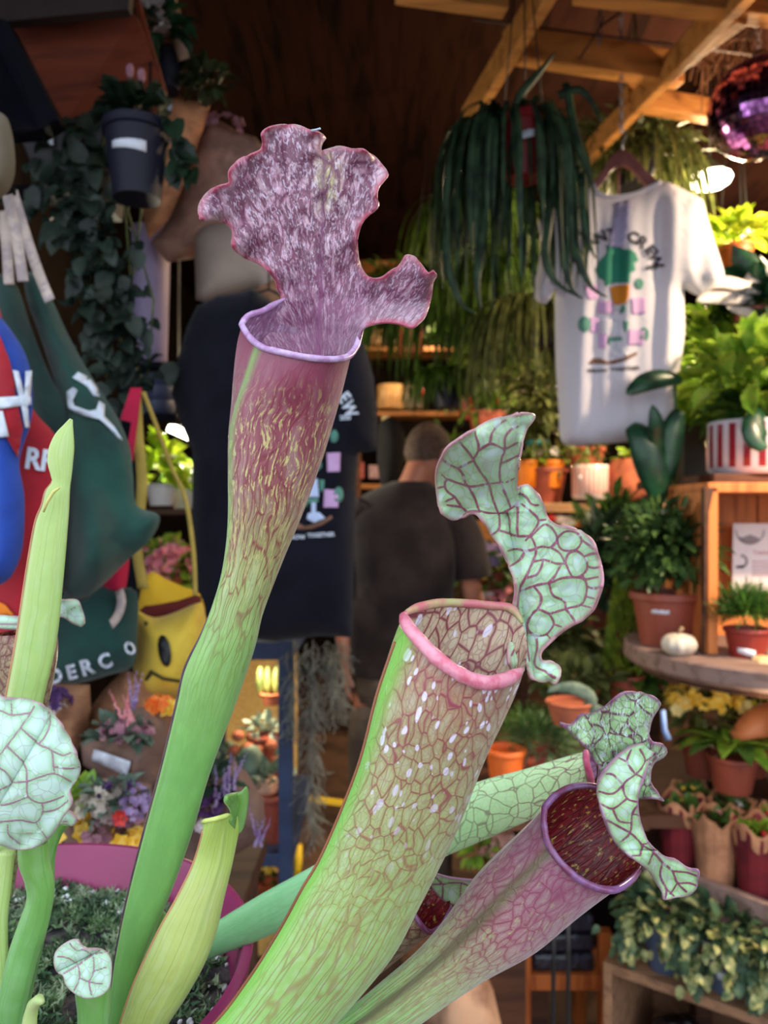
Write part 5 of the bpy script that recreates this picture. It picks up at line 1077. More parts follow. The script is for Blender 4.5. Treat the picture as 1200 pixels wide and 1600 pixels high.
decal('orange_corner', [smooth_lin([(-12, 935), (8, 945), (22, 962), (-12, 962)], 6)], s3_, mat('orange_ink', (220, 120, 20), 0.8), t3, 6, 0.006)
t5, s5_ = bag('tote_bag', 'lower green tote bag lettered in white, beside the yellow bag', [(105, 925), (150, 915), (190, 918), (214, 925), (214, 990), (208, 1040), (170, 1055), (120, 1068), (75, 1062), (70, 1010), (80, 960)], 1.12, 0.04, mat('deep_green_canvas', (8, 62, 56), 0.9, scale=10, rgb2=(6, 48, 44), sheen=0.2))
lettering('lettering', [('D', 86, 1056, 24, -12, 1.0), ('E', 112, 1050, 23, -14, 1.0), ('R', 137, 1042, 25, -16, 1.0), ('C', 164, 1033, 24, -22, 0.95), ('O', 203, 1013, 22, -30, 0.7)], s5_, m_ink, t5, 0.004, label='white letters')
handles(t5, [[(186, 922, 1.09), (190, 940, 1.085), (184, 962, 1.085), (172, 978, 1.09)]], 0.006)
t6, s6_ = bag('tote_bag', 'crimson tote bag peeping out under the large green one', [(150, 880), (196, 850), (202, 880), (190, 935), (160, 925)], 1.13, 0.03, mat('crimson_canvas', (180, 20, 62), 0.9, var=0.1), soft=12)
# red strap
rs_ = thing('bag_strap', 'crimson and yellow strap slanting up beside the trailing vine', 'strap', P(205, 690, 1.2))
slab([(204, 606, 1.2), (220, 606, 1.2), (206, 720, 1.2), (196, 716, 1.2), (205, 660, 1.2), (188, 655, 1.2)], 0.006, MB()).build('red_strap', mat('crimson_canvas', (180, 20, 62), 0.9), rs_, smooth=False)
# yellow smiling bag
t7, s7_ = bag('yellow_bag', 'yellow bag with a black oval eye, hung left of the black shirt', [(212, 950), (218, 955), (240, 965), (270, 958), (300, 945), (314, 941), (325, 990), (315, 1050), (285, 1098), (250, 1102), (215, 1090), (208, 1040), (212, 980)], 1.2, 0.06, m_ybag, group=None, soft=22)
decal('eye', [[(257+10*math.cos(a*PI/8)+3.5*math.sin(a*PI/8), 1017+25*math.sin(a*PI/8)) for a in range(16)]], s7_, m_wire, t7, 6, 0.004, True, label='black oval eye')
decal('mouth_line', [smooth_lin([(225, 1062), (232, 1050), (236, 1046), (240, 1050), (256, 1058), (290, 1064), (290, 1068), (255, 1063), (238, 1054), (230, 1064)], 6)], s7_, mat('ink_olive', (60, 56, 20), 0.8), t7, 6, 0.004, label='thin dark mouth line')
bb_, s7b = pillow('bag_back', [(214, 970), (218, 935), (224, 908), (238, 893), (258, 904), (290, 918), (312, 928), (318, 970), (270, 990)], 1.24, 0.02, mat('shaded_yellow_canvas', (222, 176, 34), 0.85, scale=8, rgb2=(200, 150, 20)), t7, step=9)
decal('bag_opening', [smooth_lin([(217, 955), (226, 947), (250, 944), (280, 938), (305, 930), (314, 932), (316, 960), (280, 975), (230, 976)], 8)], s7b, mat('maroon_lining', (96, 24, 20), 0.9), t7, 8, 0.005, label='dark red slit of the opening')
MB().tube([P(228, 973, 1.135), P(228, 975, 1.13)], 0.003, 10).build('snap', mat('ink_olive', (60, 56, 20), 0.8), t7)
for pts in ([(212, 610, 1.22), (216, 680, 1.22), (222, 760, 1.21), (214, 850, 1.2), (224, 920, 1.19)], [(224, 612, 1.24), (246, 670, 1.24), (268, 730, 1.24), (290, 780, 1.24), (302, 860, 1.22), (305, 930, 1.2)]):
    sp = [P(*q) for q in smooth_closed(pts, 8, False)]; g = MB()
    w_ = 0.008 if pts[0][0] == 212 else 0.0035
    vs = []
    for p in sp: vs += [p-Vector((w_, 0, 0)), p+Vector((w_, 0, 0))]
    g.add(vs, [(2*i, 2*i+1, 2*i+3, 2*i+2) for i in range(len(sp)-1)]); g.build('handle', mat('mustard_tape', (170, 146, 66), 0.85, var=0.1), t7, solid=0.003)
# khaki cap at the far left
o, s = pillow('cap', [(-30, 180), (5, 178), (18, 205), (23, 245), (20, 275), (5, 302), (-30, 310)], 0.95, 0.05, mat('khaki_cloth', (104, 98, 84), 0.9, var=0.06), None, step=8); single(o, 'khaki cloth cap at the left edge above the tote bag handles', 'cap')
rail = thing('clothes_rail', 'metal rail at the left edge that the tote bags hang from', 'rail', P(-40, 300, 1.0))
MB().tube([P(-260, 300, 1.0), P(22, 296, 1.02)], 0.008, 10).build('rail_bar', m_navy, rail); MB().tube([P(-200, 300, 1.0), Vector((P(-200, 300, 1.0).x, 1.0, 0.0))], 0.012, 10).build('post', m_navy, rail)

# flowering plants behind the yellow strap
def fpot(name, label, px, py, Y, r, h, pm_, flow, fr, nf, leaf_m, bx, bz, nl, cat='plant', group=None, Ls=0.05, Lw=0.03, dz=0.0, tag_=None):
    t, c = potted(name, label, cat, px, py, Y, r, h, pm_, group, tag_=tag_); cc = c+Vector((0, 0, bz*0.6+dz))
    if nl: bush(cc, bx, bx*0.8, bz, nl, Ls, Lw, 0.5, -0.5).build('foliage', leaf_m, t)
    if nf: blossoms(cc, bx, bx*0.85, bz, nf, fr).build('flowers', flow, t)
    return t
fpot('flowering_plant', 'pink flowering plant between the yellow bag strap and the black shirt', 268, 1000, 2.2, 0.07, 0.11, m_white, F_pink, 0.024, 46, G_lite, 0.085, 0.11, 70)
fpot('flowering_plant', 'salmon flowering plant low behind the yellow bag', 262, 930, 2.35, 0.05, 0.08, m_terra, F_pink, 0.02, 30, G_mid, 0.07, 0.05, 40)
fpot('lime_plant', 'lime green plant lit by the tube lamp', 252, 790, 2.5, 0.05, 0.07, m_white, F_white, 0.02, 8, G_lime, 0.06, 0.08, 60, Ls=0.07, Lw=0.05)
fpot('lime_plant', 'bright green plant and white bloom just below the tube lamp', 290, 800, 2.7, 0.05, 0.08, m_white, F_white, 0.025, 10, G_lite, 0.05, 0.05, 40)

# ------------------------------------------------------------------ black t-shirt on a hanger
YB = 1.5
bs = thing('t_shirt', 'black t-shirt with a coloured print, hanging behind the tall maroon pitcher', 't-shirt', P(430, 470, YB))
bo, bsurf = pillow('body', [(308, 478), (340, 462), (372, 457), (396, 451), (412, 462), (440, 482), (500, 492), (545, 510), (570, 540), (584, 590), (590, 650), (588, 705), (560, 708), (556, 760), (553, 880), (550, 996), (500, 994), (430, 1002), (360, 994), (298, 984), (300, 850), (301, 705), (282, 660), (268, 615), (278, 560), (292, 510)], YB, 0.06, m_btee, bs, step=9, smooth=False, soft=20,
                   fold=lambda x, y: 0.006*math.sin(x*0.06+0.8*math.sin(y*0.01))+0.006*mn.noise(Vector((x/70, y/140, 4))))
art(bsurf, bs, lambda x, y: (523+(x-1000)*0.92, 838+(y-578)*1.16), m_ink, mat('ink_ice', (190, 206, 240), 0.8, var=0.03), step=5)
hb = thing('clothes_hanger', 'wire hanger inside the black t-shirt', 'hanger', P(420, 440, YB))
MB().tube([P(330, 478, YB), P(420, 452, YB), P(520, 505, YB)], 0.003, 6).build('hanger_bar', m_wire, hb); MB().tube([P(420, 452, YB), P(420, 380, YB), P(428, 368, YB)], 0.002, 6).build('hook', m_wire, hb)

# ------------------------------------------------------------------ bouquets low at the left
def bouquet(label, outline, Y, mt, flowers, group='paper wrapped bouquets', tagp=None, thick=0.05):
    t, s = wrap('wrapped_bouquet', label, outline, Y, thick, mt, group)
    if tagp:
        decal('price_label', [smooth_lin(tagp, 8)], s, M_PAPER, t, 8, 0.006)
    for fm, px, py, rx, rz, n, r_, nm in flowers:
        y_ = Y-thick-0.012; n = int(n*1.7)
        if nm == 'spikes':
            g = MB()
            for i in range(n):
                a = P(px+random.uniform(-1, 1)*rx, py+random.uniform(-1, 1)*rz, y_-0.02); d = Vector((random.uniform(-.4, .5), -0.2, 1)).normalized()
                for q in range(12): g.ball(a+d*q*r_*0.35+rdir()*r_*0.1, r_*0.28*(1-q/16), n=6)
            g.build('flower_spikes', fm, t)
        elif nm == 'leaf': bush(P(px, py, y_), rx/1200*Y, 0.02, rz/1200*Y, n, r_, r_*0.5).build('leaves', fm, t)
        else: blossoms(P(px, py, y_), rx/1200*Y, 0.025, rz/1200*Y, n, r_).build('flowers', fm, t)
    return t
bouquet('pink spiked bouquet in brown paper below the smiling yellow bag, white label on its front', [(150, 1150), (180, 1110), (230, 1105), (262, 1130), (258, 1220), (240, 1260), (180, 1230), (130, 1195), (125, 1160)], 1.10, m_kraft2,
        [(F_dusty, 195, 1145, 35, 20, 50, 0.007, 'f'), (F_pink, 200, 1125, 35, 8, 3, 0.010, 'spikes'), (F_lil, 205, 1100, 12, 6, 2, 0.012, 'spikes'), (G_grey, 190, 1150, 40, 20, 30, 0.03, 'leaf')], tagp=[(147, 1170), (204, 1190), (199, 1213), (143, 1188)])
bouquet('brown paper bouquet with purple flowers at the far left, above the round pale hood', [(60, 1065), (140, 1070), (142, 1110), (120, 1180), (90, 1200), (50, 1180), (50, 1100)], 1.12, m_kraft, [(F_pur, 85, 1095, 22, 14, 16, 0.010, 'f'), (F_white, 88, 1108, 10, 6, 4, 0.01, 'f')])
bouquet('tall brown paper cone behind the pink spiked bouquet', [(195, 1045), (215, 1055), (270, 1110), (268, 1200), (180, 1140), (132, 1150), (140, 1110), (160, 1080)], 1.18, m_kraft, [(F_or, 250, 1102, 14, 5, 7, 0.014, 'f'), (F_yel, 270, 1108, 10, 4, 5, 0.014, 'f')])
bouquet('mixed bouquet of red, white and lilac flowers behind the mauve pot', [(110, 1240), (150, 1215), (235, 1225), (250, 1290), (225, 1350), (110, 1350), (95, 1300)], 0.98, m_kraft2,
        [(leafmat('cream_small_petals', (206, 196, 180), (170, 150, 150), 0.7, 0.3), 165, 1262, 36, 30, 40, 0.009, 'f'), (F_red, 158, 1248, 8, 8, 4, 0.012, 'f'), (F_red, 198, 1265, 6, 6, 3, 0.010, 'f'), (F_lil, 212, 1262, 24, 34, 34, 0.0055, 'f'), (F_dusty, 185, 1280, 40, 26, 30, 0.006, 'f'),
         (G_lite, 130, 1245, 18, 18, 16, 0.022, 'leaf'), (G_grey, 175, 1255, 46, 34, 40, 0.02, 'leaf'), (F_yel, 106, 1300, 22, 8, 6, 0.02, 'f'), (F_yel, 200, 1316, 22, 5, 6, 0.018, 'f'), (F_dusty, 150, 1308, 26, 10, 12, 0.008, 'f'), (F_pur, 180, 1235, 34, 12, 12, 0.006, 'f')])
bouquet('lilac and purple bouquet in grey paper right of the tall pitcher stem', [(318, 1190), (350, 1180), (385, 1205), (412, 1250), (415, 1290), (395, 1320), (350, 1345), (285, 1380), (265, 1360), (290, 1280)], 1.1, m_kraft2,
        [(F_lil, 350, 1240, 24, 26, 5, 0.011, 'spikes'), (F_pur, 330, 1262, 22, 18, 20, 0.008, 'f'), (F_white, 318, 1278, 16, 14, 10, 0.008, 'f'), (F_lil, 398, 1300, 10, 24, 3, 0.010, 'spikes'), (G_dark, 335, 1225, 24, 20, 16, 0.03, 'leaf')])

# ------------------------------------------------------------------ navy stand with cacti
m_steel = mat('navy_steel', (40, 56, 88), 0.5, scale=6, rgb2=(28, 42, 70)); YT = 1.75
st = thing('plant_stand', 'navy painted steel plant stand behind the tall pitcher stem', 'stand', P(448, 1380, YT))
def post(px, Y, y0, y1, w=0.032): return MB().box((P(px, y0, Y)+P(px, y1, Y))/2, w, w, (P(px, y0, Y)-P(px, y1, Y)).length)
zf = -CAMZ*1200/YT; 
post(447, YT, 1000, 800+1200*CAMZ/YT).build('leg', m_steel, st, smooth=False, bevel=0.002)
post(447, YT+0.5, 1000*0+955, 800+1200*CAMZ/(YT+0.5)).build('leg', m_steel, st, smooth=False, bevel=0.002)
x0 = P(270, 1015, YT); x1 = P(458, 1015, YT); x0b = x0+Vector((0, 0.5, 0)); x1b = x1+Vector((0, 0.5, 0))
Vector; MB().box((x0.x, YT, x0.z/2), 0.032, 0.032, x0.z).build('leg', m_steel, st, smooth=False, bevel=0.002); MB().box((x0.x, YT+0.5, x0.z/2), 0.032, 0.032, x0.z).build('leg', m_steel, st, smooth=False, bevel=0.002)
for nm, py, h_ in (('top_shelf', 1016, 0.04), ('lower_shelf', 1340, 0.03)):
    a = P(270, py, YT); b = P(458, py, YT); MB().box(((a.x+b.x)/2, YT+0.25, a.z), b.x-a.x, 0.53, h_).build(nm, m_steel, st, smooth=False, bevel=0.003)
zs = P(400, 1330, YT).z
k = 0
for px, dy, r_, kind in ((392, 0.10, 0.042, 0), (425, 0.06, 0.036, 1), (360, 0.2, 0.04, 1), (415, 0.26, 0.04, 0)):
    Y_ = YT+dy; py = 800+(CAMZ-zs)*1200/Y_
    t, c = potted('potted_cactus', ('round grey-green cactus', 'clustered grey succulent', 'clustered succulent behind the stem', 'spiny upright cactus')[k]+' in a dark pot on the navy stand', 'cactus', px, py, Y_, r_, 0.11, m_terra2, 'cacti on the navy stand')
    if kind == 0: g = MB(); g.ball(c+Vector((0, 0, 0.05)), 0.035, 0.035, 0.05, n=24, wob=0.1)
    else: g = bush(c+Vector((0, 0, 0.03)), 0.045, 0.04, 0.035, 60, 0.03, 0.018, -0.3)
    g.build('cactus_body' if kind == 0 else 'foliage', G_grey, t); k += 1
# upper cluster of little clay pots hanging in a crate inside the stand
for i, (px, py) in enumerate([(372, 1150), (388, 1168), (366, 1172), (404, 1172), (424, 1165), (385, 1190), (428, 1190)]):
    b = P(px, py, 1.9); o = MB().ball(b, 0.016, 0.016, 0.013, n=12).build('clay_bead', m_terra); single(o, ('highest and furthest left', 'second from the left in the upper row', 'lower left', 'third in the upper row', 'furthest right in the upper row', 'lowest middle', 'lowest right')[i]+' of the clay balls inside the navy stand', 'clay ball', 'clay balls inside the navy stand')
    _lab = True
t, c = potted('potted_succulent', 'blue-grey rosette succulent over the clay balls in the navy stand', 'succulent', 410, 1180, 1.95, 0.04, 0.05, m_terra2)
bush(c+Vector((0, 0, 0.02)), 0.035, 0.03, 0.025, 50, 0.028, 0.014, -0.2).build('foliage', leafmat('pale_succulent', (150, 166, 150), (110, 130, 118), 0.5, 0.15), t)
t, c = potted('potted_cactus', 'tiny golden cactus lit from behind in the navy stand', 'cactus', 425, 1100, 2.0, 0.03, 0.03, m_terra)
for dx in (-0.03, -0.01, 0.012, 0.03): MB().ball(c+Vector((dx, 0, 0.03)), 0.012, 0.012, 0.04, n=12).build('stem', G_olive, t)
single(MB().ball(P(408, 1228, 1.85), 0.045, 0.045, 0.03, n=24, wob=0.1).build('pebble_pumpkin', mat('pale_gourd', (190, 150, 130), 0.6, var=0.1)), 'pale gourd in front of the clay balls inside the navy stand', 'gourd')
pn = MB().box((P(405, 0, 2.6).x, 2.6, 0.52), 0.26, 0.03, 1.04).build('woven_panel', mat('straw_panel', (238, 196, 110), 0.7, scale=60, rgb2=(214, 160, 84), stretch=(1, 1, 4)), smooth=False, bevel=0.01)
single(pn, 'straw coloured woven panel seen through the navy stand', 'panel')
bulb_light('under_shelf_light', P(400, 1045, 1.95), 5.0, (1.0, 0.8, 0.5), 0.03)
# air plants hanging from the top shelf
m_moss3 = leafmat('grey_spanish_moss', (150, 150, 140), (112, 112, 104), 0.8, 0.3)
for lb, xs, y0, y1, n in (('long strand of grey spanish moss hanging right of the navy stand', (478, 500), 1000, 1300, 230), ('short tangle of grey spanish moss beside the person in black', (505, 545), 1000, 1110, 160), ('thin strand of grey spanish moss over the navy stand leg', (448, 470), 1000, 1150, 70)):
    t = thing('spanish_moss', lb, 'air plant', P(sum(xs)/2, y1, 1.72), 'spanish moss strands'); g = MB()
    for i in range(n):
        x = random.uniform(*xs); f = random.random(); y = y0+(y1-y0)*f; mid = sum(xs)/2; x = mid+(x-mid)*(1-0.6*f)
        a = P(x, y, 1.72+random.uniform(-.02, .02)); pts = [a]
        d = Vector((random.uniform(-1, 1), random.uniform(-1, 1), -1.2)).normalized()
        for q in range(5): d = (d+rdir()*0.8+Vector((0, 0, -0.25))).normalized(); pts.append(pts[-1]+d*0.012)
        g.tube(pts, 0.0009, 4, cap=False)
    g.tube([P(sum(xs)/2, y0, 1.72), P(sum(xs)/2, y1, 1.72)], 0.0015, 5)
    g.build('strands', m_moss3, t, kind='stuff')
hk = MB().bar(P(440, 984, 1.72), P(546, 988, 1.72), 0.015, 0.015).build('hanging_bar', m_steel, smooth=False); single(hk, 'thin navy bar the spanish moss hangs from', 'bar')
single(MB().bar(P(455, 1244, 2.3), P(545, 1256, 2.3), 0.012, 0.018).build('yellow_strip', mat('bright_yellow', (236, 190, 30), 0.6, var=0.05), smooth=False, bevel=0.002), 'bright yellow strip right of the navy stand leg', 'strip')
t, c = potted('potted_primrose', 'yellow flowering pot on the floor behind the navy stand leg', 'plant', 415, 1440, 2.35, 0.07, 0.12, m_terra2); blossoms(c+Vector((0, 0, 0.04)), 0.09, 0.08, 0.07, 22, 0.022).build('flowers', F_yel, t); bush(c+Vector((0, 0, 0.02)), 0.09, 0.08, 0.06, 60, 0.05, 0.025).build('foliage', G_mid, t)
single(MB().tube([P(466, 1320, 2.2), P(466, 1345, 2.2), P(464, 1365, 2.2)], 0.012, 10).build('yellow_tie', mat('bright_yellow', (236, 190, 30), 0.6)), 'short upright yellow tie beside the navy stand leg', 'tie')

# supports hidden behind the bags and the mauve pot
pz = P(236, 572, 1.75).z
po = thing('display_post', 'dark post behind the tote bags that carries the lavender bucket', 'post', (P(240, 0, 1.78).x, 1.78, 0))
MB().box((P(240, 0, 1.78).x, 1.77, pz-0.008), 0.17, 0.15, 0.014).build('top_plate', m_navy, po, smooth=False, bevel=0.002)
MB().box((P(240, 0, 1.78).x-0.06, 1.80, (pz-0.015)/2), 0.04, 0.04, pz-0.015).build('upright', m_navy, po, smooth=False)
MB().box((P(250, 0, 1.78).x, 1.78, P(0, 650, 1.78).z-0.008), 0.10, 0.10, 0.014).build('lower_plate', m_navy, po, smooth=False, bevel=0.002)
ft = thing('flower_table', 'dark table behind the mauve pot on which the paper wrapped bouquets stand', 'table', (-0.42, 1.1, 0))
MB().box((-0.42, 1.1, 0.93), 0.44, 0.42, 0.03).build('tabletop', m_shelf_dk, ft, smooth=False, bevel=0.003)
for dx in (-0.19, 0.19):
    for dy in (-0.18, 0.18): MB().box((-0.42+dx, 1.1+dy, 0.4575), 0.035, 0.035, 0.915).build('leg', m_shelf_dk, ft, smooth=False)
ft = thing('plant_table', 'dark table behind the yellow bag under the lime and pink plants', 'table', (-0.68, 2.4, 0)); tz_ = P(0, 1000, 2.2).z
MB().box((-0.68, 2.35, tz_-0.015), 0.40, 0.7, 0.03).build('tabletop', m_shelf_dk, ft, smooth=False, bevel=0.003)
MB().box((-0.68, 2.62, P(0, 795, 2.5).z-0.01), 0.40, 0.34, 0.02).build('raised_board', m_shelf_dk, ft, smooth=False, bevel=0.003)
for dx in (-0.18, 0.18):
    for dy in (-0.3, 0.3): MB().box((-0.68+dx, 2.35+dy, (tz_-0.03)/2), 0.035, 0.035, tz_-0.03).build('leg', m_shelf_dk, ft, smooth=False)
    MB().box((-0.68+dx, 2.70, (tz_+P(0, 795, 2.5).z-0.02)/2), 0.03, 0.03, P(0, 795, 2.5).z-0.02-tz_).build('riser', m_shelf_dk, ft, smooth=False)
# ------------------------------------------------------------------ the person in black
m_skin = mat('skin', (196, 132, 108), 0.55, scale=12, rgb2=(180, 112, 90)); m_hair = mat('cropped_hair', (104, 80, 66), 0.8, scale=90, rgb2=(70, 52, 44), bstr=0.6, bdist=0.004)
m_ptee = mat('faded_black_cotton', (48, 40, 42), 0.95, scale=9, rgb2=(34, 28, 32), sheen=0.15, bstr=0.4, bdist=0.012, spec=0.2); m_trs = mat('khaki_trousers', (120, 104, 90), 0.9, scale=9, rgb2=(96, 82, 72), bstr=0.4, bdist=0.01)
m_shoe = mat('dark_shoe', (40, 36, 36), 0.6)
YP = 2.7
per = thing('person', 'person in a black t-shirt and khaki trousers seen from behind in the aisle', 'person', (0.06, YP, 0))
def skin_body(name, verts, edges, radii, mt, parent, root=0, sub=2, label=None):
    me = bpy.data.meshes.new(name); off = parent.location
    me.from_pydata([tuple(Vector(v)-off) for v in verts], edges, []); me.materials.append(mt)
    o = bpy.data.objects.new(name, me); COL.objects.link(o); o.parent = parent
    sk = o.modifiers.new('skin', 'SKIN'); sk.use_smooth_shade = True; sk.branch_smoothing = 0.6
    if not me.skin_vertices: 
        bm_ = None
    sv = me.skin_vertices[0].data if me.skin_vertices else None
    if sv is None:
        bpy.context.view_layer.objects.active = o
    for i, r_ in enumerate(radii): sv[i].radius = r_ if isinstance(r_, tuple) else (r_, r_)
    for i in range(len(verts)): sv[i].use_root = (i == root)
    s_ = o.modifiers.new('sub', 'SUBSURF'); s_.levels = sub; s_.render_levels = sub
    if label: o['label'] = label
    return o
def rloft(c_list, n=28):
    """rings: (x,y,z,rx,ry)"""
    return [[Vector((x+math.cos(2*PI*j/n)*rx, y+math.sin(2*PI*j/n)*ry, z)) for j in range(n)] for x, y, z, rx, ry in c_list]
X0 = 0.06
bodyv = [(X0, YP, 0.96), (X0, YP, 1.12), (X0, YP+0.01, 1.30), (X0+0.01, YP+0.02, 1.46), (X0+0.03, YP+0.04, 1.575), (X0+0.06, YP+0.05, 1.64), (X0+0.085, YP+0.06, 1.71),
         (X0+0.155, YP+0.02, 1.485), (X0+0.235, YP+0.03, 1.36), (X0+0.25, YP+0.05, 1.21), (X0+0.285, YP+0.15, 1.13), (X0+0.30, YP+0.24, 1.10),
         (X0-0.14, YP+0.02, 1.48), (X0-0.20, YP+0.03, 1.36), (X0-0.22, YP+0.02, 1.20), (X0-0.20, YP+0.0, 1.06), (X0-0.19, YP+0.01, 0.98),
         (X0+0.10, YP, 0.90), (X0+0.11, YP-0.01, 0.50), (X0+0.115, YP+0.02, 0.10), (X0+0.12, YP+0.14, 0.045), (X0-0.10, YP, 0.90), (X0-0.11, YP+0.02, 0.50), (X0-0.115, YP+0.05, 0.10), (X0-0.12, YP+0.17, 0.045)]
bodye = [(0, 1), (1, 2), (2, 3), (3, 4), (4, 5), (5, 6), (3, 7), (7, 8), (8, 9), (9, 10), (10, 11), (3, 12), (12, 13), (13, 14), (14, 15), (15, 16), (0, 17), (17, 18), (18, 19), (19, 20), (0, 21), (21, 22), (22, 23), (23, 24)]
bodyr = [(0.13, 0.09), (0.12, 0.09), (0.13, 0.09), (0.10, 0.07), 0.05, 0.050, 0.05, 0.046, 0.044, 0.042, 0.034, 0.028, 0.042, 0.044, 0.042, 0.034, 0.028, 0.085, 0.058, 0.042, 0.035, 0.085, 0.058, 0.042, 0.035]
# hands: palm and five fingers on each arm end
def hand_pts(wr, d, side):
    global bodyv, bodye, bodyr
    d = Vector(d).normalized(); w = Vector(side).normalized(); up = d.cross(w); wi = len(bodyv)
    return
for wi, d, side in ((11, Vector((0.3, 0.9, -0.15)), Vector((0.9, -0.3, 0.1))), (16, Vector((0.05, 0.1, -1.0)), Vector((0.2, 0.95, 0.1)))):
    d.normalize(); side = (side-d*side.dot(d)).normalized(); nrm = d.cross(side); base = Vector(bodyv[wi]); pi_ = len(bodyv)
    bodyv.append(tuple(base+d*0.05)); bodyr.append((0.036, 0.016)); bodye.append((wi, pi_))
    for q, (s_, L_) in enumerate(((-0.03, 0.062), (-0.01, 0.074), (0.011, 0.070), (0.03, 0.055))):
        k0 = base+d*0.088+side*s_; a_ = len(bodyv)
        bodyv.append(tuple(k0)); bodyv.append(tuple(k0+d*L_*0.5+nrm*0.008)); bodyv.append(tuple(k0+d*L_*0.85+nrm*0.026)); bodyr += [0.0095, 0.0085, 0.0075]; bodye += [(pi_, a_), (a_, a_+1), (a_+1, a_+2)]
    a_ = len(bodyv); k0 = base+d*0.035-side*0.034+nrm*0.008
    bodyv.append(tuple(k0)); bodyv.append(tuple(k0+d*0.03-side*0.014+nrm*0.012)); bodyv.append(tuple(k0+d*0.052-side*0.012+nrm*0.022)); bodyr += [0.012, 0.0105, 0.0085]; bodye += [(pi_, a_), (a_, a_+1), (a_+1, a_+2)]
try:
    bpy.context.view_layer.update()
    skm = bpy.data.meshes.new('t'); 
    bpy.data.meshes.remove(skm)
except Exception: pass
def mk_skin(name, verts, edges, radii, mt, parent):
    me = bpy.data.meshes.new(name); me.from_pydata([tuple(Vector(v)-parent.location) for v in verts], edges, []); me.materials.append(mt)
    o = bpy.data.objects.new(name, me); COL.objects.link(o); o.parent = parent
    sk = o.modifiers.new('skin', 'SKIN'); sk.use_smooth_shade = True
    if not me.skin_vertices:
        with bpy.context.temp_override(object=o, active_object=o): bpy.ops.mesh.customdata_skin_add()
    sv = me.skin_vertices[0].data
    for i, r_ in enumerate(radii): sv[i].radius = r_ if isinstance(r_, tuple) else (r_, r_); sv[i].use_root = (i == 0)
    s_ = o.modifiers.new('sub', 'SUBSURF'); s_.levels = 2; s_.render_levels = 2
    return o
mk_skin('body', bodyv, bodye, bodyr, m_skin, per)
# head: looks ahead and to the right
HC = Vector((X0+0.10, YP+0.08, 1.705)); q = Matrix.Rotation(-0.75, 3, 'Z') @ Matrix.Rotation(-0.15, 3, 'X')   # face direction +Y turned right
hd = MB(); rings = []; n = 32
def head_pt(x, y, z, k_=1.0):
    X = x*0.076; Yy = y*0.097; Z = z*0.118
    if z < 0: X *= 1+0.25*z; Yy *= (1+0.15*z) if y > 0 else (1+0.45*z)      # jaw narrows, nape tucks in
    if y > 0.8 and abs(x) < 0.5: Yy += 0.02*math.exp(-((z+0.05)/0.13)**2-(x/0.14)**2)   # nose
    if y > 0.6: Yy += 0.006*math.exp(-((z+0.42)/0.06)**2-(x/0.25)**2)+0.006*math.exp(-((z+0.72)/0.1)**2-(x/0.25)**2)-0.007*math.exp(-((z-0.08)/0.08)**2)*(math.exp(-((x-0.38)/0.14)**2)+math.exp(-((x+0.38)/0.14)**2))
    return HC+q @ (Vector((X, Yy, Z))*k_)
for i in range(25):
    a = PI*(i+0.001)/24.002; ring = []
    for j in range(n):
        b = 2*PI*j/n; ring.append(head_pt(math.sin(a)*math.cos(b), math.sin(a)*math.sin(b), math.cos(a)))
    rings.append(ring[::-1])
hd.loft(rings)
hd.build('head', m_skin, per)
for s_ in (-1, 1):
    g = MB(); g.ball((0, 0, 0), 0.008, 0.017, 0.030, n=14); g.v = [HC+q @ (Vector((s_*0.078, -0.008, -0.012))+v) for v in g.v]; g.build('ear', m_skin, per)
    g = MB(); g.ball((0, 0, 0), 0.011, n=12); g.v = [HC+q @ (Vector((s_*0.029, 0.083, 0.008))+v) for v in g.v]; g.build('eye', m_white, per)
g = MB(); g.ball((0, 0, 0), 0.024, 0.006, 0.006, n=12); g.v = [HC+q @ (Vector((0, 0.090, -0.050))+v) for v in g.v]; g.build('mouth', mat('lips', (168, 90, 84), 0.5), per)
hr = MB(); rings = []
for i in range(16):
    a = PI*0.62*(i+0.01)/15; ring = []
    for j in range(n):
        b = 2*PI*j/n; lim = 1.0
        x = math.sin(a)*math.cos(b); y = math.sin(a)*math.sin(b); z = math.cos(a)
        front = max(0, y); lim = 0.35*front+(-0.22-0.15*abs(y) if y < 0 else 0.12)
        e_ = max(0.0, min(1.0, (z-lim)/0.12)); ring.append(head_pt(x, y, z, 0.97+0.065*e_))
    rings.append(ring[::-1])
hr.loft(rings); hr.build('hair', m_hair, per, label='short dark hair')
# t-shirt: torso and sleeves in one cloth
tee = MB(); n = 32
tr_ = [(X0, YP, 0.93, 0.178, 0.125), (X0, YP, 1.0, 0.182, 0.13), (X0, YP, 1.12, 0.178, 0.125), (X0+0.0, YP+0.005, 1.28, 0.186, 0.125), (X0+0.005, YP+0.01, 1.40, 0.198, 0.125), (X0+0.01, YP+0.02, 1.48, 0.205, 0.115), (X0+0.015, YP+0.03, 1.535, 0.19, 0.095), (X0+0.025, YP+0.035, 1.575, 0.135, 0.078), (X0+0.03, YP+0.04, 1.60, 0.078, 0.066), (X0+0.035, YP+0.04, 1.608, 0.062, 0.060)]
rr = rloft(tr_, n)
for r_ in rr:
    for k_ in range(n):
        v = r_[k_]; r_[k_] = v+Vector((0, 1, 0))*0.008*math.sin(v.x*30+v.z*14)+Vector((0.006*mn.noise(v*6), 0.012*mn.noise(v*5+Vector((3, 0, 0))), 0))
tee.loft(rr, False)
tee.build('t_shirt', m_ptee, per, sub=1, solid=0.004, label='plain black t-shirt')
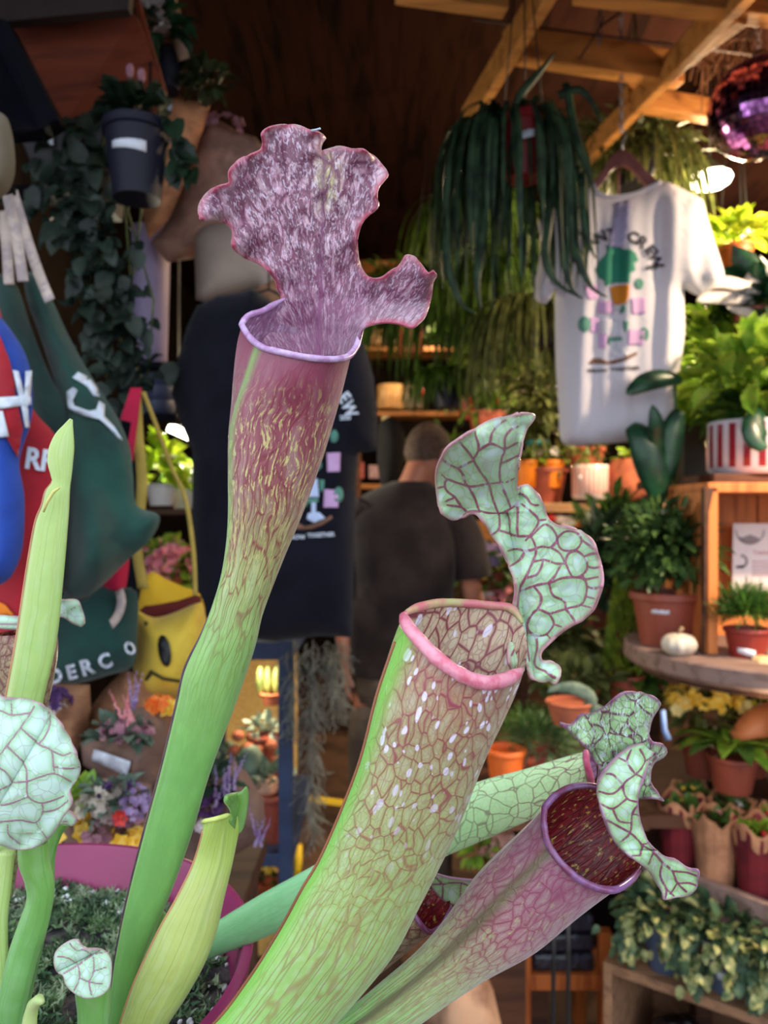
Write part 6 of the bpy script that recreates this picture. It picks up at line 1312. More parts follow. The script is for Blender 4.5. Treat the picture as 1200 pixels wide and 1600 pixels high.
for s_, pts, rad in ((1, [(X0+0.135, YP+0.02, 1.515), (X0+0.185, YP+0.02, 1.47), (X0+0.232, YP+0.03, 1.38), (X0+0.247, YP+0.04, 1.29), (X0+0.250, YP+0.04, 1.265)], [0.07, 0.078, 0.074, 0.074, 0.073]), (-1, [(X0-0.11, YP+0.02, 1.515), (X0-0.16, YP+0.02, 1.46), (X0-0.20, YP+0.03, 1.37), (X0-0.212, YP+0.03, 1.29), (X0-0.215, YP+0.03, 1.27)], [0.07, 0.07, 0.07, 0.068, 0.066])):
    MB().tube(pts, rad, 20, cap=False).build('sleeve', m_ptee, per, sub=1, solid=0.004)
tw = MB(); tw.loft(rloft([(X0, YP, 0.80, 0.165, 0.115), (X0, YP, 0.88, 0.170, 0.12), (X0, YP, 0.96, 0.162, 0.115), (X0, YP, 1.02, 0.155, 0.11)], 28), True)
for s_ in (-1, 1):
    oy = 0.0 if s_ > 0 else 0.02
    tw.loft(rloft([(X0+s_*0.118, YP+oy+0.02, 0.07, 0.062, 0.068), (X0+s_*0.115, YP+oy, 0.30, 0.066, 0.072), (X0+s_*0.11, YP+oy-0.005, 0.50, 0.076, 0.08), (X0+s_*0.10, YP+oy*0.5, 0.72, 0.09, 0.098), (X0+s_*0.088, YP, 0.86, 0.092, 0.11)], 24), True)
tw.build('trousers', m_trs, per, sub=1)
for s_ in (-1, 1):
    oy = 0.0 if s_ > 0 else 0.02
    MB().ball((X0+s_*0.118, YP+oy+0.07, 0.045), 0.048, 0.13, 0.045, n=20).build('shoe', m_shoe, per)
# dark hanging apron/long hair shape beyond the head
o, s = pillow('dark_coat', [(592, 660), (606, 652), (622, 656), (634, 690), (628, 735), (615, 760), (600, 765), (590, 730)], 3.1, 0.05, mat('black_cloth', (16, 13, 14), 0.9), None, step=9); single(o, 'black cloth hanging beyond the black t-shirt, left of the head', 'cloth')

# ------------------------------------------------------------------ shelves in the depth of the shop
m_shelf = wood('pine_shelf', (150, 98, 52), (110, 66, 34), 5, 'X'); m_shelfd = wood('grey_brown_board', (138, 112, 104), (110, 86, 78), 5, 'X', 0.75); m_shelfb = wood('dark_brown_board', (84, 52, 36), (56, 34, 26), 5, 'X', 0.7)
YK = 5.2
bc = thing('wall_shelf_unit', 'tall pine shelf unit with jars at the back of the shop', 'shelves', (P(680, 900, YK).x, YK, 0))
xa = P(560, 0, YK).x; xb = P(800, 0, YK).x
for py in (408, 545, 646, 760, 880, 1010): MB().box(((xa+xb)/2, YK+0.13, P(0, py, YK).z), xb-xa, 0.28, 0.03).build('shelf_board', m_shelf, bc, smooth=False, bevel=0.002)
for x_ in (xa, xb): MB().box((x_, YK+0.13, 1.62), 0.03, 0.28, 3.2).build('side_panel', m_shelfb, bc, smooth=False)
m_ribglass = mat('ribbed_amber_glass', (214, 170, 112), 0.3, scale=6, rgb2=(180, 134, 84)); m_jar = mat('smoky_jar', (110, 96, 84), 0.3, scale=6, rgb2=(90, 74, 64))
def ribbed(label, px, py, Y, r, h, mt, group='ribbed jars on the back shelves', cat='jar', nr=22, amp=0.05, name='ribbed_jar'):
    b = P(px, py, Y); t = thing(name, label, cat, b, group); g = MB(); n = nr*6; rings = []
    for z, k_ in ((0, 0.94), (0.008, 1.0), (h*0.9, 1.0), (h*0.93, 0.98), (h, 0.98)):
        rings.append([b+Vector((math.cos(2*PI*j/n)*r*k_*(1+amp*math.cos(nr*2*PI*j/n)), math.sin(2*PI*j/n)*r*k_*(1+amp*math.cos(nr*2*PI*j/n)), z)) for j in range(n)])
    rings += [[b+Vector((math.cos(2*PI*j/n)*r*0.9, math.sin(2*PI*j/n)*r*0.9, h)) for j in range(n)], [b+Vector((math.cos(2*PI*j/n)*r*0.88, math.sin(2*PI*j/n)*r*0.88, h*0.8)) for j in range(n)]]
    g.loft(rings); g.build('jar_body', mt, t, angle=60); return t
ribbed('ribbed amber jar on the back shelf, brightest of them', 610, 639, YK-0.0, 0.085, 0.16, m_ribglass)
ribbed('smoky ribbed jar right of the bright amber jar', 645, 639, YK+0.02, 0.07, 0.15, m_jar)
ribbed('small amber jar on the upper back shelf', 586, 539, YK, 0.05, 0.16, m_ribglass); ribbed('wide smoky jar on the upper back shelf', 614, 539, YK+0.02, 0.07, 0.14, m_jar)
single(MB().ball(P(661, 612, YK-0.05), 0.03, 0.03, 0.03, n=16).build('red_bauble', mat('red_gloss', (200, 40, 36), 0.3)), 'small red ball beside the smoky jar on the back shelf', 'ball')
for i, (px, py, w, h, col, lb) in enumerate([(562, 756, 0.06, 0.11, (150, 70, 70), 'dull red box on the back shelf beside the black t-shirt edge'), (590, 756, 0.12, 0.09, (150, 120, 130), 'dusty pink box on the back shelf near the person'), (602, 690, 0.05, 0.16, (170, 160, 130), 'cream upright packet on the back shelf')]):
    b = P(px, py-8, YK+0.05); o = MB().box(b+Vector((0, 0, h/2)), w, 0.1, h).build('box', mat('box%d' % i, col, 0.7), smooth=False, bevel=0.004); single(o, lb, 'box')
for i, (px, py, r_) in enumerate([(728, 640, 0.06), (768, 640, 0.055)]):
    t, c = potted('glazed_pot', ('left', 'right')[i]+' of two dark red glazed pots on the back shelf under warm light', 'pot', px, py+16, YK-0.2, r_, 0.15, mat('oxblood_glaze', (110, 36, 28), 0.15, var=0.1, coat=0.5), 'dark red glazed pots'); bush(c+Vector((0, 0, 0.05)), 0.1, 0.08, 0.06, 50, 0.09, 0.03).build('foliage', G_fern, t)
# greenery massed along the back
for i, (px, py, Y, rx, rz, n, mt, lb) in enumerate([(640, 470, 4.9, 0.42, 0.22, 420, G_fern, 'dark mass of fern on top of the back shelves, above the jars'), (760, 560, 4.3, 0.3, 0.34, 520, G_fern, 'tall fern left of the white shirt, halfway to the back'), (850, 612, 3.45, 0.2, 0.385, 420, G_olive, 'leafy plant half hidden behind the lower left of the white shirt'), (690, 702, 5.3, 0.25, 0.12, 200, G_fern, 'low fern right behind the head of the person in black'), (930, 330, 3.9, 0.3, 0.25, 300, G_olive, 'leafy crown glimpsed through the clothes hanger')]):
    c = P(px, py, Y); t = thing('potted_fern', lb, 'fern', c-Vector((0, 0, rz)))
    bush(c, rx, 0.2, rz, n, 0.12, 0.03, 0.8, -1.0, inner=0.1).build('foliage', mt, t); MB().lathe(c-Vector((0, 0, rz+0.12)), pot_prof(0.1, 0.16)).build('pot', m_terra2, t, angle=50)
    if px == 760: hang_wires(t, c-Vector((0, 0, rz)), 0.1, 3.2-c.z+rz)

# ------------------------------------------------------------------ middle shelf with small pots
YM = 3.3
ms = thing('display_shelf', 'pale wooden display shelf behind the folded hood tip, holding small pots', 'shelf', (P(880, 800, YM).x, YM, 0))
za = P(0, 786, YM).z
MB().box(((P(720, 0, YM).x+P(1080, 0, YM).x)/2, YM+0.14, za-0.02), P(1080, 0, YM).x-P(720, 0, YM).x, 0.34, 0.04).build('shelf_board', wood('pale_board', (196, 150, 110), (160, 116, 80), 5, 'X'), ms, smooth=False, bevel=0.003)
zb_ = P(0, 845, YM).z
MB().box(((P(720, 0, YM).x+P(1080, 0, YM).x)/2, YM+0.14, zb_-0.02), P(1080, 0, YM).x-P(720, 0, YM).x, 0.34, 0.03).build('shelf_board', m_shelf, ms, smooth=False, bevel=0.003)
for x_ in (P(724, 0, YM).x, P(1076, 0, YM).x): MB().box((x_, YM+0.28, 0.75), 0.04, 0.04, 1.5).build('leg', m_shelfb, ms, smooth=False)
def striped(name, label, px, py, Y, r, h, c1, c2, n_st, duty=0.5, group=None, mt_in=None):
    b = P(px, py, Y); t = thing(name, label, 'pot', b, group); N = NT(name+'_stripes'); tc = N.n('ShaderNodeUVMap', uv_map='UVMap').outputs[0]
    u = N.n('ShaderNodeSeparateXYZ', {0: tc}); s_ = N.math('FRACT', N.math('MULTIPLY', u.outputs[0], float(n_st))); m1 = N.math('LESS_THAN', s_, duty)
    vv = u.outputs[1]; m2 = N.math('MULTIPLY', N.math('GREATER_THAN', vv, 0.12), N.math('LESS_THAN', vv, 0.93)); m1 = N.math('MULTIPLY', m1, m2)
    mt = N.bsdf(N.mix(m1, lin(c1), lin(c2)), 0.18, 0.5, coat=0.4, bump=m1, bstr=0.3, bdist=0.002)
    g = MB(); n = 64; uv = []
    prof = [(0.001, 0), (r-0.012, 0), (r, 0.012), (r, h-0.004), (r-0.002, h), (r-0.006, h), (r-0.007, h*0.85), (0.001, h*0.85)]
    for rr_, z in prof:
        for j in range(n+1): g.v.append(b+Vector((rr_*math.cos(2*PI*j/n), rr_*math.sin(2*PI*j/n), z))); uv.append((j/n, z/h))
    for i in range(len(prof)-1):
        for j in range(n): g.f.append((i*(n+1)+j, i*(n+1)+j+1, (i+1)*(n+1)+j+1, (i+1)*(n+1)+j))
    g.m = [0]*len(g.f); g.uv = uv; g.build('pot', mt, t, angle=45); return t, b+Vector((0, 0, h))
t, c = striped('striped_pot', 'small white pot with pink stripes on the display shelf', 922, 780, YM, 0.078, 0.145, (236, 220, 214), (220, 130, 130), 26)
bush(c+Vector((0, 0, 0.03)), 0.04, 0.04, 0.04, 20, 0.05, 0.02).build('foliage', G_mid, t)
b = P(985, 782, YM-0.02); t = thing('round_pot', 'rounded terracotta pot beside the pink striped pot', 'pot', b)
MB().lathe(b, [(0.001, 0), (0.07, 0), (0.09, 0.02), (0.094, 0.06), (0.088, 0.15), (0.078, 0.175), (0.07, 0.176), (0.066, 0.165), (0.001, 0.16)], 40).build('pot', m_terra, t, angle=60)
bush(b+Vector((0, 0, 0.18)), 0.05, 0.05, 0.03, 14, 0.07, 0.03, 0.3).build('foliage', G_lite, t)
for i, (px, lb) in enumerate([(822, 'left orange pot on the display shelf, right beside the folded hood tip'), (862, 'right orange pot on the display shelf')]):
    t, c = potted('orange_pot', lb, 'pot', px, 762, YM+0.1, 0.055, 0.12, mat('orange_plastic', (226, 128, 30), 0.4, var=0.06), 'orange pots'); bush(c, 0.05, 0.05, 0.03, 24, 0.05, 0.02).build('foliage', G_lite, t)
    blossoms(c+Vector((0, 0, 0.03)), 0.05, 0.05, 0.02, 8, 0.02).build('flowers', F_white, t)
single(MB().box(P(840, 692, YM+0.12), 0.09, 0.06, 0.02).build('teal_box', mat('teal_card', (60, 170, 180), 0.5), smooth=False, bevel=0.003), 'small teal box below the amber bulb', 'box')
t, c = potted('terracotta_pot', 'square-looking terracotta pot behind the shirt hem', 'pot', 915, 745, 3.7, 0.09, 0.14, m_terra); bush(c, 0.08, 0.07, 0.05, 40, 0.08, 0.02).build('foliage', G_olive, t)
for i, (px, fm, lb) in enumerate([(850, F_red, 'red flowers on the lower display shelf near the hood'), (885, F_white, 'white and pink flowers on the lower display shelf'), (920, F_or, 'orange-red flowers on the lower display shelf'), (812, F_pink, 'pink flowers on the lower display shelf behind the folded hood')]):
    t, c = potted('flowering_plant', lb, 'plant', px, 850, YM-0.02, 0.045, 0.05, m_white, 'flowers on the lower display shelf'); blossoms(c+Vector((0, 0, 0.03)), 0.075, 0.05, 0.028, 30, 0.026).build('flowers', fm, t); bush(c, 0.06, 0.05, 0.03, 24, 0.05, 0.02).build('foliage', G_lite, t)
# flowers beside the person
for i, (px, py, fm, lb) in enumerate([(752, 900, F_yel, 'yellow flowers right of the black sleeve'), (775, 935, F_pink, 'pink flowers behind the back rim of the broad pitcher'), (765, 870, F_lil, 'lilac flowers right of the black sleeve')]):
    t, c = potted('flowering_plant', lb, 'plant', px, py+60, 2.9, 0.055, 0.09, m_terra2 if i else m_white); blossoms(c+Vector((0, 0, 0.05)), 0.07, 0.06, 0.05, 26, 0.024).build('flowers', fm, t); bush(c+Vector((0, 0, 0.03)), 0.08, 0.06, 0.06, 60, 0.06, 0.025).build('foliage', G_mid, t)
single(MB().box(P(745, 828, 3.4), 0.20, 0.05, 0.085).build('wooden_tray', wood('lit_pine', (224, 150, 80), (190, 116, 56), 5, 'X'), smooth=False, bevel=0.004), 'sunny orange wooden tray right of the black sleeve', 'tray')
fl_tbl = thing('flower_table', 'dark wooden table carrying the flowers right of the person in black', 'table', (P(800, 0, 2.95).x, 2.95, 0))
zt_ = P(0, 985, 2.9).z; MB().box((P(790, 0, 2.95).x, 3.0, zt_-0.02), 0.16, 0.24, 0.04).build('tabletop', m_shelfb, fl_tbl, smooth=False, bevel=0.003)
for dx in (-0.06, 0.06):
    for dy in (-0.1, 0.1): MB().box((P(790, 0, 2.95).x+dx, 3.0+dy, zt_/2-0.02), 0.035, 0.035, zt_-0.04).build('leg', m_shelfb, fl_tbl, smooth=False)

# ------------------------------------------------------------------ right side: top shelf with striped pot and the bright foliage
YR = 1.9
def big_leaf(t, pts, w, mt, name='leaf', Yd=0.0, label=None):
    """one broad leaf following px points (px,py,Y)"""
    sp = [P(*q_) for q_ in smooth_closed(pts, 8, False)]; n = len(sp); g = MB(); vs = []; fs = []
    for i, p in enumerate(sp):
        t_ = i/(n-1); d = (sp[min(i+1, n-1)]-sp[max(i-1, 0)]).normalized(); s_ = d.cross(Vector((0, -1, 0.15))).normalized(); ww = w*(math.sin(PI*min(1, t_*0.93+0.07))**0.7)
        nn = s_.cross(d); 
        for k_ in (-1, -0.5, 0, 0.5, 1): vs.append(p+s_*ww*k_/2+nn*(-abs(k_)*ww*0.12))
    for i in range(n-1):
        for k_ in range(4): a = i*5+k_; fs.append((a, a+1, a+6, a+5))
    g.add(vs, fs); return g.build(name, mt, t, solid=0.0012, label=label)
t, c = striped('striped_pot', 'large white pot with dark red stripes at the right edge', 1175, 742, YR, 0.105, 0.13, (196, 188, 196), (132, 34, 48), 20, 0.5)
bush(c+Vector((0.03, 0.02, 0.10)), 0.14, 0.12, 0.10, 170, 0.085, 0.04, 0.5, -0.3).build('foliage', G_lite, t)
wsh = thing('shelf_board_unit', 'dark brown shelf under the red striped pot', 'shelf', P(1160, 760, YR))
MB().box((P(1100, 0, YR).x+0.42, YR+0.2, P(0, 742, YR).z-0.011), 0.86, 0.56, 0.022).build('shelf_board', m_shelfb, wsh, smooth=False, bevel=0.003)
MB().box((P(1100, 0, YR).x+0.02, YR+0.44, P(0, 742, YR).z/2-0.02), 0.04, 0.04, P(0, 742, YR).z-0.04).build('post', m_shelfb, wsh, smooth=False)
for i, (px, py, Y, rx, rz, n, mt, L_, w_, lb) in enumerate([
        (1150, 560, 2.35, 0.16, 0.17, 520, G_lite, 0.08, 0.028, 'bright yellow-green bush right of the white shirt, upper clump'),
        (1090, 620, 2.6, 0.12, 0.17, 300, G_lite, 0.09, 0.02, 'narrow-leaved green plant touching the right hem of the white shirt'),
        (1170, 650, 2.1, 0.10, 0.06, 110, G_mid, 0.09, 0.05, 'green leaves massed just above the red striped pot'),
        (1185, 470, 2.25, 0.07, 0.06, 70, G_blue, 0.11, 0.06, 'dark broad-leaved plant at the right edge, level with the shirt sleeve')]):
    c = P(px, py, Y); t = thing('leafy_plant', lb, 'plant', c-Vector((0, 0, rz))); bush(c, rx, 0.1, rz, n, L_, w_, 0.7, -0.9, inner=0.2).build('foliage', mt, t); MB().lathe(c-Vector((0, 0, rz+0.08)), pot_prof(0.07, 0.11)).build('pot', m_terra2, t, angle=50)
t, c = potted('orange_hanging_pot', 'orange pot of lime leaves just under the big lamp', 'plant', 1150, 428, 2.5, 0.055, 0.09, mat('burnt_orange', (190, 96, 40), 0.5, var=0.08)); bush(c+Vector((0, 0, 0.03)), 0.10, 0.08, 0.04, 70, 0.075, 0.035, 0.4, -0.2).build('foliage', G_lime, t); hang_wires(t, c, 0.055, 0.7)
t = thing('pale_leaf_plant', 'plant with cream-white leaves right of the shirt sleeve', 'plant', P(1130, 470, 2.2))
for pts, w_ in (([(1180, 470, 2.2), (1150, 462, 2.18), (1115, 462, 2.15), (1088, 470, 2.12)], 0.05), ([(1190, 455, 2.2), (1160, 445, 2.18), (1130, 440, 2.15), (1105, 448, 2.13)], 0.04), ([(1200, 490, 2.2), (1165, 486, 2.18), (1135, 480, 2.15)], 0.03), ([(1210, 420, 2.2), (1190, 425, 2.2), (1172, 445, 2.2), (1165, 462, 2.2)], 0.05)): big_leaf(t, pts, w_, F_white, label='cream-white leaf')
MB().tube([P(1200, 470, 2.2), P(1225, 560, 2.25), P(1225, 700, 2.25)], 0.005, 6).build('stem', G_mid, t)
# philodendron with big dark leaves in front of the display shelf
t = thing('philodendron', 'plant with big dark glossy leaves standing below the white shirt', 'plant', P(1045, 990, 2.15))
for pts, w_ in (([(1034, 720, 1.94), (1028, 690, 1.92), (1026, 660, 1.9), (1019, 632, 1.9)], 0.045), ([(985, 664, 1.94), (1006, 686, 1.92), (1024, 730, 1.92), (1034, 790, 1.94)], 0.095), ([(1066, 594, 1.92), (1038, 590, 1.9), (1008, 597, 1.88), (978, 616, 1.87)], 0.05), ([(1062, 640, 1.94), (1050, 680, 1.93), (1040, 730, 1.93), (1032, 780, 1.94)], 0.07), ([(1190, 640, 1.8), (1180, 660, 1.78), (1185, 690, 1.77), (1200, 700, 1.77)], 0.06)): big_leaf(t, pts, w_, G_blue)
for a_, b_ in (((1050, 980), (1034, 790)), ((1052, 980), (1050, 780)), ((1052, 780), (1054, 600))): MB().tube([P(*a_, 2.06), P((a_[0]+b_[0])/2+6, (a_[1]+b_[1])/2, 2.0), P(*b_, 1.94)], 0.004, 6).build('stem', G_mid, t)
# dark planter box behind
single(MB().box(P(1095, 715, 2.5), 0.16, 0.12, 0.20).build('planter_box', mat('dark_olive_box', (34, 34, 24), 0.6), smooth=False, bevel=0.004), 'dark planter box between the shirt and the red striped pot', 'planter')

# ------------------------------------------------------------------ crate with the framed sign, on the round table
YQ = 1.72
zt = P(0, 1020, YQ).z        # table top height
m_orw = wood('warm_orange_wood', (206, 122, 64), (160, 84, 40), 5, 'Z', 0.55)
cx0 = P(1100, 0, YQ).x; ct = thing('wooden_box', 'warm orange wooden box standing open on the round table', 'box', (cx0+0.2, YQ+0.1, zt))
ztop = P(0, 762, YQ).z
MB().box((cx0+0.012, YQ+0.11, (zt+ztop)/2), 0.022, 0.26, ztop-zt).build('side_panel', m_orw, ct, smooth=False, bevel=0.002)
MB().box((cx0+0.46, YQ+0.11, (zt+ztop)/2), 0.022, 0.26, ztop-zt).build('side_panel', m_orw, ct, smooth=False, bevel=0.002)
MB().box((cx0+0.236, YQ+0.11, ztop), 0.47, 0.26, 0.022).build('top_panel', m_orw, ct, smooth=False, bevel=0.002)
for i in range(4): MB().box((cx0+0.07+0.112*i, YQ+0.25, (zt+ztop)/2), 0.108, 0.014, ztop-zt).build('back_plank', m_orw, ct, smooth=False, bevel=0.002)
slab([(1101, 762, YQ-0.03), (1116, 762, YQ-0.03), (1108, 800, YQ-0.03), (1101, 1040, YQ-0.03)], 0.02, MB()).build('corner_strip', m_shelfb, ct, smooth=False)
sg = thing('framed_sign', 'white printed sign with round grey emblems in the orange wooden box', 'sign', P(1190, 925, YQ+0.18))
YG = YQ+0.19
slab([(1146, 818, YG), (1262, 818, YG), (1262, 930, YG), (1144, 930, YG)], 0.006, MB()).build('paper', mat('sign_paper', (236, 220, 216), 0.7, var=0.03), sg, smooth=False)
gfl = lambda x, y: YG
m_sg = mat('sign_grey', (150, 136, 140), 0.8, var=0.08); m_sg2 = mat('sign_rose', (214, 170, 170), 0.8, var=0.06)
ring = lambda cx, cy, r0, r1, a0=0, a1=24: [(cx+r1*math.cos(a*PI/12), cy+r1*math.sin(a*PI/12)) for a in range(a0, a1+1)]+[(cx+r0*math.cos(a*PI/12), cy+r0*math.sin(a*PI/12)) for a in range(a1, a0-1, -1)]
decal('emblem', [ring(1172, 828, 21, 23, 0, 12), [(1152, 838), (1160, 840), (1172, 835), (1184, 840), (1188, 842), (1180, 848), (1170, 850), (1158, 846)], ring(1158, 877, 7, 11, -6, 8), [(1150, 884), (1164, 883), (1160, 888), (1150, 888)]], gfl, m_sg, sg, 4, 0.001, label='round grey emblems')
lettering('lettering', [('Treatment', 1194, 863, 7, 0, 0.9)], gfl, m_sg2, sg, 0.001, label='thin rose heading')
decal('text_lines', [[(1175, y), (1240, y), (1240, y+2), (1175, y+2)] for y in (876, 881, 886, 892, 897)], gfl, m_sg2, sg, 8, 0.001)
rt = thing('round_table', 'round weathered plank table holding the bush pot and the wooden box', 'table', (P(1180, 0, YQ+.1).x, YQ+0.12, 0))
tcx = 0.945; TR = 0.36
MB().lathe((tcx, YQ+0.10, zt-0.045), [(0.001, 0), (TR-0.01, 0), (TR, 0.01), (TR, 0.04), (TR-0.005, 0.045), (0.001, 0.045)], 48).build('tabletop', m_shelfd, rt, angle=40)
MB().lathe((tcx, YQ+0.10, zt-0.072), [(TR-0.06, 0.012), (TR-0.03, 0.012), (TR-0.03, 0.028), (TR-0.06, 0.028)], 48, cap=False).build('apron', m_shelfb, rt, angle=40)
MB().lathe((tcx+0.05, YQ+0.15, 0), [(0.001, 0), (0.16, 0), (0.16, 0.03), (0.04, 0.06), (0.04, zt-0.05), (0.001, zt-0.05)], 24).build('pedestal', m_shelfb, rt, angle=40)
def pot_on(name, label, cat, px, py, Y, r, h, pm_, z=None, **k): return potted(name, label, cat, px, py, Y, r, h, pm_, **k)
t, c = potted('potted_bush', 'large terracotta pot with a dense dark green bush beside the orange box', 'plant', 1042, 1012, YQ+0.12, 0.082, 0.135, m_terra2, tag_=(-0.55, 0.72, 0.04, 0.016))
bush(c+Vector((-0.005, 0.0, 0.10)), 0.125, 0.11, 0.11, 1100, 0.042, 0.016, 0.5, -0.75, inner=0.15).build('foliage', leafmat('bush_green', (84, 112, 56), (44, 70, 38), 0.35, 0.2), t)
def pumpkin(label, px, py, Y, r, col, col2, group):
    b = P(px, py, Y); t = thing('pumpkin', label, 'pumpkin', b, group); g = MB(); n = 60; rings = []
    for i in range(15):
        a = PI*(i+0.01)/14.02; ring_ = []
        for j in range(n):
            bb = 2*PI*j/n; k_ = 1+0.07*abs(math.cos(bb*5))-0.05; rr_ = math.sin(a)*r*k_; z = r*0.72*(1-math.cos(a)); 
            if a > 2.2: z -= (a-2.2)*r*0.12
            ring_.append(b+Vector((rr_*math.cos(bb), rr_*math.sin(bb), z)))
        rings.append(ring_)
    g.loft(rings); g.build('pumpkin_body', mat('pumpkin'+str(col), col, 0.5, scale=20, rgb2=col2), t)
    MB().tube([b+Vector((0, 0, r*1.25)), b+Vector((0.002, 0, r*1.5)), b+Vector((0.008, 0, r*1.7))], [r*0.16, r*0.11, r*0.12], 8).build('stem', mat('dry_stem', (130, 110, 84), 0.8), t); return t
pumpkin('small white pumpkin in front of the large terracotta pot', 1061, 1026, YQ-0.03, 0.038, (206, 196, 180), (176, 166, 156), 'small pumpkins on the round table')
pumpkin('cream pumpkin at the right edge beside the red pot', 1198, 1058, YQ-0.10, 0.034, (226, 196, 150), (206, 170, 124), 'small pumpkins on the round table')
t, c = potted('potted_cypress', 'small red pot with a feathery green conifer in front of the sign', 'plant', 1168, 1032, YQ-0.04, 0.048, 0.072, m_redpot_d if 'm_redpot_d' in globals() else mat('brick_red_plastic', (140, 44, 36), 0.5, var=0.06), tag_=(-0.5, 0.35, 0.036, 0.015, -0.25))
bush(c+Vector((0, 0, 0.035)), 0.075, 0.065, 0.055, 1500, 0.026, 0.004, -0.2, -0.4, 'taper', inner=0.2).build('foliage', leafmat('conifer_green', (84, 124, 44), (46, 84, 30), 0.5, 0.25), t)
# slim yellow cypress and dark foliage left of the table
t, c = potted('slim_cypress', 'slim yellow-green cypress standing left of the large terracotta pot', 'plant', 975, 1100, 2.05, 0.05, 0.08, m_terra2)
g = MB()
for i in range(900):
    f = random.random(); a_ = random.uniform(0, 2*PI); rr_ = 0.045*(1-f)**0.7; leaf(g, c+Vector((math.cos(a_)*rr_, math.sin(a_)*rr_, f*0.27)), Vector((math.cos(a_), math.sin(a_), 1.3)), rdir(), 0.03, 0.006, 0, 2, 'taper')
g.build('foliage', leafmat('cypress_lime', (150, 168, 60), (96, 124, 40), 0.5, 0.3), t)
for i, (px, py, Y, rx, rz, n, mt, L_, w_, lb) in enumerate([
        (935, 880, 2.4, 0.10, 0.17, 330, G_dark, 0.07, 0.03, 'dark glossy shrub right of the netted hood'),
        (890, 1000, 2.2, 0.11, 0.10, 240, G_olive, 0.06, 0.025, 'brownish shrub in shade below the netted hood'),
        (960, 820, 2.7, 0.12, 0.10, 200, G_mid, 0.07, 0.03, 'green shrub under the display shelf edge'),
        (900, 1060, 2.0, 0.10, 0.05, 130, G_olive, 0.05, 0.03, 'low olive plant above the hairy hood'),
        (990, 1060, 2.1, 0.07, 0.05, 120, G_mid, 0.05, 0.03, 'low green plant under the edge of the round table')]):
    c = P(px, py, Y); t = thing('shrub', lb, 'plant', c-Vector((0, 0, rz))); bush(c, rx, 0.09, rz, n, L_, w_, 0.5, -0.9, inner=0.15).build('foliage', mt, t); MB().lathe(c-Vector((0, 0, rz+0.07)), pot_prof(0.06, 0.1)).build('pot', m_terra2, t, angle=50)

pz_ = P(960, 820, 2.7); pl_ = MB().box((pz_.x, 2.7, (pz_.z-0.17)/2), 0.13, 0.13, pz_.z-0.17).build('plinth', m_shelfb, smooth=False, bevel=0.003); single(pl_, 'dark wooden plinth under the green shrub below the display shelf', 'plinth')
# ------------------------------------------------------------------ lower tiers
ZL = 0.745; YL = 1.75
pl = thing('plant_bench', 'grey wooden plant bench running to the right edge, carrying the paper wrapped pots', 'bench', (1.2, 1.7, 0))
A = P(985, 1330, 1.90); B = P(1200, 1412, 1.647)
dirb = (B-A).normalized(); perp = Vector((-dirb.y, dirb.x, 0)).normalized()
if perp.y < 0: perp = -perp
mid = (A+B)/2
q_ = Vector((dirb.x, dirb.y, 0)).normalized().to_track_quat('X', 'Z').to_matrix()
def obox(u0, u1, v0, v1, z0, z1, mb=None):
    mb = mb or MB(); L0 = Vector((A.x, A.y, 0)); d = Vector((dirb.x, dirb.y, 0)).normalized()
    c = L0+d*(u0+u1)/2+perp*(v0+v1)/2; return mb.box((c.x, c.y, (z0+z1)/2), u1-u0, v1-v0, z1-z0, q_)
zb1 = 0.66
obox(-0.05, 0.95, -0.005, 0.015, zb1-0.085, zb1).build('front_board', m_shelfd, pl, smooth=False, bevel=0.002)
obox(-0.05, 0.95, 0.015, 0.42, zb1-0.05, zb1-0.03).build('bench_top', m_shelfd, pl, smooth=False)
for u in (0.0, 0.9):
    for v in (0.36, 0.40): obox(u-0.02, u+0.02, v-0.02, v+0.02, 0, zb1-0.05).build('leg', m_shelfd, pl, smooth=False)
def on_bench(u, v, z): d = Vector((dirb.x, dirb.y, 0)).normalized(); p = Vector((A.x, A.y, 0))+d*u+perp*v; return Vector((p.x, p.y, z))
def to_px(p): return (600+p.x/p.y*1200, 800-(p.z-CAMZ)/p.y*1200)
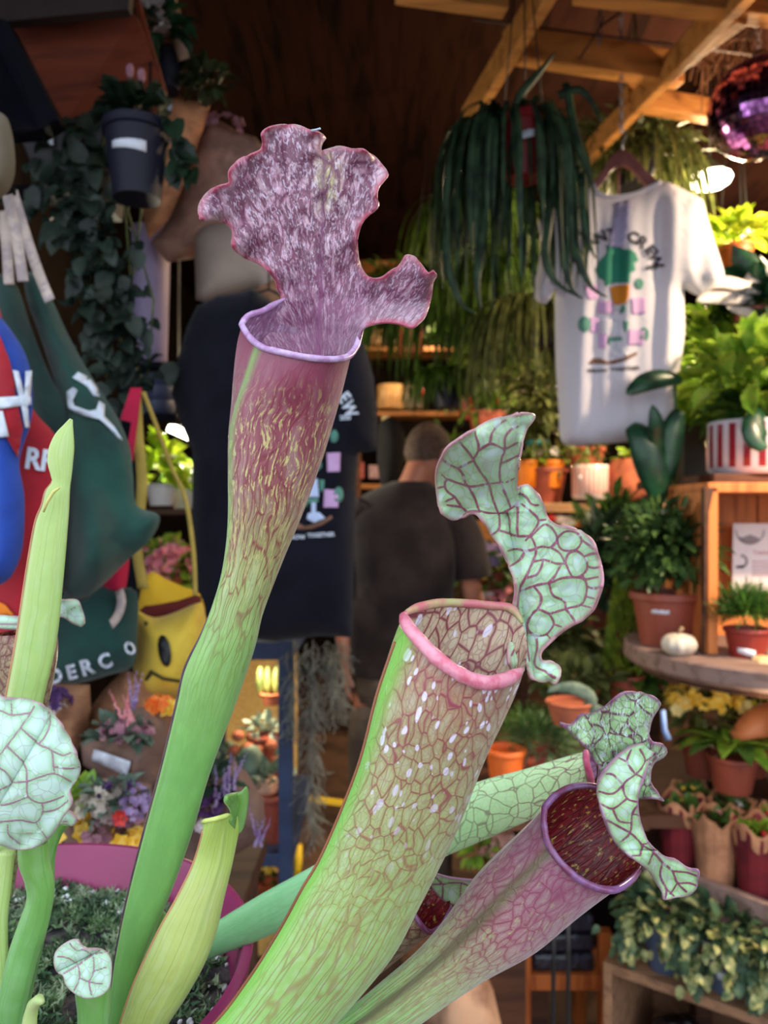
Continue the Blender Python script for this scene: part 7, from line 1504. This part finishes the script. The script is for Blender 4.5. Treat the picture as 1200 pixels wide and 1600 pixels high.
# kraft wrapped pots
m_wine = mat('wine_red_paper', (120, 24, 34), 0.7, scale=14, rgb2=(90, 14, 28)); m_kr3 = mat('tan_paper_bag', (190, 134, 98), 0.85, scale=20, rgb2=(160, 108, 78), bstr=0.5, bdist=0.006)
for i, (u, v, mt, fm, lb) in enumerate([(0.10, 0.06, m_wine, F_yel, 'wine red paper bag with a small green plant, furthest left on the grey bench'), (0.19, 0.055, m_kr3, F_pink, 'tan paper bag holding a dark plant with one pink bloom'), (0.285, 0.06, m_wine, F_red, 'wine red paper bag with bright green leaves near the right edge'), (0.38, 0.06, m_kr3, F_yel, 'tan paper bag cut by the right edge on the grey bench'),
                                        (0.07, 0.17, m_kr3, F_yel, 'tan paper bag behind the wine red one at the left of the bench'), (0.17, 0.17, m_kr3, F_white, 'tan paper bag in the second row of the grey bench'), (0.28, 0.17, m_kr3, F_red, 'second row tan paper bag near the right edge')]):
    b = on_bench(u, v, zb1-0.028); t = thing('bagged_plant', lb, 'plant', b, 'small plants in paper bags'); g = MB(); n = 40; rings = []
    for k_, (rr_, z) in enumerate(((0.001, 0.0), (0.038, 0.0), (0.041, 0.006), (0.046, 0.08), (0.054, 0.145), (0.056, 0.162), (0.052, 0.162), (0.044, 0.11), (0.001, 0.105))):
        rings.append([b+Vector((math.cos(2*PI*j/n)*rr_*(1+0.05*math.sin(j*2.1)*(z > .05)), math.sin(2*PI*j/n)*rr_*(1+0.05*math.sin(j*2.1)*(z > .05)), z+(0.010*math.sin(2*PI*j/n*5+i)+0.005*math.sin(j*1.9) if z > 0.1 else 0))) for j in range(n)])
    g.loft(rings); o = g.build('paper_bag', mt, t, angle=70)
    bush(b+Vector((0, 0, 0.14)), 0.034, 0.034, 0.028, 46, 0.03, 0.016, 0.4, -0.1).build('foliage', G_lite if i in (2, 6) else G_mid, t); blossoms(b+Vector((0, 0, 0.158)), 0.025, 0.025, 0.01, 3, 0.010).build('flowers', fm, t)
    if mt is m_wine:
        rings = [[b+Vector((math.cos(2*PI*j/n)*rr_, math.sin(2*PI*j/n)*rr_, z+(0.012*math.sin(2*PI*j/n*5+i) if z > 0.1 else 0.004*math.sin(j)))) for j in range(n)] for rr_, z in ((0.0525, 0.132), (0.058, 0.170), (0.0575, 0.171), (0.051, 0.13))]
        MB().loft(rings, False).build('paper_collar', m_kr3, t, label='tan paper collar')
# rosette plant and yellow orchids behind
t, c = potted('rosette_plant', 'bright green broad rosette plant behind the paper bags', 'plant', 1145, 1235, 1.9, 0.06, 0.09, m_terra2)
for k_ in range(16):
    a_ = k_*2.4; rr_ = 0.05+0.12*(k_/16); g = MB()
    leaf(g, c, Vector((math.cos(a_), math.sin(a_)*0.8, 0.55+0.3*random.random())), Vector((0, 0, 1)), 0.16, 0.05, 0.9, 7, 'oval', 0.2); g.build('leaf', G_lite if k_ % 3 else G_mid, t, solid=0.001)
t, c = potted('flowering_plant', 'plant covered with yellow and cream flowers under the round table', 'plant', 1098, 1210, 2.03, 0.055, 0.09, m_terra2)
bush(c+Vector((0, 0, 0.08)), 0.09, 0.08, 0.07, 110, 0.05, 0.02).build('foliage', G_olive, t); blossoms(c+Vector((0, -0.02, 0.11)), 0.10, 0.06, 0.05, 56, 0.020).build('flowers', F_yel, t); blossoms(c+Vector((0, -0.03, 0.10)), 0.10, 0.06, 0.05, 24, 0.022).build('pale_flowers', leafmat('cream_petals', (240, 224, 160), (236, 210, 130), 0.6, 0.3), t)
t, c = potted('flowering_plant', 'second clump of yellow flowers nearer the right, under the round table', 'plant', 1168, 1212, 2.1, 0.06, 0.1, m_terra2, prof='pot'); blossoms(c+Vector((0, 0, 0.08)), 0.08, 0.06, 0.05, 30, 0.022).build('flowers', leafmat('lemon_petals', (236, 226, 70), (214, 206, 60), 0.6, 0.3), t); bush(c+Vector((0, 0, 0.03)), 0.08, 0.07, 0.05, 60, 0.05, 0.02).build('foliage', G_olive, t)
o, s = pillow('tan_cushion', [(1140, 1150), (1160, 1118), (1190, 1100), (1230, 1098), (1230, 1190), (1150, 1180)], 1.95, 0.05, mat('tan_leather', (196, 116, 70), 0.5, var=0.08, scale=6), None, step=9); single(o, 'smooth tan orange sack at the right edge under the round table', 'sack')
single(MB().tube([P(1036, 1110, 1.6), P(1038, 1140, 1.6), P(1044, 1155, 1.6)], [0.005, 0.006, 0.007], 8).build('plant_tag', mat('pale_blue_plastic', (130, 160, 214), 0.4)), 'pale blue plastic tag right of the hairy hood', 'plant tag')
# second tier behind the bench (carries rosette, flowers)
bk = thing('back_bench', 'dark wooden bench behind the paper bags carrying the yellow flowers', 'bench', (P(1120, 0, 2.1).x, 2.1, 0)); z_ = P(0, 1210, 2.05).z
MB().box((P(1110, 0, 2.1).x+0.05, 2.06, z_-0.03), 0.75, 0.5, 0.03).build('bench_top', m_shelfb, bk, smooth=False)
for dx in (-0.1, 0.38):
    for dy in (-0.18, 0.18): MB().box((P(1110, 0, 2.1).x+dx, 2.1+dy, (z_-0.04)/2), 0.04, 0.04, z_-0.04).build('leg', m_shelfb, bk, smooth=False)
bulb_light('tier_fill', (0.80, 1.52, 1.10), 2.2, (1.0, 0.78, 0.5), 0.04)  # point light without a fixture, added to brighten the flowers under the table
# ivy pots on the low crate
A2 = P(942, 1502, 1.81); B2 = P(1190, 1590, 1.61); zc = (A2.z+B2.z)/2
d2_ = Vector((B2.x-A2.x, B2.y-A2.y, 0)).normalized(); p2_ = Vector((-d2_.y, d2_.x, 0)); p2_ = p2_ if p2_.y > 0 else -p2_
q2_ = d2_.to_track_quat('X', 'Z').to_matrix()
def cbox(u0, u1, v0, v1, z0, z1): c = Vector((A2.x, A2.y, 0))+d2_*(u0+u1)/2+p2_*(v0+v1)/2; return MB().box((c.x, c.y, (z0+z1)/2), u1-u0, v1-v0, z1-z0, q2_)
zc = 0.44
lc = thing('apple_crate', 'low weathered wooden crate at the bottom right with ivy pots on top', 'crate', (A2.x, A2.y, 0))
m_crt = wood('weathered_crate', (150, 112, 84), (112, 80, 60), 5, 'X', 0.75)
cbox(0, 0.75, 0, 0.34, zc-0.022, zc).build('top_board', m_crt, lc, smooth=False, bevel=0.002); cbox(0.0, 0.02, 0, 0.34, 0.0, zc-0.022).build('side_board', m_crt, lc, smooth=False, bevel=0.002); cbox(0.73, 0.75, 0, 0.34, 0, zc-0.022).build('side_board', m_crt, lc, smooth=False)
cbox(0.02, 0.73, 0.32, 0.34, 0, zc-0.022).build('back_board', m_crt, lc, smooth=False); cbox(0.02, 0.73, 0, 0.32, 0, 0.02).build('bottom_board', m_crt, lc, smooth=False)
for i, (u, v, lb, ta) in enumerate([(0.125, 0.07, 'left variegated ivy in a slate blue pot with a white label, on the low crate', -0.1), (0.26, 0.07, 'middle variegated ivy in a slate blue pot, on the low crate', -0.35), (0.40, 0.07, 'variegated ivy cut by the right edge on the low crate', 0.0)]):
    c0 = Vector((A2.x, A2.y, 0))+d2_*u+p2_*v; b = Vector((c0.x, c0.y, zc)); px, py = to_px(b)
    t, c = potted('potted_ivy', lb, 'ivy', px, py, b.y, 0.056, 0.105, m_bpot, 'variegated ivies on the low crate', tag_=(ta, 0.45, 0.052, 0.020))
    g = bush(c+Vector((0, 0, 0.035)), 0.10, 0.09, 0.05, 170, 0.036, 0.026, 0.6, -0.4); trailing([c+Vector((-0.09, 0, 0.02)), c+Vector((-0.10, -0.02, -0.06))], 0.02, 40, 0.032, 0.024, mb=g); g.build('foliage', leafmat('ivy_green', (84, 110, 76), (52, 78, 56), 0.5, 0.2), t)
    g = bush(c+Vector((0, -0.01, 0.03)), 0.105, 0.095, 0.055, 120, 0.034, 0.022, 0.6, -0.4); trailing([c+Vector((-0.09, -0.02, 0.02)), c+Vector((-0.10, -0.03, -0.07))], 0.02, 24, 0.03, 0.022, mb=g); trailing([c+Vector((-0.02, -0.06, 0.0)), c+Vector((-0.02, -0.075, -0.05))], 0.014, 18, 0.028, 0.02, mb=g); g.build('pale_foliage', G_cream, t, label='cream variegated leaves')
m_film = mat('black_plastic_film', (18, 18, 26), 0.2, scale=10, rgb2=(10, 10, 14), bstr=1.0, bdist=0.02, coat=0.5)
for i, (u, lb) in enumerate([(0.14, 'left black plastic sack inside the low crate'), (0.32, 'middle black plastic sack inside the low crate'), (0.52, 'right black plastic sack inside the low crate')]):
    c0 = Vector((A2.x, A2.y, 0))+d2_*u+p2_*0.14; o = MB().ball((c0.x, c0.y, 0.15), 0.10, 0.10, 0.125, n=36, wob=0.25).build('plastic_sack', m_film); single(o, lb, 'plastic sack', 'black plastic sacks in the low crate')
# orange stool with dark packs
ZS = P(0, 1525, 2.0).z
sx0 = P(818, 0, 2.0).x; sx1 = P(945, 0, 2.0).x
stl = thing('wooden_stool', 'orange wooden stool under the rosy pitcher, loaded with dark packets', 'stool', ((sx0+sx1)/2, 2.0, 0)); m_st = wood('orange_stool_wood', (186, 100, 46), (140, 66, 30), 5, 'Z', 0.5)
for x_ in (sx0, sx1):
    for y_ in (2.0, 2.26): MB().box((x_, y_, (ZS+0.02)/2+0.05), 0.034, 0.034, ZS+0.12).build('leg', m_st, stl, smooth=False, bevel=0.003)
for y_ in (2.0, 2.26): MB().box(((sx0+sx1)/2, y_, ZS-0.012), sx1-sx0, 0.022, 0.04).build('rail', m_st, stl, smooth=False, bevel=0.002)
MB().box(((sx0+sx1)/2, 2.13, ZS-0.0), sx1-sx0+0.02, 0.26, 0.014).build('seat', m_st, stl, smooth=False)
for i in range(3):
    o = MB().box(((sx0+sx1)/2, 2.10, ZS+0.007+0.024+0.052*i), sx1-sx0-0.05, 0.20, 0.046).build('dark_packet', m_film2 if 'm_film2' in globals() else mat('dark_foil', (40, 40, 58), 0.18, scale=40, rgb2=(16, 16, 26), bstr=1.0, bdist=0.02, coat=0.6), smooth=False, bevel=0.01)
    single(o, ('lowest', 'middle', 'top')[i]+' shiny dark packet stacked on the orange stool', 'packet', 'dark packets on the stool')
for px, lb in ((864, 'left'), (887, 'right')):
    single(MB().tube([P(px, 1420, 1.5), P(px+1, 1500, 1.5), P(px, 1600, 1.5), P(px, 800+1200*CAMZ/1.5, 1.5)], 0.0045, 8).build('black_cable', m_wire), lb+' of two black cables running down in front of the orange stool', 'cable')
bx = MB().box(P(925, 1420, 2.3), 0.20, 0.12, 0.30).build('dark_bin', mat('black_bin', (22, 20, 24), 0.5), smooth=False, bevel=0.006); single(bx, 'dark bin behind the orange stool', 'bin')
MBb = MB(); 
# low centre: cushion plants, agave pot, stone
t, c = potted('orange_square_pot', 'bright orange pot corner between the broad and the rosy pitcher', 'pot', 790, 1230, 1.75, 0.045, 0.09, mat('bright_orange_plastic', (226, 106, 40), 0.5, var=0.05)); bush(c+Vector((0.05, 0, 0.03)), 0.07, 0.05, 0.05, 240, 0.03, 0.004, -0.2, -0.3, 'taper').build('foliage', G_mid, t)
t, c = potted('cushion_plant', 'fluffy grey-green cushion plant above the jade pitcher', 'plant', 850, 1240, 1.8, 0.05, 0.07, m_terra2); bush(c+Vector((0, 0, 0.05)), 0.085, 0.08, 0.055, 700, 0.03, 0.005, -0.1, -0.4, 'taper').build('foliage', leafmat('grey_green_fluff', (122, 148, 104), (84, 112, 72), 0.6, 0.3), t)
t, c = potted('cushion_plant', 'round dark moss-green plant right of the broad pitcher', 'plant', 830, 1190, 2.0, 0.05, 0.07, m_terra2); bush(c+Vector((0, 0, 0.03)), 0.07, 0.07, 0.045, 600, 0.018, 0.008, 0, -0.4).build('foliage', leafmat('moss_green_dome', (96, 110, 44), (62, 76, 28), 0.6, 0.25), t)
t, c = potted('succulent_bowl', 'terracotta bowl with an arching grey-green leaf above the hairy hood', 'plant', 890, 1130, 1.7, 0.05, 0.05, m_terra)
big_leaf(t, [(905, 1115, 1.68), (925, 1095, 1.66), (905, 1078, 1.66), (870, 1075, 1.66), (855, 1082, 1.66)], 0.03, G_grey); big_leaf(t, [(895, 1120, 1.69), (930, 1110, 1.67), (945, 1125, 1.66), (935, 1150, 1.66)], 0.03, G_grey)
ctb = thing('low_table', 'dark low table under the cushion plants behind the jade pitcher', 'table', (P(850, 0, 1.95).x, 1.95, 0)); z_ = P(0, 1235, 1.85).z
MB().box((P(850, 0, 1.95).x, 1.95, z_-0.02), 0.36, 0.5, 0.03).build('tabletop', m_shelfb, ctb, smooth=False)
MB().box((P(850, 0, 1.95).x, 2.1, (z_-0.03)/2), 0.07, 0.07, z_-0.03).build('pedestal', m_shelfb, ctb, smooth=False)
t, c = potted('flowering_plant', 'pale pink flower cluster between the jade and the rosy pitcher', 'plant', 782, 1415, 1.95, 0.05, 0.09, m_terra2); blossoms(c+Vector((0, 0, 0.06)), 0.04, 0.04, 0.06, 60, 0.013).build('flowers', leafmat('peach_petals', (224, 176, 160), (206, 150, 140), 0.6, 0.3), t); bush(c+Vector((-0.05, 0, 0.05)), 0.04, 0.04, 0.04, 40, 0.04, 0.02).build('foliage', G_lite, t)
pb = potted; 
ps = thing('pedestal', 'dark wooden block under the pale pink flower cluster', 'block', (P(782, 0, 1.95).x, 1.95, 0)); MB().box((P(782, 0, 1.95).x, 1.95, P(0, 1415, 1.95).z/2), 0.11, 0.11, P(0, 1415, 1.95).z).build('block', m_shelfb, ps, smooth=False, bevel=0.004)
o = MB().ball((P(722, 0, 1.7).x, 1.7, 0.25), 0.098, 0.09, 0.25, n=32, wob=0.10).build('canvas_sack', mat('beige_stone', (186, 148, 120), 0.8, scale=6, rgb2=(120, 84, 68), bstr=0.3, bdist=0.02)); single(o, 'rounded beige sack standing on the floor below the rosy pitcher', 'sack')
single(MB().ball((P(690, 0, 2.45).x, 2.45, 0.075), 0.12, 0.1, 0.08, n=24, wob=0.2).build('paper_bundle', m_kraft), 'brown bundle on the floor seen between the pitchers', 'bundle')
# table under the pitcher plant
tb = thing('garden_table', 'wooden table under the mauve pot', 'table', (POT_C.x, 0.4, 0)); tz = POT_C.z-0.2
MB().box((POT_C.x, 0.36, tz-0.0155), 0.55, 0.55, 0.03).build('tabletop', m_shelfd, tb, smooth=False, bevel=0.003)
for dx in (-0.24, 0.24):
    for dy in (-0.22, 0.22): MB().box((POT_C.x+dx, 0.36+dy, (tz-0.03)/2), 0.04, 0.04, tz-0.03).build('leg', m_shelfd, tb, smooth=False)
